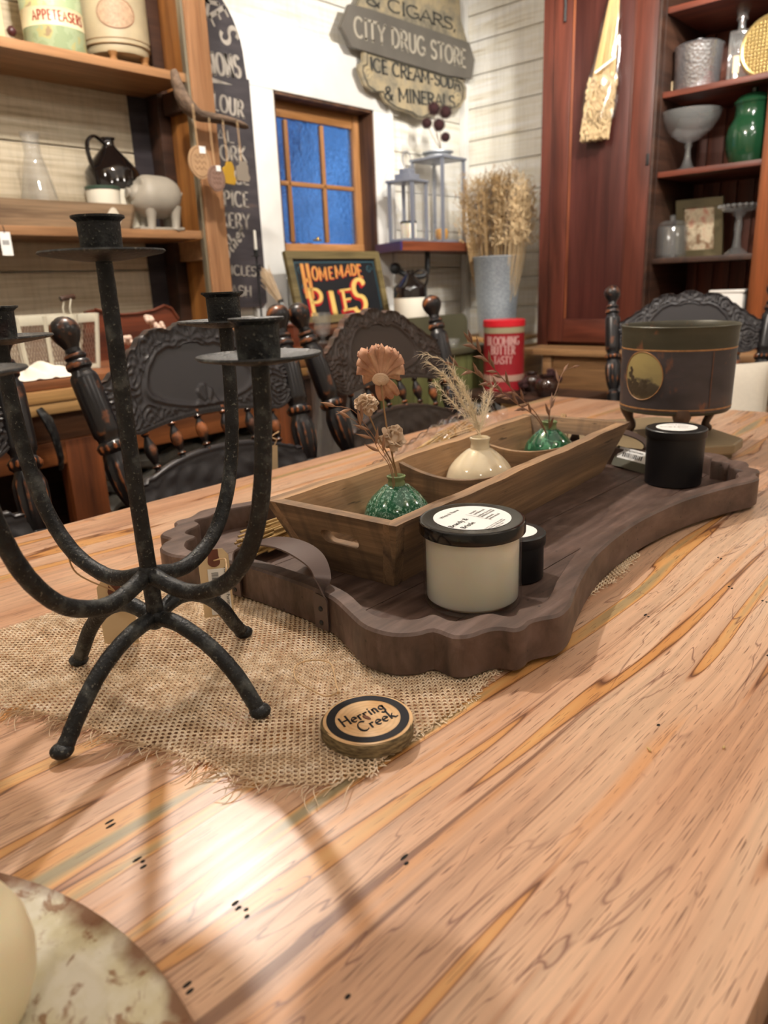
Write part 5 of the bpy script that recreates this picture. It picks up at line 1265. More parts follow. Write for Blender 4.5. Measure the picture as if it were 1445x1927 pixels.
def jug(name, label, p, H_, R_, z1_, ha):
    t = thing(name, label, 'jug', p)
    MB().lathe([(.0001, 0), (R_*.97, 0), (R_, .004), (R_, z1_), (.0001, z1_)], 48).build('lower_body', STONEW, t)
    MB().lathe([(R_*.98, z1_-.001), (R_*1.015, z1_+.001), (R_*1.015, z1_+H_*.20), (R_*.98, z1_+H_*.23), (R_*.62, H_*.78), (R_*.28, H_*.89), (R_*.22, H_*.92), (R_*.22, H_*.97), (R_*.27, H_*.98), (R_*.27, H_), (.0001, H_)], 48).build('upper_body', BROWNGL, t)
    M_ = Matrix.Rotation(ha, 4, 'Z'); P = [M_ @ Vector(q) for q in ((R_*.2, 0, H_*.93), (R_*.65, 0, H_*.99), (R_*1.02, 0, H_*.92), (R_*1.05, 0, H_*.78), (R_*.86, 0, H_*.62))]
    MB().tube(bez(P, 7), .0085, 10, flat=.7).build('handle', BROWNGL, t); return t
jug('stoneware_jug', 'black and white stoneware jug on the lower shelf', p, H_, R_, z1_, rad(195))
p = Vector((PY(192, 352, 2.53).x, 2.53, zt)); R_ = SZ(p, 31); H_ = cz(192, 352, 2.53)-zt
lath('enamel_bowl', 'small white bowl with green rim in the shelf trough', 'bowl', p, [('body', [(.0001, 0), (R_*.8, 0), (R_*.95, .02), (R_*.97, H_-.01), (.0001, H_-.012)], STONEW), ('rim', [(R_*.96, H_-.012), (R_*1.02, H_-.010), (R_*1.02, H_-.001), (R_*.98, H_), (R_*.9, H_-.004), (R_*.9, H_-.011)], flat('dark_green_rim', '2f4438', .3))])
# pig
PIG = flat('grey_stone_pig', '9c968a', .55, var=.12, bs=60, bump=.2); p = Vector((PY(296, 425, 2.475).x, 2.475, ZL)); k = SZ(p, 98)/.165
t = thing('pig_figurine', 'grey carved pig figurine at the right end of the lower shelf', 'figurine', p, rad(-6))
mb = MB(); body = bez([(-.078, 0, .108), (-.068, 0, .106), (-.055, 0, .102), (-.035, 0, .100), (-.005, 0, .098), (.030, 0, .098), (.058, 0, .095), (.076, 0, .092)], 5); n = len(body)
rr_ = [(.014+.004*i/4 if i < 4 else .018+.045*sin(pi*.5*min(1, (i-4)/14)) if i < 22 else .063*math.sqrt(max(.02, 1-((i-22)/(n-21))**2))) for i in range(n)]
mb.tube([q*k for q in body], [r*k for r in rr_], 24); mb.ball(Vector((-.052, 0, .104))*k, .030*k, 16, 10); mb.build('body', PIG, t, 60)
for x, y in ((-.03, -.028), (-.03, .028), (.052, -.028), (.052, .028)): MB().tube([Vector((x, y, .07))*k, Vector((x, y, .035))*k, Vector((x-.002, y, .008))*k, Vector((x-.004, y, .0))*k], [.022*k, .0145*k, .012*k, .0135*k], 12).build('leg', PIG, t)
for sy in (-1, 1): MB().ball(Vector((-.046, sy*.024, .131))*k, .014*k, 10, 8, (.5, 1, 1.2), Matrix.Rotation(sy*.5, 4, 'X')).build('ear', PIG, t)
MB().lathe([(.0001, 0), (.013, 0), (.015, .004), (.014, .010), (.0001, .010)], 16, Vector((-.078, 0, .108))*k, Matrix.Rotation(-pi/2, 4, 'Y') @ Matrix.Scale(k, 4)).build('snout', PIG, t)
MB().tube([Vector(q)*k for q in bez([(.088, 0, .10), (.098, .004, .112), (.094, .010, .10), (.086, .006, .092)], 5)], .004*k, 8).build('tail', PIG, t)
MB().box((0, 0, .004*k), (.15*k, .075*k, .008*k), bev=.003).build('base', PIG, t)
# price label clipped to the shelf edge at far left
p = PY(7, 432, SF-.006)
t = thing('price_tag', 'white barcode tag hanging from the lower shelf edge at far left', 'price tag', p)
w_, h_ = SZ(p, 20), SZ(p, 42); MB().box((0, 0, -h_*.6), (w_, .001, h_), bev=0).build('card', WHITE, t, 0)
mb = MB(); 
for i in range(9): mb.box((-w_*.30+i*w_*.07, -.001, -h_*.55), (w_*.03, .0006, h_*.2))
mb.build('barcode', INK, t, 0); MB().tube([(0, .004, .012), (0, -.002, 0), (0, -.001, -h_*.15)], .0012, 5).build('string', INK, t)
# branch rack with hanging ornaments
YR = 2.34; BR = Mt('weathered_branch', '6f5d4e', .8); _b = BR.noise(BR.co((10, 60, 60)), 1, 4); BR.set('Base Color', BR.ramp(_b, [(.3, '4b3d33'), (.7, '86715f')])); BR.bump(_b, .6, .003)
p = PY(400, 225, YR); t = thing('driftwood_rack', 'slanting driftwood peg rack on the shelf post', 'rack', p)
P = [PY(*q, YR)-p for q in ((326, 130), (334, 160), (350, 195), (372, 216), (400, 222), (432, 228), (466, 240))]
MB().tube(bez(P, 6), [SZ(p, a) for a in [5, 8, 10, 11, 12, 13, 14, 15, 16, 17, 17.5, 18, 18.5, 19, 19, 18.5, 18, 17.5, 17, 17, 17, 16.5, 16, 16, 16, 15, 15, 14, 14, 13, 13, 12, 12, 11, 10, 8, 4]], 12, flat=.55).build('branch', BR.m, t)
hooks = [(362, 195), (393, 223), (419, 228), (446, 228)]
for q in hooks:
    c = PY(*q, YR-.03)-p; MB().tube([c+Vector((0, .02, .004)), c+Vector((0, .004, .006)), c+Vector((0, -.004, 0)), c+Vector((0, -.002, -.008)), c+Vector((0, .003, -.006))], .0016, 6).build('hook', flat('brass_hook', 'a9a08a', .3, .8), t)
def ornament(label, hk, c, wpx, hpx, mat, shape='disc', dy=0, mat2=None):
    P_ = PY(*c, YR-.034-dy); t = thing('hanging_ornament', label, 'ornament', P_, 0, 'ornaments hanging from the driftwood rack')
    r1, r2 = SZ(P_, wpx/2), SZ(P_, hpx/2); mb = MB(); N = 32
    if shape == 'disc': o = [(r1*cos(2*pi*k/N), r2*sin(2*pi*k/N)) for k in range(N)]
    else: o = [(-r1, -r2*.9), (r1*.7, -r2), (r1, -r2*.6), (r1*.75, -r2*.1), (r1*.8, r2*.5), (r1*.5, r2), (-r1*.3, r2*.95), (-r1*.5, r2*.6), (-r1, r2*.4)]
    mb.prism(o, .007, lambda x, y, z: (x, -z, y)); mb.build('body', mat, t, 30, fixn=True)
    if mat2:
        mb = MB()
        if shape == 'disc':
            mb.tube([(r1*.86*cos(2*pi*k/N), -.0075, r2*.86*sin(2*pi*k/N)) for k in range(N)], .0009, 4, closed=True); f = lambda x, y, z=0: (x, -.0072-z, y)
            for j in range(3): mb.tube([(-r1*.5+r1*i/8, -.0074, r2*(.35-.35*j)+r2*.12*sin(i*2+j)) for i in range(9)], .0009, 4)
        mb.build('engraving', mat2, t)
        MB().box((r1*.25, -.009, r2*.75), (r1*.55, .0006, r2*.42)).build('price_sticker', WHITE, t, 0)
    hp = PY(*hk, YR-.034)-P_; mb = MB(); mb.tube([hp+Vector((-.003, 0, 0)), Vector((-.002, 0, r2*.9))], .0009, 4); mb.tube([hp+Vector((.003, 0, 0)), Vector((.002, 0, r2*.9))], .0009, 4); mb.build('cord', STRING, t)
WD = flat('pale_wood_disc', 'b4926e', .6, var=.2, bs=200); ENG = flat('burnt_line', '5e3f2c', .7)
ornament('largest pale wooden disc ornament, leftmost on the driftwood rack', hooks[0], (375, 306), 50, 58, WD, 'disc', 0, ENG)
ornament('smaller brown wooden disc ornament, second on the driftwood rack', hooks[1], (406, 336), 38, 46, flat('brown_wood_disc', '8b6f62', .6, var=.2, bs=200), 'disc', .008, ENG)
ornament('yellow cut-out ornament, third on the driftwood rack', hooks[2], (430, 326), 28, 40, flat('mustard_paint', 'b08a28', .5), 'shape')
ornament('grey cut-out ornament, rightmost on the driftwood rack', hooks[3], (456, 323), 30, 36, flat('grey_felt', '8c8377', .8), 'shape')
# ================================================================== SIGNS
SIGNB = Mt('black_sign_board', '2b262a', .7); _b = SIGNB.noise(SIGNB.co((6, 6, 30)), 1, 5); SIGNB.set('Base Color', SIGNB.ramp(_b, [(.3, '241f23'), (.65, '3a3336'), (.8, '54433c')])); SIGNB = SIGNB.m
LETG = flat('faded_cream_letters', 'a89f93', .7, var=.45, bs=160)
YS = 2.722; xr = PY(478, 300, YS).x; xl = xr-.58; p = Vector(((xl+xr)/2, YS, PY(480, 578, YS).z)); ztop = PY(440, 0, YS).z+.07
t = thing('grocery_sign', 'tall black arched wooden grocery sign beside the window', 'sign', p)
zs_ = PY(462, 120, YS).z-p.z; o = [(xl-p.x, .02), (xl-p.x+.02, 0), (xr-p.x-.02, 0), (xr-p.x, .02), (xr-p.x, zs_-.06), (xr-p.x-.012, zs_-.06), (xr-p.x-.018, zs_)]
rr_ = (xr-xl)/2-.018; o += [(rr_*cos(rad(a)), zs_+rr_*1.05*sin(rad(a))) for a in range(8, 180, 8)]+[(xl-p.x+.018, zs_), (xl-p.x+.012, zs_-.06), (xl-p.x, zs_-.06)]
MB().prism(o, .022, lambda x, y, z: (x, .012-z, y)).build('board', SIGNB, t, 30, fixn=True)
def sline(txt, px0, px1, pyb, pyt, pyb1=None, **kw):
    a = PY(px0, pyb, YS-.0105)-p; b = PY(px1, pyb1 if pyb1 else pyb, YS-.0105)-p; h = PY(px0, pyt, YS).z-PY(px0, pyb, YS).z
    mb = MB(); fit(mb, txt, a, b, h, N_Y, kw.get('th', .2), kw.get('tn', .1), .12, kw.get('serif', .06), 0, .002, kw.get('ital', 0)); mb.build('lettering', LETG, t, 0)
sline('SIONS', 388, 453, 138, 98, 146); sline('FLOUR', 388, 458, 202, 170, 222); sline('MEAL', 366, 440, 262, 240, 269); sline('PORK', 400, 463, 300, 272, 305)
sline('RICE', 420, 468, 344, 318, 348); sline('SPICE', 408, 468, 386, 358, 390); sline('BAKERY', 385, 470, 426, 398, 430); sline('ARTICLES', 396, 482, 515, 496, 520); sline('CASH', 420, 473, 556, 536, 558)
a = PY(428, 488, YS-.0105)-p; b = PY(462, 440, YS-.0105)-p; mb = MB(); fit(mb, 'other', a, b, .062, N_Y, .2, .09, .1, 0, rad(30), .002, .2); mb.build('lettering', LETG, t, 0); mb = MB()
for ch_, q, ang, hh_ in (("K", (392, 8), -50, .085), ('E', (411, 30), -58, .085), ("S", (431, 66), -66, .09)):
    c = PY(*q, YS-.0105)-p; u = Vector((cos(rad(ang)), 0, sin(rad(ang)))); v = Vector((-u.z, 0, u.x)); c = c-u*GL[ch_][0]*hh_*.5-v*hh_*.5; pen(mb, ch_, lambda x, y, z=0, c=c, u=u, v=v: c+u*x+v*y+N_Y*z, hh_, .2, .1, 0, .06, depth=.002, center=False)
q0, q1 = PY(388, 148, YS-.012)-p, PY(438, 160, YS-.012)-p; mb.add([q0+Vector((0, 0, .012)), q0-Vector((0, 0, .012)), q1], [(0, 1, 2)])
mb.build('lettering', LETG, t, 0)
# city drug store sign
YC = 2.655; cs = thing('drug_store_sign', 'weathered shaped drug store sign hung in the corner above the lanterns', 'sign', PY(775, 110, YC)); o_ = Vector(cs.location)
SGA = Mt('crackled_olive_paint', '9a8c6a', .7); _b = SGA.noise(SGA.co((9, 9, 9)), 1, 6, .7); SGA.set('Base Color', SGA.ramp(_b, [(.3, '57534a'), (.45, '847c69'), (.6, 'a69676'), (.75, '8d8879')])); SGA.bump(_b, .3, .003); SGA = SGA.m
SGB = flat('grey_brown_banner', '67625a', .6, var=.25, bs=50); LETC = flat('pale_grey_letters', 'b0a897', .6, var=.2, bs=80); LETD = flat('dark_grey_letters', '3d3d3a', .6, var=.3, bs=80)
def outline(pts, Y, d, mat, name, par, ang=30):
    P = [PY(*q, Y)-o_ for q in pts]; pl = [(v.x, v.z) for v in P]; ar = sum(pl[i-1][0]*pl[i][1]-pl[i][0]*pl[i-1][1] for i in range(len(pl)))
    if ar < 0: pl.reverse()
    yy = Y-o_.y; return MB().prism(pl, d, lambda x, y, z: (x, yy+d-z, y)).build(name, mat, par, ang, fixn=True)
outline([(672, 14), (690, -30), (845, -30), (865, 0), (868, 40), (880, 80), (760, 55), (690, 30)], YC+.012, .018, SGA, 'top_board', cs)
outline([(659, 7), (700, 18), (883, 80), (893, 113), (888, 148), (842, 142), (662, 88), (643, 50)], YC, .024, SGB, 'banner_board', cs)
low = [(684, 93), (860, 148), (872, 152), (878, 165), (877, 185), (866, 202), (852, 206), (836, 200), (820, 212), (796, 224), (786, 222), (776, 214), (745, 205), (726, 192), (716, 172), (702, 172), (686, 160), (675, 130), (676, 120), (684, 116)]
outline(low, YC+.012, .018, SGA, 'lower_board', cs)
def cline(txt, x0, y0, x1, y1, hp, mat, Y, th=.2, tn=.12, serif=.05):
    global mb
    a = PY(x0, y0, Y)-o_; b = PY(x1, y1, Y)-o_; h = PY(x0, y0-hp, Y).z-PY(x0, y0, Y).z
    fit(mb, txt, a, b, h, N_Y, th, tn, .12, serif, 0, .002)
mb = MB(); cline('CITY DRUG STORE', 667, 68, 876, 127, 37, None, YC-.001, .17, .13, .04); mb.build('lettering', LETC, cs, 0)
for a_ in (('& CIGARS,', 690, 8, 858, 58, 24, None, YC+.011), ('ICE CREAM-SODA', 697, 133, 866, 170, 25, None, YC+.011, .24, .12), ('& MINERALS', 724, 187, 856, 203, 24, None, YC+.011, .24, .12)): mb = MB(); cline(*a_); mb.build('lettering', LETD, cs, 0)
mb = MB(); lp = [PY(*q, YC+.0105)-o_ for q in low]; cen = sum(lp, Vector())/len(lp); mb.tube([cen+(q-cen)*.93 for q in lp], .004, 6, closed=True); mb.build('carved_border', flat('sign_border', '4a463c', .6), cs)
for cx_, cy_, sg in ((692, 140, 1), (862, 186, -1)):
    c_ = PY(cx_, cy_, YC+.0105)-o_; MB().tube([c_+Vector((sg*.032*(1-k/26)*cos(k*.42), 0, .032*(1-k/26)*sin(k*.42))) for k in range(24)], .003, 6).build('carved_scroll', flat('scroll_tan', 'b8a884', .6), cs)
# homemade pies sign
A_, B_, C_, D_ = PY(530, 476, 2.62), PY(706, 474, 2.62), PY(727, 618, 2.555), PY(557, 622, 2.555)
A_.z = B_.z = (A_.z+B_.z)/2; C_.z = D_.z = .928; D_.x, C_.x = A_.x+.005, B_.x+.005
ps = thing('pies_sign', 'framed homemade pies sign leaning below the window', 'sign', D_); U_ = (C_-D_); V_ = (A_-D_); uw, vh = U_.length, V_.length; un, vn = U_.normalized(), V_.normalized(); nn = un.cross(vn).normalized()
if nn.y > 0: nn = -nn
pf_ = lambda x, y, z=0: un*x+vn*y+nn*z
def pbox(x0, x1, y0, y1, z0, z1): return MB().add([pf_(x, y, z) for z in (z0, z1) for x, y in ((x0, y0), (x1, y0), (x1, y1), (x0, y1))], [(3, 2, 1, 0), (4, 5, 6, 7), (0, 1, 5, 4), (1, 2, 6, 5), (2, 3, 7, 6), (3, 0, 4, 7)])
pbox(.02, uw-.02, .02, vh-.02, 0, .012).build('panel', flat('black_sign_paint', '16181c', .45, var=.2, bs=90), ps, 0, fixn=True)
OLF = wood('olive_sign_frame', '7a6b44', '544827', 0, 1.5, .6)
for a in ((0, uw, vh-.034, vh), (0, uw, 0, .034), (0, .034, .034, vh-.034), (uw-.034, uw, .034, vh-.034)): pbox(*a, 0, .022).build('frame', OLF, ps, 0, fixn=True)
def onsign(px, py):
    d = _ray(px, py); o = D_+nn*.0125; t_ = (o-CAM).dot(nn)/d.dot(nn); q = CAM+d*t_-D_; return q.dot(un), q.dot(vn)
TEAL = flat('teal_line', '2f5a66', .5); mb = MB()
for r_ in ((.045, uw-.045, vh-.05, vh-.047), (.045, .048, .05, vh-.05), (uw-.048, uw-.045, .05, vh-.05)): mb.add([pf_(x, y, .0126) for x, y in ((r_[0], r_[2]), (r_[1], r_[2]), (r_[1], r_[3]), (r_[0], r_[3]))], [(0, 1, 2, 3)])
for c_ in ((.075, vh-.085), (uw-.085, vh-.085), (.08, vh-.16)): mb.tube([pf_(c_[0]+.022*(1-k/16)*cos(k*.55), c_[1]+.022*(1-k/16)*sin(k*.55), .0128) for k in range(15)], .0018, 4)
mb.build('scroll_border', TEAL, ps, 0)
GOLDP = flat('gold_sign_paint', 'd9b566', .5, var=.12, bs=60); ORP = flat('orange_sign_paint', 'c98c48', .5); REDP = flat('red_sign_paint', 'a3141c', .5)
def letters(mbx, ch_, quad, th, tn, serif, dz, off=(0, 0)):
    # quad px: bottom-left, bottom-right, top-left
    a, b, c = onsign(*quad[0]), onsign(*quad[1]), onsign(*quad[2]); w = math.hypot(b[0]-a[0], b[1]-a[1]); h = math.hypot(c[0]-a[0], c[1]-a[1])
    u = Vector(((b[0]-a[0])/w, (b[1]-a[1])/w)); v = Vector(((c[0]-a[0])/h, (c[1]-a[1])/h)); fit_w = w/(GL[ch_][0]*h)
    pen(mbx, ch_, lambda x, y, z=0: pf_(a[0]+u.x*x+v.x*y+off[0], a[1]+u.y*x+v.y*y+off[1], dz+z), h, th, tn, 0, serif, 0, fit_w, 0, .0012, center=False)
home = [('H', (577, 560), (590, 559), (566, 497), .13), ('O', (589, 526), (599, 525), (586, 502), .2), ('M', (602, 526), (616, 525), (599, 503), .2), ('E', (620, 523), (628, 522), (617, 502), .2), ('M', (632, 521), (646, 519), (629, 499), .2), ('A', (649, 517), (659, 516), (649, 496), .2), ('D', (662, 515), (671, 515), (659, 495), .2), ('E', (674, 517), (682, 518), (670, 495), .2)]
pies = [('P', (588, 592), (613, 590), (578, 544), .2), ('I', (628, 588), (633, 588), (620, 548), .3), ('E', (648, 582), (667, 578), (641, 545), .2), ('S', (666, 587), (690, 584), (661, 524), .18)]
mb = MB()
for c_, a, b, d, th in home: letters(mb, c_, (a, b, d), th, .12, 0, .0126, (.004, -.004))
for c_, a, b, d, th in pies: letters(mb, c_, (a, b, d), th+.05, .16, .14, .0126, (-.010, -.006)); letters(mb, c_, (a, b, d), th+.05, .16, .14, .0127, (-.005, -.008))
mb.build('red_shadow_lettering', REDP, ps, 0)
mb = MB()
for c_, a, b, d, th in home: letters(mb, c_, (a, b, d), th, .12, 0, .0140)
mb.build('upper_lettering', ORP, ps, 0); mb = MB()
for c_, a, b, d, th in pies: letters(mb, c_, (a, b, d), th, .10, .12, .0140)
mb.build('lower_lettering', GOLDP, ps, 0)
# ================================================================== SIDEBOARD behind the chairs
RUSTW = wood('amber_red_wood', '96592f', '5f3318', 0, 1.2, .45, .45); RUSTV = wood('amber_red_upright', '864a26', '522a14', 2, 1.2, .45, .45); TANW = wood('tan_slab', 'c79b62', '8a5f36', 0, 1.2, .5, .5, knots=1.6); REDTOP = wood('streaky_top_board', 'a3683f', '4b2d24', 0, 1.6, .5, .6)
sb = thing('sideboard', 'layered slab sideboard with amber frame behind the dining chairs', 'sideboard', (.6, 2.0, 0)); FY = 1.90
def sbx(nm, x0, x1, y0, y1, z0, z1, m, bev=.004): return MB().box(((x0+x1)/2-.6, (y0+y1)/2-2.0, (z0+z1)/2), (x1-x0, y1-y0, z1-z0), bev=bev).build(nm, m, sb, 30)
sbx('top_slab', -.7, 1.79, FY+.01, 2.36, .866, .892, REDTOP); sbx('middle_slab', -.7, 1.80, FY-.002, 2.36, .834, .865, TANW); sbx('lower_slab', -.7, 1.80, FY, 2.36, .804, .833, wood('pale_slab', 'd3ad76', 'a37a48', 0, 1.2, .5, .5))
sbx('apron', -.65, 1.72, FY+.03, FY+.06, .73, .803, wood('apron_brown', '7a5236', '4b2f1e', 0, 1.3, .5)); sbx('rail', -.65, 1.72, FY+.028, FY+.07, .665, .729, RUSTW); sbx('rail', -.65, 1.72, FY+.028, FY+.07, .10, .16, RUSTW)
for x in (-.6, .86, 1.60): sbx('upright', x, x+.10, FY+.025, FY+.075, .0, .728, RUSTV)
sbx('back_panel', -.65, 1.72, 2.30, 2.32, .1, .8, DARKW); sbx('bottom_shelf', -.65, 1.72, FY+.07, 2.3, .12, .15, DARKW)
for x in (-.66, 1.70): sbx('side_panel', x, x+.03, FY+.07, 2.3, .0, .8, RUSTV)
q = PY(86, 790, FY-.01)-Vector((.6, 2.0, 0)); mb = MB(); mb.tube([q+Vector((-.012, 0, .03)), q+Vector((0, -.012, .0)), q+Vector((.01, -.014, -.04)), q+Vector((.016, -.014, -.10)), q+Vector((.018, 0, -.13))], [.014, .022, .018, .014, .012], 10, flat=.5); mb.build('iron_hasp', IRON, sb)
# knitted throw stuffed inside
mb = MB(); rt2 = random.Random(12)
for j in range(9):
    for k in range(3):
        y = 1.99+k*.06; z = .17+j*.055; P = [(x_/20*.70+.97, y+.02*sin(x_*.9+j), z+.012*sin(x_*1.3+j*2+k)) for x_ in range(18)]; mb.tube(bez(P, 3), .024, 8)
tag(mb.build('knitted_throw', flat('grey_chunky_yarn', '6f6d66', .95, bump=.8, bs=160, var=.5), loc=(1.2, 2.0, .15)), 'grey chunky throw stuffed in the open sideboard', 'blanket')
SZT = .892
# wire basket
p = PY(95, 700, 2.16); p.z = SZT; WP = flat('chalky_white_paint', 'cfcbb8', .7, var=.2, bs=120); MESH = flat('brown_wire', '7b6455', .6)
t = thing('wire_basket', 'white framed wire mesh basket with wooden handle on the sideboard', 'basket', p); w_ = SZ(p, 145)*1.02; h_ = PY(95, 592, 2.16).z-SZT; dpt = .20
mb = MB()
def bxw(z): return w_/2*(.88+.12*z/h_), dpt/2*(.9+.1*z/h_)
for z, hh in ((h_-.012, .012), (.006, .006)):
    a, b = bxw(z)
    for s in (-1, 1): mb.box((0, s*b, z), (2*a, .006, hh*2), bev=.001); mb.box((s*a, 0, z), (.006, 2*b, hh*2), bev=.001)
for sx in (-1, -.33, .45, 1):
    for sy in (-1, 1): a0_, b0_ = bxw(0); a1_, b1_ = bxw(h_); mb.tube([(sx*a0_, sy*b0_, 0), (sx*a1_, sy*b1_, h_)], .007, 6)
mb.build('frame', WP, t, 30)
mb = MB(); mbk = MB(); nn_ = 26
for s_ in (-1, 1):
    for k in range(-12, nn_+1):
        P = []
        for i in range(9):
            z = h_*i/8; x = (k/nn_-.5)*2+ (i/8)*.45*(1 if s_ > 0 else -1)*1.0+(0 if s_ > 0 else .45)
            if -1 <= x <= 1: a, b = bxw(z); P.append((x*a, -b+.001*s_, z))
        if len(P) > 1: mb.tube(P, .0011, 3, cap=False); mbk.tube([(x_, -y_, z_) for x_, y_, z_ in P], .0011, 3, cap=False)
mb.build('wire_mesh', MESH, t, 0); mbk.build('wire_mesh', MESH, t, 0)
mb = MB(); a, b = bxw(h_); zt_ = PY(140, 562, 2.16).z-SZT
for x in (.62*a, .80*a): mb.tube([(x, 0, h_-.02), (x-.004, 0, h_+.015), (x+.004, 0, zt_)], .0025, 6)
mb.build('handle_wire', WP, t); MB().tube([(.57*a, 0, zt_), (.62*a, 0, zt_+.002), (1.0*a, .02, zt_+.006)], .008, 10).build('handle_grip', DARKW, t)
p = PY(75, 705, 1.98); p.z = SZT+.0005; w_ = SZ(p, 62); mb = MB()
def clf(u, v):
    x, y = (u*2-1), (v*2-1); r = math.hypot(x, y); h = max(0, 1-r**2.2)**.6
    return (x*w_*(1+.12*sin(5*math.atan2(y, x))), y*.07, max(.001, h*.030*(1+.25*sin(x*7+y*3))+.004*sin(x*13)))
mb.grid(clf, 44, 26); c_ = mb.build('folded_cloth', LINEN, None, 80); c_.location = p; tag(c_, 'crumpled white cotton cloth on the sideboard before the wire basket', 'cloth')
# carved wooden panel
MAH = wood('red_brown_carved', '7c3f27', '4a2114', 0, 1.3, .4, .45); YP_ = 2.28
t = thing('scalloped_wooden_panel', 'red brown scalloped wooden panel leaning at the sideboard back', 'wooden panel', PY(250, 680, YP_)); t.location.z = SZT; o_ = Vector(t.location)
pts = [(160, 700), (160, 586), (175, 582), (195, 588), (225, 592), (255, 590), (285, 584), (305, 575), (318, 580), (332, 600), (338, 640), (340, 700)]
pl = [((PY(*q, YP_)-o_).x, max(0, (PY(*q, YP_)-o_).z)) for q in pts]; pl.reverse()
MB().prism(pl, .02, lambda x, y, z: (x, .01-z, y)).build('board', MAH, t, 30, fixn=True)
mb = MB(); mb.tube([((PY(*q, YP_)-o_).x, -.012, (PY(*q, YP_)-o_).z) for q in pts[2:10]], .005, 6); mb.build('carved_edge', MAH, t)
# white dried blooms in front of panel
for i, (px, py) in enumerate(((281, 602), (300, 614), (291, 640), (240, 640))):
    c = PY(px, py, 2.12); b_ = Vector((PY(288, 700, 2.12).x+.01*i, 2.12, SZT)); t = thing('dried_flower', ['tallest white dried bloom above the chair crest by the carved panel', 'second white dried bloom, just right of the tallest one', 'low white dried bloom peeking over the chair crest', 'lowest left white dried bloom behind the first chair'][i], 'dried flower', b_, 0, 'white dried blooms on the sideboard')
    MB().tube(bez([(0, 0, 0), (c-b_)*.5+Vector((.01, 0, 0)), c-b_], 6), .0016, 5).build('stem', STEM, t); mb = MB(); r_ = random.Random(i)
    for k in range(14): mb.ball(c-b_+Vector((r_.uniform(-.011, .011), r_.uniform(-.01, .01), r_.uniform(-.009, .009))), .0075, 8, 6)
    mb.build('bloom', flat('blush_white_bloom', 'd8bfae', .9), t)
# small box and glass on the right end of the sideboard
p = PY(556, 650, 2.05); p.z = SZT; MB_ = MB().box((0, 0, .035), (.10, .10, .07), bev=.003)
t = thing('small_wooden_box', 'small red brown wooden box at the right end of the sideboard', 'wooden box', p); MB_.build('body', MAH, t, 30); MB().box((0, 0, .074), (.106, .106, .007), bev=.002).build('lid', MAH, t, 30)
p = PY(608, 645, 2.02); p.z = SZT; R_ = SZ(p, 17); lath('glass_goblet', 'cut glass goblet catching light beside the chair post below the pies sign', 'glass', p, [('bowl', [(.0001, 0), (R_*.7, 0), (R_*.72, .006), (R_*.25, .012), (R_*.3, .022), (R_*.8, .035), (R_, .06), (R_, .11), (R_*.94, .11), (R_*.94, .06), (R_*.74, .038), (.0001, .026)], CLEAR)], 12)
# demijohns on the floor between the chairs
for i, (px, Y, z1_, R_) in enumerate(((612, 1.58, .86, .13), (672, 1.72, .80, .11))):
    p = PY(px, 780, Y); p.z = .0
    lath('glass_demijohn', ['large bubbly glass demijohn between the two black chairs', 'smaller glass demijohn behind the brownish chair'][i], 'glass jar', p, [('body', [(.0001, 0), (R_*.9, 0), (R_, .03), (R_, .42), (R_*.97, .50), (R_*.7, .62), (R_*.34, .70), (R_*.28, .74), (R_*.28, z1_-.02), (R_*.36, z1_), (R_*.28, z1_), (R_*.2, z1_-.03), (R_*.22, .74), (R_*.6, .62), (R_*.92, .48), (R_*.95, .03), (.0001, .01)], glass_ if (glass_ := CLEAR) else None)], 36, 'glass demijohns on the floor')
# ================================================================== DARK DESK under the window
DZ = .925
dk = thing('writing_desk', 'dark brown high desk under the window carrying the pies sign', 'desk', (2.45, 2.485, 0))
MB().box((0, 0, DZ-.014), (1.16, .43, .028), bev=.004).build('top', wood('desk_top', '6b3f2a', '3a2116', 0, 1.2, .4), dk, 30)
MB().box((0, .01, .5), (1.10, .38, .796), bev=.003).build('body', DARKW, dk, 30)
for x in (-.36, 0, .36): MB().box((x, -.19, .80), (.32, .02, .14), bev=.004).build('drawer', DARKW, dk, 30)
p = PY(773, 600, 2.40); p.z = DZ; H_ = PY(775, 508, 2.40).z-DZ; R_ = SZ(p, 31)
jug('stoneware_jug', 'brown topped stoneware jug with cream base under the corner shelf', p, H_, R_, H_*.44, rad(-60))
# whisk broom
a, b = PY(560, 622, 2.30), PY(500, 520, 2.42); t = thing('whisk_broom', 'short whisk broom with pale handle leaning left of the pies sign', 'broom', a); d = b-a; a_ = Vector((0, 0, 0))
M_ = d.to_track_quat('Z', 'Y').to_matrix().to_4x4(); L = d.length
MB().tube([d*0, d*.2, d*.45, d*.55], [.020, .017, .011, .010], 12, flat=.5).build('handle', flat('bluish_grey_handle', '8c9292', .5), t)
MB().tube([d*.52, d*.54, d*.56], .0125, 10).build('binding', INK, t); mb = MB(); r_ = random.Random(3)
for k in range(90): s_ = Vector((r_.uniform(-1, 1), 0, r_.uniform(-1, 1))); mb.tube([d*.53+s_*.008, d*.75+s_*.018, d*1.02+s_*.024+Vector((0, 0, r_.uniform(-.02, .02)))], .0014, 4)
mb.build('bristles', flat('greyed_straw', 'b7a184', .8, var=.3, bs=80), t)['kind'] = 'stuff'
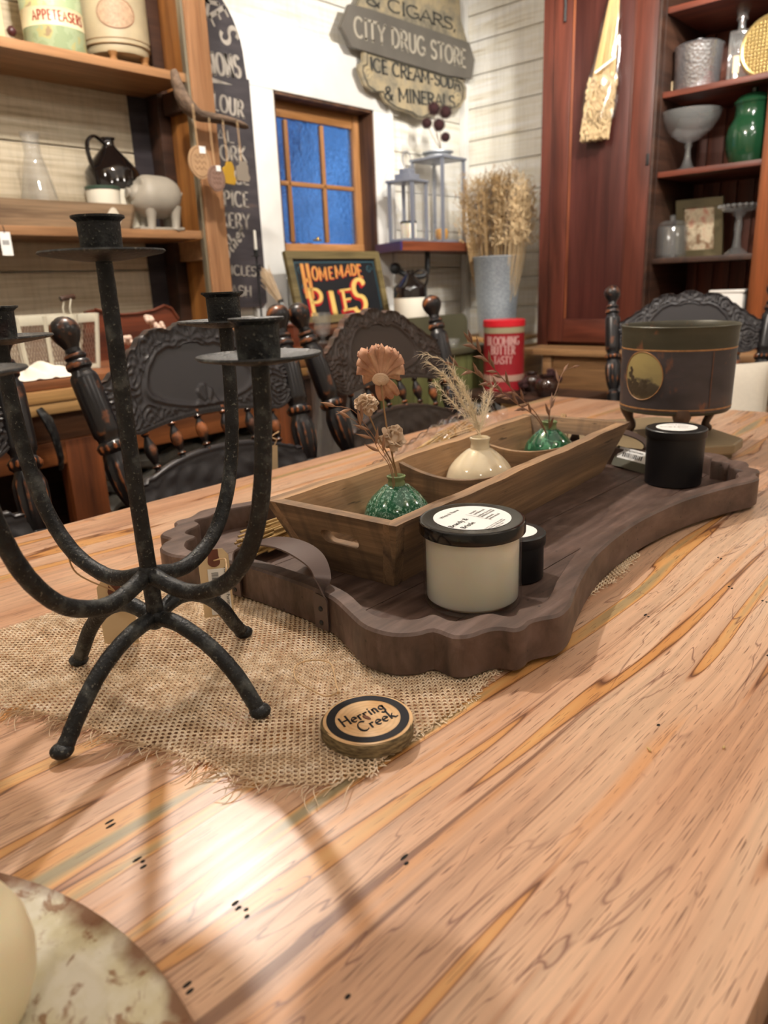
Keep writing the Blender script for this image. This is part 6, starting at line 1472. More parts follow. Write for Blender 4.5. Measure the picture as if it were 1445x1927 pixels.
# iron candlestick with thin candle
p = PY(492, 595, 2.55); p.z = DZ if p.x > 1.87 else .0
t = thing('iron_candlestick', 'thin black iron candlestick with a pale taper beside the window casing', 'candlestick', Vector((p.x, 2.55, DZ))); o_ = Vector(t.location)
zz = lambda py: PY(490, py, 2.55).z-DZ
mb = MB(); mb.tube([(0, 0, 0), (0, 0, zz(478))], .004, 8); mb.lathe([(.0001, 0), (.045, 0), (.045, .004), (.008, .010), (.0001, .012)], 24)
for z_ in (zz(512), zz(482)): mb.lathe([(.0001, z_-.002), (.022, z_), (.022, z_+.002), (.0001, z_+.003)], 20)
for z_ in (zz(500), zz(505)): mb.box((0, 0, z_), (.05, .004, .004)); mb.box((0, 0, z_), (.004, .05, .004))
mb.build('stem', IRON, t); MB().lathe([(.0001, 0), (.0095, 0), (.0095, zz(470)-zz(482)), (.0001, zz(470)-zz(482))], 14, (0, 0, zz(482))).build('candle_cup', IRON, t)
tag(MB().lathe([(.0001, 0), (.0065, 0), (.0055, zz(425)-zz(470)), (.0001, zz(425)-zz(470)+.004)], 14).build('taper_candle', flat('pale_taper', 'd8d4c8', .5)), 'thin pale taper candle in the iron candlestick', 'candle').location = (o_.x, o_.y, DZ+zz(480))
# ================================================================== GREEN DRY SINK
GRN = Mt('olive_green_paint', '5c6038', .55); _b = GRN.noise(GRN.co((10, 10, 3)), 1, 4); GRN.set('Base Color', GRN.ramp(_b, [(.3, '4b4d2a'), (.6, '63653c'), (.8, '747147')])); GRN = GRN.m
DGR = flat('dark_olive_paint', '4b4836', .5, var=.2, bs=60)
SX1 = PY(933, 650, 2.07).x; SX0 = 2.27; sk = thing('dry_sink', 'olive green dry sink cupboard with rounded backsplash', 'cupboard', ((SX0+SX1)/2, 2.165, 0)); cxk = (SX0+SX1)/2; SZk = PY(933, 645, 2.07).z
MB().box((0, 0, SZk-.014), (SX1-SX0, .19, .028), bev=.004).build('top', DGR, sk, 30)
mb = MB(); x = -(SX1-SX0)/2+.03
while x < (SX1-SX0)/2-.06: mb.box((x+.05, -.07, .41), (.096, .02, .76), bev=.003); x += .1
mb.build('front_boards', GRN, sk, 30); MB().box((0, .01, .40), (SX1-SX0-.05, .14, .79)).build('body', DARKW, sk, 0)
hs_ = (SX1-SX0)/2; zt_ = PY(900, 587, 2.24).z-SZk; pl = [(-hs_, 0), (hs_, 0), (hs_, zt_*.45)]+[(hs_-.05+.05*cos(rad(a)), zt_-.05+.05*sin(rad(a))) for a in range(10, 91, 16)]+[(-hs_, zt_)]
MB().prism(pl, .02, lambda x, y, z: (x, .094-z, SZk+y)).build('backsplash', DGR, sk, 30, fixn=True)
p = PY(851, 622, 2.12); p.z = SZk; lath('glass_dish', 'little clear glass dish on the dry sink top', 'dish', p, [('bowl', [(.0001, 0), (.02, 0), (.032, .022), (.034, .04), (.032, .04), (.03, .024), (.0001, .006)], CLEAR)], 24)
# ================================================================== LOW TABLE with tin and brown jars
LZ = .60; lt_ = thing('low_bench', 'low dark plank bench below the red tin and brown jars', 'bench', (2.92, 1.76, 0))
MB().box((0, 0, LZ-.015), (.34, .60, .03), bev=.003).build('top', DARKW, lt_, 30)
for sx in (-1, 1):
    for sy in (-1, 1): MB().box((sx*.14, sy*.27, LZ/2-.015), (.04, .04, LZ-.031), bev=.003).build('leg', DARKW, lt_, 30)
p = PX(948, 660, 2.96); p.z = LZ; R_ = SZ(p, 37); H_ = PX(948, 601, 2.96).z-LZ
REDT = flat('red_tin_paint', '8e1822', .4, var=.12, bs=60)
t = thing('red_food_tin', 'tall red lettered tin with bright red lid and tan neck band', 'tin', p)
MB().lathe([(.0001, 0), (R_, 0), (R_+.001, .004), (R_, .008), (R_, H_*.82), (.0001, H_*.82)], 48).build('body', REDT, t)
MB().lathe([(R_-.001, H_*.815), (R_+.001, H_*.82), (R_+.001, H_*.90), (R_-.004, H_*.905)], 48).build('neck_band', flat('tan_band', 'a39a7c', .4, .3), t); MB().lathe([(.0001, H_*.90), (R_, H_*.90), (R_+.003, H_*.91), (R_+.003, H_*.99), (R_-.001, H_), (.0001, H_)], 48).build('lid', flat('bright_red_lid', 'c01c28', .35), t)
a0 = math.atan2(-p.y, -p.x); mb = MB(); al_ = {}
for txt, zf, hh in (('BLOOMING', .66, .036), ('BUTTER', .53, .036), ('TASTY', .40, .032)):
    w0 = text_width(txt, hh, .1, .75); pen(mb, txt, cyl(R_+.0008, a0-.05, H_*zf), hh, .2, .1, gap=.1, wide=.75*min(1, R_*1.9/w0), serif=.05, depth=.0008)
mb.build('lettering', flat('faded_pink_print', 'b98a84', .6), t, 0)
mb = MB(); mb.lathe([(R_+.0004, .045), (R_+.0012, .046), (R_+.0012, .072), (R_+.0004, .073)], 48); mb.build('lower_band', flat('faded_tan_print', 'a98878', .5), t)
BRG = flat('brown_glazed_jar', '2e1c16', .12, Coat_Weight=.4)
for i, (px, py, wpx, X) in enumerate(((1000, 735, 38, 2.96), (1028, 742, 44, 2.85), (975, 760, 30, 2.83))):
    p = PX(px, py, X); p.z = LZ; R_ = SZ(p, wpx/2); H_ = PX(px, (700, 705, 735)[i], X).z-LZ
    lath('brown_jar', ['dark glazed jar nearest the red tin, at the back', 'rounder dark glazed jar on the right, brightest highlight', 'small dark jar lowest in front of the red tin'][i], 'jar', p, [('body', [(.0001, 0), (R_*.7, 0), (R_*.95, H_*.25), (R_, H_*.5), (R_*.85, H_*.75), (R_*.6, H_*.85), (R_*.6, H_*.92), (R_*.7, H_), (R_*.6, H_), (R_*.5, H_*.86), (.0001, H_*.8)], BRG)], 28, 'brown jars on the low bench')
r_ = random.Random(4); WINE = flat('dark_wine_bloom', '35191a', .95)
for i, (px, py) in enumerate(((1034, 702), (1048, 712), (985, 722))):
    c = PX(px, py, 2.88); t = thing('dried_bloom', ['small dark wine bloom above the rounder jar, left one', 'small dark wine bloom above the rounder jar, right one', 'small dark wine bloom beside the red tin foot'][i], 'dried flower', Vector((c.x, c.y, LZ)), 0, 'dark blooms by the brown jars'); d = c.z-LZ
    MB().tube([(0, 0, 0), (.004, 0, d)], .0015, 5).build('stem', STEM, t); mb = MB()
    for k in range(16): mb.ball((r_.uniform(-.014, .014), r_.uniform(-.014, .014), d+r_.uniform(-.012, .012)), .010, 8, 5)
    mb.build('bloom', WINE, t)
# crate, galvanised bucket and grasses
ct = thing('wooden_crate', 'plain wooden crate standing in the corner under the galvanized bucket', 'crate', (3.47, 2.33, 0))
for i in range(4): MB().box((0, -.19, .1+.19*i), (.40, .02, .17), bev=.003).build('slat', TANW, ct, 30); MB().box((-.19, 0, .1+.19*i), (.02, .36, .17), bev=.003).build('slat', TANW, ct, 30)
MB().box((0, 0, .79), (.40, .40, .02), bev=.002).build('top', TANW, ct, 30)
p = PX(935, 545, 3.44); p.z = .8005; R1, R0 = SZ(p, 44), SZ(p, 33); H_ = PX(935, 482, 3.44).z-p.z
GALV = Mt('galvanized_steel', '9aa1a6', .45, .5); _b = GALV.n('TexVoronoi', Vector=GALV.co((110, 110, 110)), Scale=1.); GALV.set('Base Color', GALV.ramp(_b, [(.1, '868e95'), (.7, 'a4abb1')])); GALV = GALV.m
bk_ = lath('galvanized_bucket', 'tall galvanized flower bucket filled with wrapped dried grasses', 'bucket', p, [('body', [(.0001, .002), (R0, .002), (R0, 0), (R0+.001, .004), (R1*.86, H_*.45), (R1*.865, H_*.46), (R1-.002, H_-.012), (R1+.002, H_-.008), (R1+.003, H_-.002), (R1, H_), (R1-.004, H_-.004), (R1-.005, H_-.012), (R0-.003, .006), (.0001, .005)], GALV)], 48)
gtop = PX(940, 330, 3.44); rg = random.Random(8)
cols = [flat('dried_grass_tan', 'b39468', .9, var=.3, bs=90), flat('dried_grass_dark', '8d7048', .9, var=.3, bs=90), flat('dried_grass_pale', 'cfb48a', .9, var=.2, bs=90)]
for i, (px, wpx, lab_) in enumerate(((905, 50, 'darkest dried grass bunch, at the left in the bucket'), (940, 48, 'golden dried grass bunch in the middle of the bucket'), (975, 46, 'palest dried grass bunch, at the right in the bucket'))):
    tp = PX(px, (335, 325, 338)[i], 3.44)-p; t = thing('dried_grass_bunch', lab_, 'dried grass', p+Vector((0, 0, .01)), 0, 'wrapped grass bunches in the bucket')
    bs_ = Vector(((i-1)*.0, -(i-1)*.05, .02)); mb = MB(); mh = MB()
    for k in range(70):
        s_ = Vector((rg.uniform(-1, 1), rg.uniform(-1, 1), 0)); e_ = tp+s_*.085+Vector((0, 0, rg.uniform(-.12, .0))); P = [bs_+s_*.015, (bs_+e_)*.5+s_*.02, e_]
        mb.tube(P, .0018, 3, cap=False)
        for q_ in range(24):
            c = e_+Vector((rg.gauss(0, .014), rg.gauss(0, .018), rg.uniform(-.25, .02))); c.z < .44 or mh.tube([c, c+Vector((rg.uniform(-.018, .018), rg.uniform(-.018, .018), rg.uniform(.004, .028)))], [.0022, .0008], 3, cap=False)
    mb.build('stalks', cols[i], t, 0)['kind'] = 'stuff'; mh.build('seed_heads', cols[i], t, 0)['kind'] = 'stuff'
    mb = MB(); tt = tp*.93
    def wf(u, v, bs_=bs_, tt=tt): c = bs_+(tt-bs_)*u+Vector((0, 0, .1*(1-u))); R = .035+.035*u; a = v*2*pi; return c+Vector((cos(a), sin(a), 0))*R*(1+.07*sin(v*2*pi*6+u*9))
    mb.grid(wf, 14, 30); mb.build('clear_sleeve', FILM, t, 60)
# ================================================================== CORNER SHELF, LANTERNS
CZs = 1.287; cx0, cx1 = PY(754, 460, 2.45).x, 3.77
sh_ = thing('corner_shelf', 'thick plank corner shelf with purple stained left end on black pipe', 'shelf', ((cx0+cx1)/2, 2.728, CZs)); o_ = Vector(sh_.location)
REDPL = wood('red_plank', '8a4a2e', '4b2215', 0, 1., .45, .5)
xb_ = PY(706, 460, 2.728).x
def slab(pts, nm, m): MB().prism([(x-o_.x, y-o_.y) for x, y in pts], .042, lambda x, y, z: (x, y, z-.042)).build(nm, m, sh_, 0, fixn=True)
slab([(cx0+.012, 2.45), (cx1, 2.45), (cx1, 2.728), (xb_+.012, 2.728)], 'plank', REDPL); slab([(cx0, 2.452), (cx0+.0115, 2.45), (xb_+.0115, 2.728), (xb_, 2.728)], 'stained_end', flat('purple_stain', '33285a', .35, var=.2, bs=40))
q = PY(812, 478, 2.5)-o_; mb = MB(); mb.tube(bez([(q.x, -.2, -.043), (q.x, -.2, -.10), (q.x, -.19, -.15), (q.x-.03, -.17, -.165), (q.x-.08, -.14, -.16), (q.x-.12, -.10, -.13)], 6), .014, 12); mb.ball((q.x-.13, -.09, -.12), .030, 14, 8); mb.build('pipe_bracket', IRON, sh_)
LGREY = flat('grey_lantern_metal', '7f838e', .4, .35)
def lantern(label, p, s, h, rz, ring, cup_mat):
    t = thing('glass_lantern', label, 'lantern', p, rz, 'grey lanterns on the corner shelf'); mb = MB(); e = .014; a = s/2
    mb.box((0, 0, .008), (s, s, .016), bev=.002); mb.box((0, 0, h-.006), (s+.012, s+.012, .012), bev=.002)
    for sx in (-1, 1):
        for sy in (-1, 1): mb.box((sx*(a-e/2), sy*(a-e/2), h/2), (e, e, h-.02))
    mb.build('frame', LGREY, t, 30)
    for k in range(4):
        M_ = Matrix.Rotation(k*pi/2, 4, 'Z'); m_ = MB(); m_.add([M_ @ Vector(q) for q in ((a-.004, -a+e, .016), (a-.004, a-e, .016), (a-.004, a-e, h-.012), (a-.004, -a+e, h-.012))], [(0, 1, 2, 3)]); m_.build('glass_pane', CLEAR, t, 0)
    if ring: mb = MB(); mb.box((0, 0, h+.014), (s*.62, s*.62, .028), bev=.003); mb.box((0, 0, h+.040), (s*.40, s*.40, .024), bev=.003)
    else: mb = MB().lathe([(s*.36, h), (s*.36, h+s*.06), (s*.30, h+s*.10), (s*.40, h+s*.13), (s*.40, h+s*.16), (.0001, h+s*.20)], 32)
    mb.build('roof_cap', flat('pale_zinc_cap', 'a9adb2', .4, .5) if not ring else LGREY, t, 30)
    if ring: mb = MB(); mb.tube([(s*.27*cos(2*pi*k/28), 0, h+.05+s*.29+s*.27*sin(2*pi*k/28)) for k in range(28)], .0022, 6, closed=True); mb.build('ring_handle', LGREY, t)
    return t
p = PY(769, 440, 2.53); p.z = CZs+.0005; s1 = SZ(p, 54); h1 = PY(769, 338, 2.5).z-CZs; lantern('smaller grey lantern with ring handle and white candle inside', p, s1, h1, rad(8), True, None)
q = lath('pillar_candle', 'white pillar candle inside the smaller lantern', 'candle', p+Vector((0, 0, .0165)), [('wax', [(.0001, 0), (s1*.27, 0), (s1*.28, .004), (s1*.28, .075), (s1*.26, .08), (.0001, .078)], WAX), ('rim', [(s1*.285, .072), (s1*.29, .080), (s1*.27, .083), (s1*.26, .079)], INK)], 24)
p2 = PY(826, 440, 2.605); p2.z = CZs+.0005; s2 = .205; h2 = PY(827, 300, 2.605).z-CZs; lantern('taller grey lantern with amber votive inside, nearest the corner', p2, s2, h2, rad(2), False, None)
lath('votive_cup', 'amber glass votive inside the taller lantern', 'candle', p2+Vector((.01, -.01, .0165)), [('cup', [(.0001, 0), (.022, 0), (.034, .02), (.036, .045), (.030, .060), (.028, .058), (.03, .03), (.0001, .008)], flat('amber_wax', 'c08a2e', .3, Subsurface_Weight=.3, Subsurface_Scale=.01))], 24)
r_ = random.Random(14)
for i, (px, py, rp) in enumerate(((816, 204, 12), (838, 211, 12), (803, 232, 10), (826, 235, 12), (838, 258, 9))):
    c = PY(px, py, 2.50); b_ = p2+Vector((0, -.02, h2+.0)); b_.z = p2.z+h2+s2*.20; t = thing('dried_thistle', ['topmost dark wine thistle ball over the lanterns', 'upper right dark wine thistle ball over the lanterns', 'leftmost dark wine thistle ball over the lanterns', 'middle dark wine thistle ball over the lanterns', 'lowest dark wine thistle ball, hanging right over the taller lantern'][i], 'dried flower', b_, 0, 'dark thistle balls above the lanterns')
    MB().tube(bez([(0, 0, 0), ((c-b_)*.5)+Vector((-.02, 0, .01)), c-b_], 6), .0016, 5).build('stem', STEM, t); R_ = SZ(c, rp); mb = MB(); mb.ball(c-b_, R_*.8, 14, 10)
    for k in range(160): z = 1-2*(k+.5)/160; a = k*2.4; d = Vector((math.sqrt(1-z*z)*cos(a), math.sqrt(1-z*z)*sin(a), z)); mb.tube([c-b_+d*R_*.7, c-b_+d*R_*1.08], [.0018, .0006], 3, cap=False)
    mb.build('bloom', WINE, t)
# ================================================================== STEP-BACK CUPBOARD on the right wall
HF = 3.30; BZ = .775
yl = PX(1018, 400, HF).y; yd = PX(1240, 100, HF).y; yo = PX(1246, 100, HF).y; yr = PX(1407, 560, HF).y; ye = yr-.16
MAHV = wood('mahogany_upright', '683528', '3a1a12', 2, 1.1, .38, .55); MAHH = wood('mahogany_shelf', '7b3f2d', '431d13', 1, 1.1, .4, .5); MAHP = wood('mahogany_panel', '5a2f28', '3a1b18', 2, .9, .35, .5); ORV = wood('orange_upright', '8f4f2a', '5a3018', 2, 1.1, .4, .5)
hu = thing('open_cupboard', 'tall dark red wooden cupboard with closed left door and open shelves', 'cupboard', (HF, (yl+ye)/2, BZ)); oh = Vector(hu.location)
def hb(nm, x0, x1, y0, y1, z0, z1, m, bev=.002): return MB().box(Vector(((x0+x1)/2, (y0+y1)/2, (z0+z1)/2))-oh, (abs(x1-x0), abs(y1-y0), abs(z1-z0)), bev=bev).build(nm, m, hu, 30)
HT = 2.50; XB = 3.78
hb('side', HF+.0, XB, yl, yl-.022, BZ, HT, MAHV); hb('side', HF+.02, XB, ye, ye+.022, BZ, HT, MAHV); hb('top_board', HF, XB, yl, ye, HT, HT+.03, MAHH); hb('bottom_board', HF+.02, XB, yl-.023, ye+.023, BZ+.001, BZ+.03, MAHH)
hb('inner_divider', HF+.03, XB-.02, yo+.02, yo+.002, BZ+.031, HT-.001, DARKW)
hb('right_stile', HF-.004, HF+.022, yr, ye, BZ+.031, HT-.001, ORV)
mb = MB(); y = yr-.14
while y < yl-.03: mb.box(Vector((XB-.012, y+.036, (BZ+HT)/2))-oh, (.016, .070, HT-BZ-.06), bev=.003); y += .074
mb.build('beadboard_back', wood('red_beadboard', '8f5038', '5c2e20', 2, 1., .5, .5), hu, 30)
shz = [PX(1330, 14, HF).z, PX(1340, 152, HF+.02).z, PX(1340, 311, HF+.02).z, PX(1325, 480, HF+.02).z, PX(1325, 600, HF+.02).z]
SHZ = []
for i, (pa_, pb_) in enumerate((((1280, 8), None), ((1252, 173), (1445, 133)), ((1248, 323), (1430, 298)), ((1240, 486), (1411, 472)))):
    z_ = PX(*pa_, HF+.03).z; SHZ.append(z_); hb('shelf', HF+.03, XB-.022, yo, yr-.13, z_-.022, z_, MAHH if i < 3 else DARKW)
# left door
dl, dr = yl-.024, yd
XD = HF-.022
hb('frame_stile', HF-.012, HF+.02, yl, yl-.058, BZ+.001, HT, MAHV)
dd = yl-.060; t0 = hb('door', XD+.010, HF-.002, dd-.06, dr+.06, BZ+.07, HT-.05, MAHP)
def db(nm, y0, y1, z0, z1, m, x0=XD, x1=HF-.001, bev=.003): return MB().box(Vector(((x0+x1)/2, (y0+y1)/2, (z0+z1)/2))-oh, (abs(x1-x0), abs(y1-y0), abs(z1-z0)), bev=bev).build(nm, m, t0, 30)
db('door_stile', dd, dd-.085, BZ+.02, HT-.01, MAHV); db('door_stile', dr+.095, dr, BZ+.02, HT-.01, MAHV); db('door_rail', dd-.086, dr+.096, BZ+.02, BZ+.125, MAHH); db('door_rail', dd-.086, dr+.096, HT-.11, HT-.01, MAHH)
db('panel_moulding', dd-.086, dd-.094, BZ+.126, HT-.11, wood('pale_moulding', '9a5a38', '5c2a1a', 2, 1.2, .4), XD+.004); db('panel_moulding', dr+.104, dr+.096, BZ+.126, HT-.11, MAHV, XD+.004)  # left moulding is paler than the right one
q = PX(1219, 300, XD)-oh; MB().box(q, (.010, .012, .045), bev=.002).build('latch', INK, t0, 30); q = PX(1064, 18, XD-.006)-oh; MB().tube([q+Vector((0, 0, .09)), q, q+Vector((0, 0, -.045))], .006, 8).build('hinge_pin', INK, t0)
hb('door_edge', XD, HF+.02, dr-.001, yo+.001, BZ+.03, HT, DARKW)
# stand under the cupboard
OAKB = wood('light_oak_stand', 'a98258', '6b4a2e', 1, 1.2, .5, .5); bz0 = BZ
bn = thing('oak_stand', 'light brown oak stand carrying the dark red cupboard', 'stand', (3.36, (1.93+ye)/2, 0)); ob = Vector(bn.location); XF = 3.10
yb1 = PX(977, 657, XF).y
def bb(nm, x0, x1, y0, y1, z0, z1, m=OAKB): return MB().box(Vector(((x0+x1)/2, (y0+y1)/2, (z0+z1)/2))-ob, (abs(x1-x0), abs(y1-y0), abs(z1-z0)), bev=.003).build(nm, m, bn, 30)
bb('top', XF, 3.78, yb1, ye-.1, BZ-.028, BZ); yl1 = PX(1020, 700, XF+.02).y
bb('leg', XF+.02, XF+.06, yl1, yl1-.045, 0, BZ-.029); bb('apron', XF+.035, XF+.055, yl1-.046, ye, BZ-.20, BZ-.029); bb('leg', XF+.02, XF+.06, ye+.04, ye, 0, BZ-.029); bb('body', XF+.056, 3.74, yl1-.01, ye, .3, BZ-.03, DARKW); bb('bottom_rail', XF+.035, XF+.055, yl1-.046, ye, .1, .2)
# wheat bunch hanging on the door
a, b, c = PX(1160, -30, XD-.02), PX(1140, 120, XD-.03), PX(1120, 255, XD-.04)
t = thing('hanging_wheat_bunch', 'bundle of dried wheat in clear wrap hanging on the cupboard door', 'dried wheat', a); rw = random.Random(2); mb = MB(); mh = MB(); b, c = b-a, c-a; WHD = flat('pale_wheat', 'd3b88c', .8, var=.3, bs=80)
for k in range(110):
    s_ = Vector((rw.uniform(-.4, .4), rw.uniform(-1, 1), 0)); mb.tube([s_*.014, b+s_*.040, b+(c-b)*.5+s_*.052], .0023, 4)
    for q_ in range(36): s_ = Vector((rw.uniform(-.4, .4), rw.uniform(-1, 1), 0)); cc = b+(c-b)*rw.uniform(.18, 1.06)+s_*.058+Vector((-.006, 0, 0)); mh.ball(cc, .0032, 6, 4, (.8, .8, 2.8), Matrix.Rotation(rw.uniform(-.35, .35), 4, 'X'))
mb.build('stalk_bundle', STRAW, t)['kind'] = 'stuff'; mh.build('wheat_head', WHD, t)['kind'] = 'stuff'
mb = MB()
def wf(u, v): cc = (b*u*2 if u < .5 else b+(c-b)*(u-.5)*2*.8); R = .024+.055*min(1, u*1.5); a_ = v*2*pi; return cc+Vector((cos(a_)*.5, sin(a_), 0))*R*(1+.06*sin(v*38+u*12))
mb.grid(wf, 26, 40); mb.build('clear_wrap', FILM, t, 60); mb = MB(); q = PX(1139, 122, XD-.07)-a; mb.box(q, (.002, .10, .008), rot=Matrix.Rotation(rad(-25), 3, 'X')); mb.build('tape', WHITE, t, 0)
# --- things on the cupboard shelves
def onshelf(px, i, X=3.46): p = PX(px, 300, X); p.z = SHZ[i]+.0005; p.y = PX(px, (10, 140, 300, 470)[i], X).y; return p
HAM = Mt('hammered_aluminium', 'dcdee2', .27, .92); _v = HAM.n('TexVoronoi', Vector=HAM.co((90, 90, 90)), Scale=1.); HAM.bump(_v, .5, .003); HAM = HAM.m
p = onshelf(1312, 1, 3.44); R_ = SZ(p, 42); H_ = PX(1312, 85, 3.44).z-p.z
t = lath('ice_bucket', 'hammered aluminium ice bucket with lid on the upper shelf', 'ice bucket', p, [('body', [(.0001, 0), (R_*.9, 0), (R_*.93, .004), (R_, H_*.9), (R_*1.03, H_*.93), (.0001, H_*.93)], HAM), ('lid', [(R_*1.03, H_*.92), (R_*1.05, H_*.95), (R_*.9, H_), (R_*.4, H_*1.04), (R_*.2, H_*1.05), (R_*.22, H_*1.10), (R_*.1, H_*1.13), (.0001, H_*1.135)], HAM)], 48)
MB().tube(bez([(0, R_*1.02, H_*.85), (0, R_*1.12, H_*.7), (0, R_*1.13, H_*.35), (0, R_*1.02, H_*.2)], 6), .003, 8).build('handle', HAM, t); tgc = MB().box((-.02, R_*1.12, .03), (.002, .025, .045)); tgc.build('price_tag', KRAFT, t, 0)
p = onshelf(1388, 1, 3.46); s_ = SZ(p, 40); Hb_ = PX(1388, 62, 3.46).z-p.z; Ht_ = PX(1388, 4, 3.46).z-p.z
CRY = Mt('cut_crystal', 'ffffff', .03, 0, Transmission_Weight=0.); CRY = clear_film('cut_crystal', .93, .05, .06, .10)
t = thing('crystal_decanter', 'square crystal decanter with faceted stopper on the upper shelf', 'decanter', p, rad(20))
MB().box((0, 0, Hb_/2), (s_, s_, Hb_), bev=.01).build('body', CRY, t, 20)
mb = MB(); r_ = random.Random(3)
for k in range(60): mb.ball((r_.uniform(-.4, .4)*s_, r_.uniform(-.4, .4)*s_, .02+r_.random()*Hb_*.75), .007, 6, 4, (.6, .6, 1.5))
mb.build('cut_facets', CRY, t, 20); MB().lathe([(s_*.20, Hb_), (s_*.16, Hb_+(Ht_-Hb_)*.15), (s_*.16, Hb_+(Ht_-Hb_)*.35), (s_*.26, Hb_+(Ht_-Hb_)*.4), (s_*.26, Hb_+(Ht_-Hb_)*.44)], 16).build('neck', CRY, t, 30); MB().lathe([(.0001, 0), (s_*.2, 0), (s_*.26, .02), (s_*.34, (Ht_-Hb_)*.42), (s_*.26, (Ht_-Hb_)*.52), (.0001, (Ht_-Hb_)*.5)], 8, (0, 0, Hb_+(Ht_-Hb_)*.45)).build('stopper', CRY, t, 10)
q = PX(1367, 125, 3.36)-p; MB().box(q, (.002, .022, .06)).build('price_tag', KRAFT, t, 0)
GOLD = flat('gold_leaf', 'b8a068', .35, .7); p = onshelf(1444, 1, 3.42); R_ = SZ(p, 50)
t = thing('gold_woven_plate', 'round gold basketweave plate standing on the upper shelf', 'plate', p); mb = MB()
for j in range(-7, 8):
    zc = R_*1.05+j*R_/8; L = math.sqrt(max(0, R_**2-(j*R_/8)**2))
    if L > .01: mb.tube([(0.004*sin(i*pi+j*pi), -L+2*L*i/24, zc) for i in range(25)], .006, 6)
for j in range(-7, 8):
    yc = j*R_/8; L = math.sqrt(max(0, R_**2-yc**2))
    if L > .01: mb.tube([(0.004*sin(i*pi+j*pi+pi), yc, R_*1.05-L+2*L*i/24) for i in range(25)], .005, 6)
mb.build('weave', GOLD, t); mb = MB(); mb.tube([(0, R_*cos(2*pi*k/40), R_*1.05+R_*sin(2*pi*k/40)) for k in range(40)], .008, 8, closed=True); mb.build('rim', GOLD, t)
p = onshelf(1293, 2, 3.44); H_ = PX(1293, 212, 3.44).z-p.z; R_ = SZ(p, 55); FROST = clear_film('etched_glass', .93, .2, .09, .09)
lath('glass_compote', 'wide stemmed clear glass compote on the middle shelf', 'compote', p, [('bowl', [(.012, H_*.49), (R_*.3, H_*.53), (R_*.7, H_*.69), (R_*.92, H_*.87), (R_, H_), (R_*.97, H_), (R_*.88, H_*.87), (R_*.66, H_*.72), (R_*.28, H_*.56), (.0001, H_*.52)], FROST), ('stem', [(.0001, 0), (R_*.42, 0), (R_*.40, .006), (R_*.2, H_*.08), (R_*.11, H_*.22), (R_*.08, H_*.38), (R_*.13, H_*.44), (.012, H_*.5), (.0001, H_*.5)], CLEAR)], 40)
GG = flat('green_crock_glaze', '1b4028', .14, var=.15, bs=40, Coat_Weight=.4); p = onshelf(1408, 2, 3.46); H_ = PX(1408, 168, 3.46).z-p.z; R_ = SZ(p, 43)
lath('green_crock', 'dark green glazed lidded crock on the middle shelf', 'crock', p, [('body', [(.0001, 0), (R_*.72, 0), (R_*.8, .01), (R_*.97, H_*.22), (R_, H_*.38), (R_*.93, H_*.50), (R_*.76, H_*.60), (R_*.70, H_*.64), (R_*.70, H_*.78), (R_*.74, H_*.80), (.0001, H_*.8)], GG), ('lid', [(R_*.76, H_*.80), (R_*.78, H_*.83), (R_*.6, H_*.90), (R_*.3, H_*.94), (R_*.12, H_*.95), (R_*.14, H_), (.0001, H_*1.01)], GG)], 48)
p = onshelf(1262, 3, 3.40); H_ = PX(1262, 415, 3.40).z-p.z; R_ = SZ(p, 28); GJ = clear_film('pale_green_glass', .86, .08, .04, .08)
lath('lidded_glass_jar', 'pale green pressed glass jar with lid on the lower shelf', 'jar', p, [('body', [(.0001, 0), (R_*.95, 0), (R_, .01), (R_, H_*.8), (R_*.85, H_*.85), (R_*.8, H_*.85), (R_*.93, H_*.78), (R_*.93, .012), (.0001, .008)], GJ), ('lid', [(R_*.9, H_*.85), (R_*.95, H_*.88), (R_*.6, H_*.98), (R_*.15, H_), (R_*.22, H_*1.12), (.0001, H_*1.15)], GJ)], 32)
p = onshelf(1318, 3, 3.60); W_ = SZ(p, 84); H_ = PX(1318, 372, 3.6).z-p.z; t = thing('framed_print', 'small framed rose print leaning behind the pale green jar', 'picture', p, rad(90)); M_ = Matrix.Rotation(rad(-12), 4, 'X')
mb = MB(); e = .035
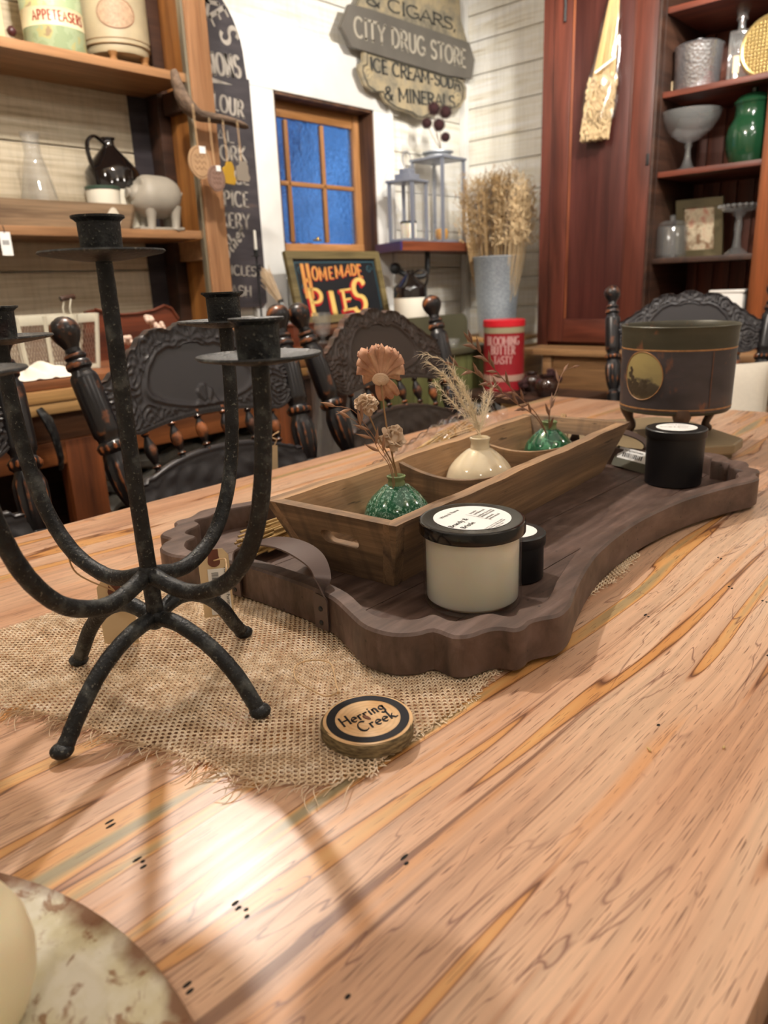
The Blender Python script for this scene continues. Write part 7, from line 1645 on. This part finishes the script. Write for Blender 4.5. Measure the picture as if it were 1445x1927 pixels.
for a_ in ((-W_/2, W_/2, 0, e), (-W_/2, W_/2, H_-e, H_), (-W_/2, -W_/2+e, e, H_-e), (W_/2-e, W_/2, e, H_-e)): mb.add([M_ @ Vector((x, y, z)) for y in (-.0, .018) for x, z in ((a_[0], a_[2]), (a_[1], a_[2]), (a_[1], a_[3]), (a_[0], a_[3]))], [(3, 2, 1, 0), (4, 5, 6, 7), (0, 1, 5, 4), (1, 2, 6, 5), (2, 3, 7, 6), (3, 0, 4, 7)])
mb.build('frame', flat('drab_gold_frame', '6f6448', .5, var=.3, bs=70), t, 0, fixn=True)
PRN = Mt('faded_print', 'c9b598', .6); _b = PRN.noise(PRN.co((22, 22, 22)), 1, 4); PRN.set('Base Color', PRN.ramp(_b, [(.35, '8a6a50'), (.5, 'd3c4a6'), (.68, 'c58f78')])); mb = MB().add([M_ @ Vector(q) for q in ((-W_/2+e, .008, e), (W_/2-e, .008, e), (W_/2-e, .008, H_-e), (-W_/2+e, .008, H_-e))], [(0, 1, 2, 3)]); mb.build('print', PRN.m, t, 0)
p = onshelf(1385, 3, 3.45); H_ = PX(1385, 388, 3.45).z-p.z; R_ = SZ(p, 36)
lath('glass_cake_stand', 'small scalloped glass cake stand on the lower shelf', 'cake stand', p, [('plate', [(.0001, H_*.86), (R_*.8, H_*.9), (R_, H_), (R_*.97, H_*1.02), (R_*.8, H_*.94), (.0001, H_*.90)], CRY), ('stem', [(.0001, 0), (R_*.6, 0), (R_*.55, .008), (R_*.22, H_*.15), (R_*.16, H_*.4), (R_*.2, H_*.6), (R_*.16, H_*.75), (R_*.35, H_*.86), (.0001, H_*.86)], CRY)], 32)
mb = MB(); [mb.ball((R_*1.0*cos(2*pi*k/22), R_*1.0*sin(2*pi*k/22), H_), .0075, 8, 6) for k in range(22)]; mb.build('scalloped_rim', CRY, [o for o in bpy.data.objects if o.get('category') == 'cake stand'][0])
p = PX(1374, 572, 3.45); p.z = BZ+.0305; W_ = SZ(p, 60); zt_ = PX(1374, 545, 3.4).z-p.z
t = thing('ceramic_planter', 'white embossed ceramic planter on the cupboard floor', 'planter', p, rad(90)); MB().box((0, 0, zt_*.5), (W_, .12, zt_), bev=.015).build('body', flat('white_ceramic', 'e4e1da', .25, bump=.6, bs=60), t, 40); MB().box((0, 0, zt_*.97), (W_*1.05, .13, .012), bev=.005).build('rim', flat('white_ceramic_rim', 'e4e1da', .25), t, 30)
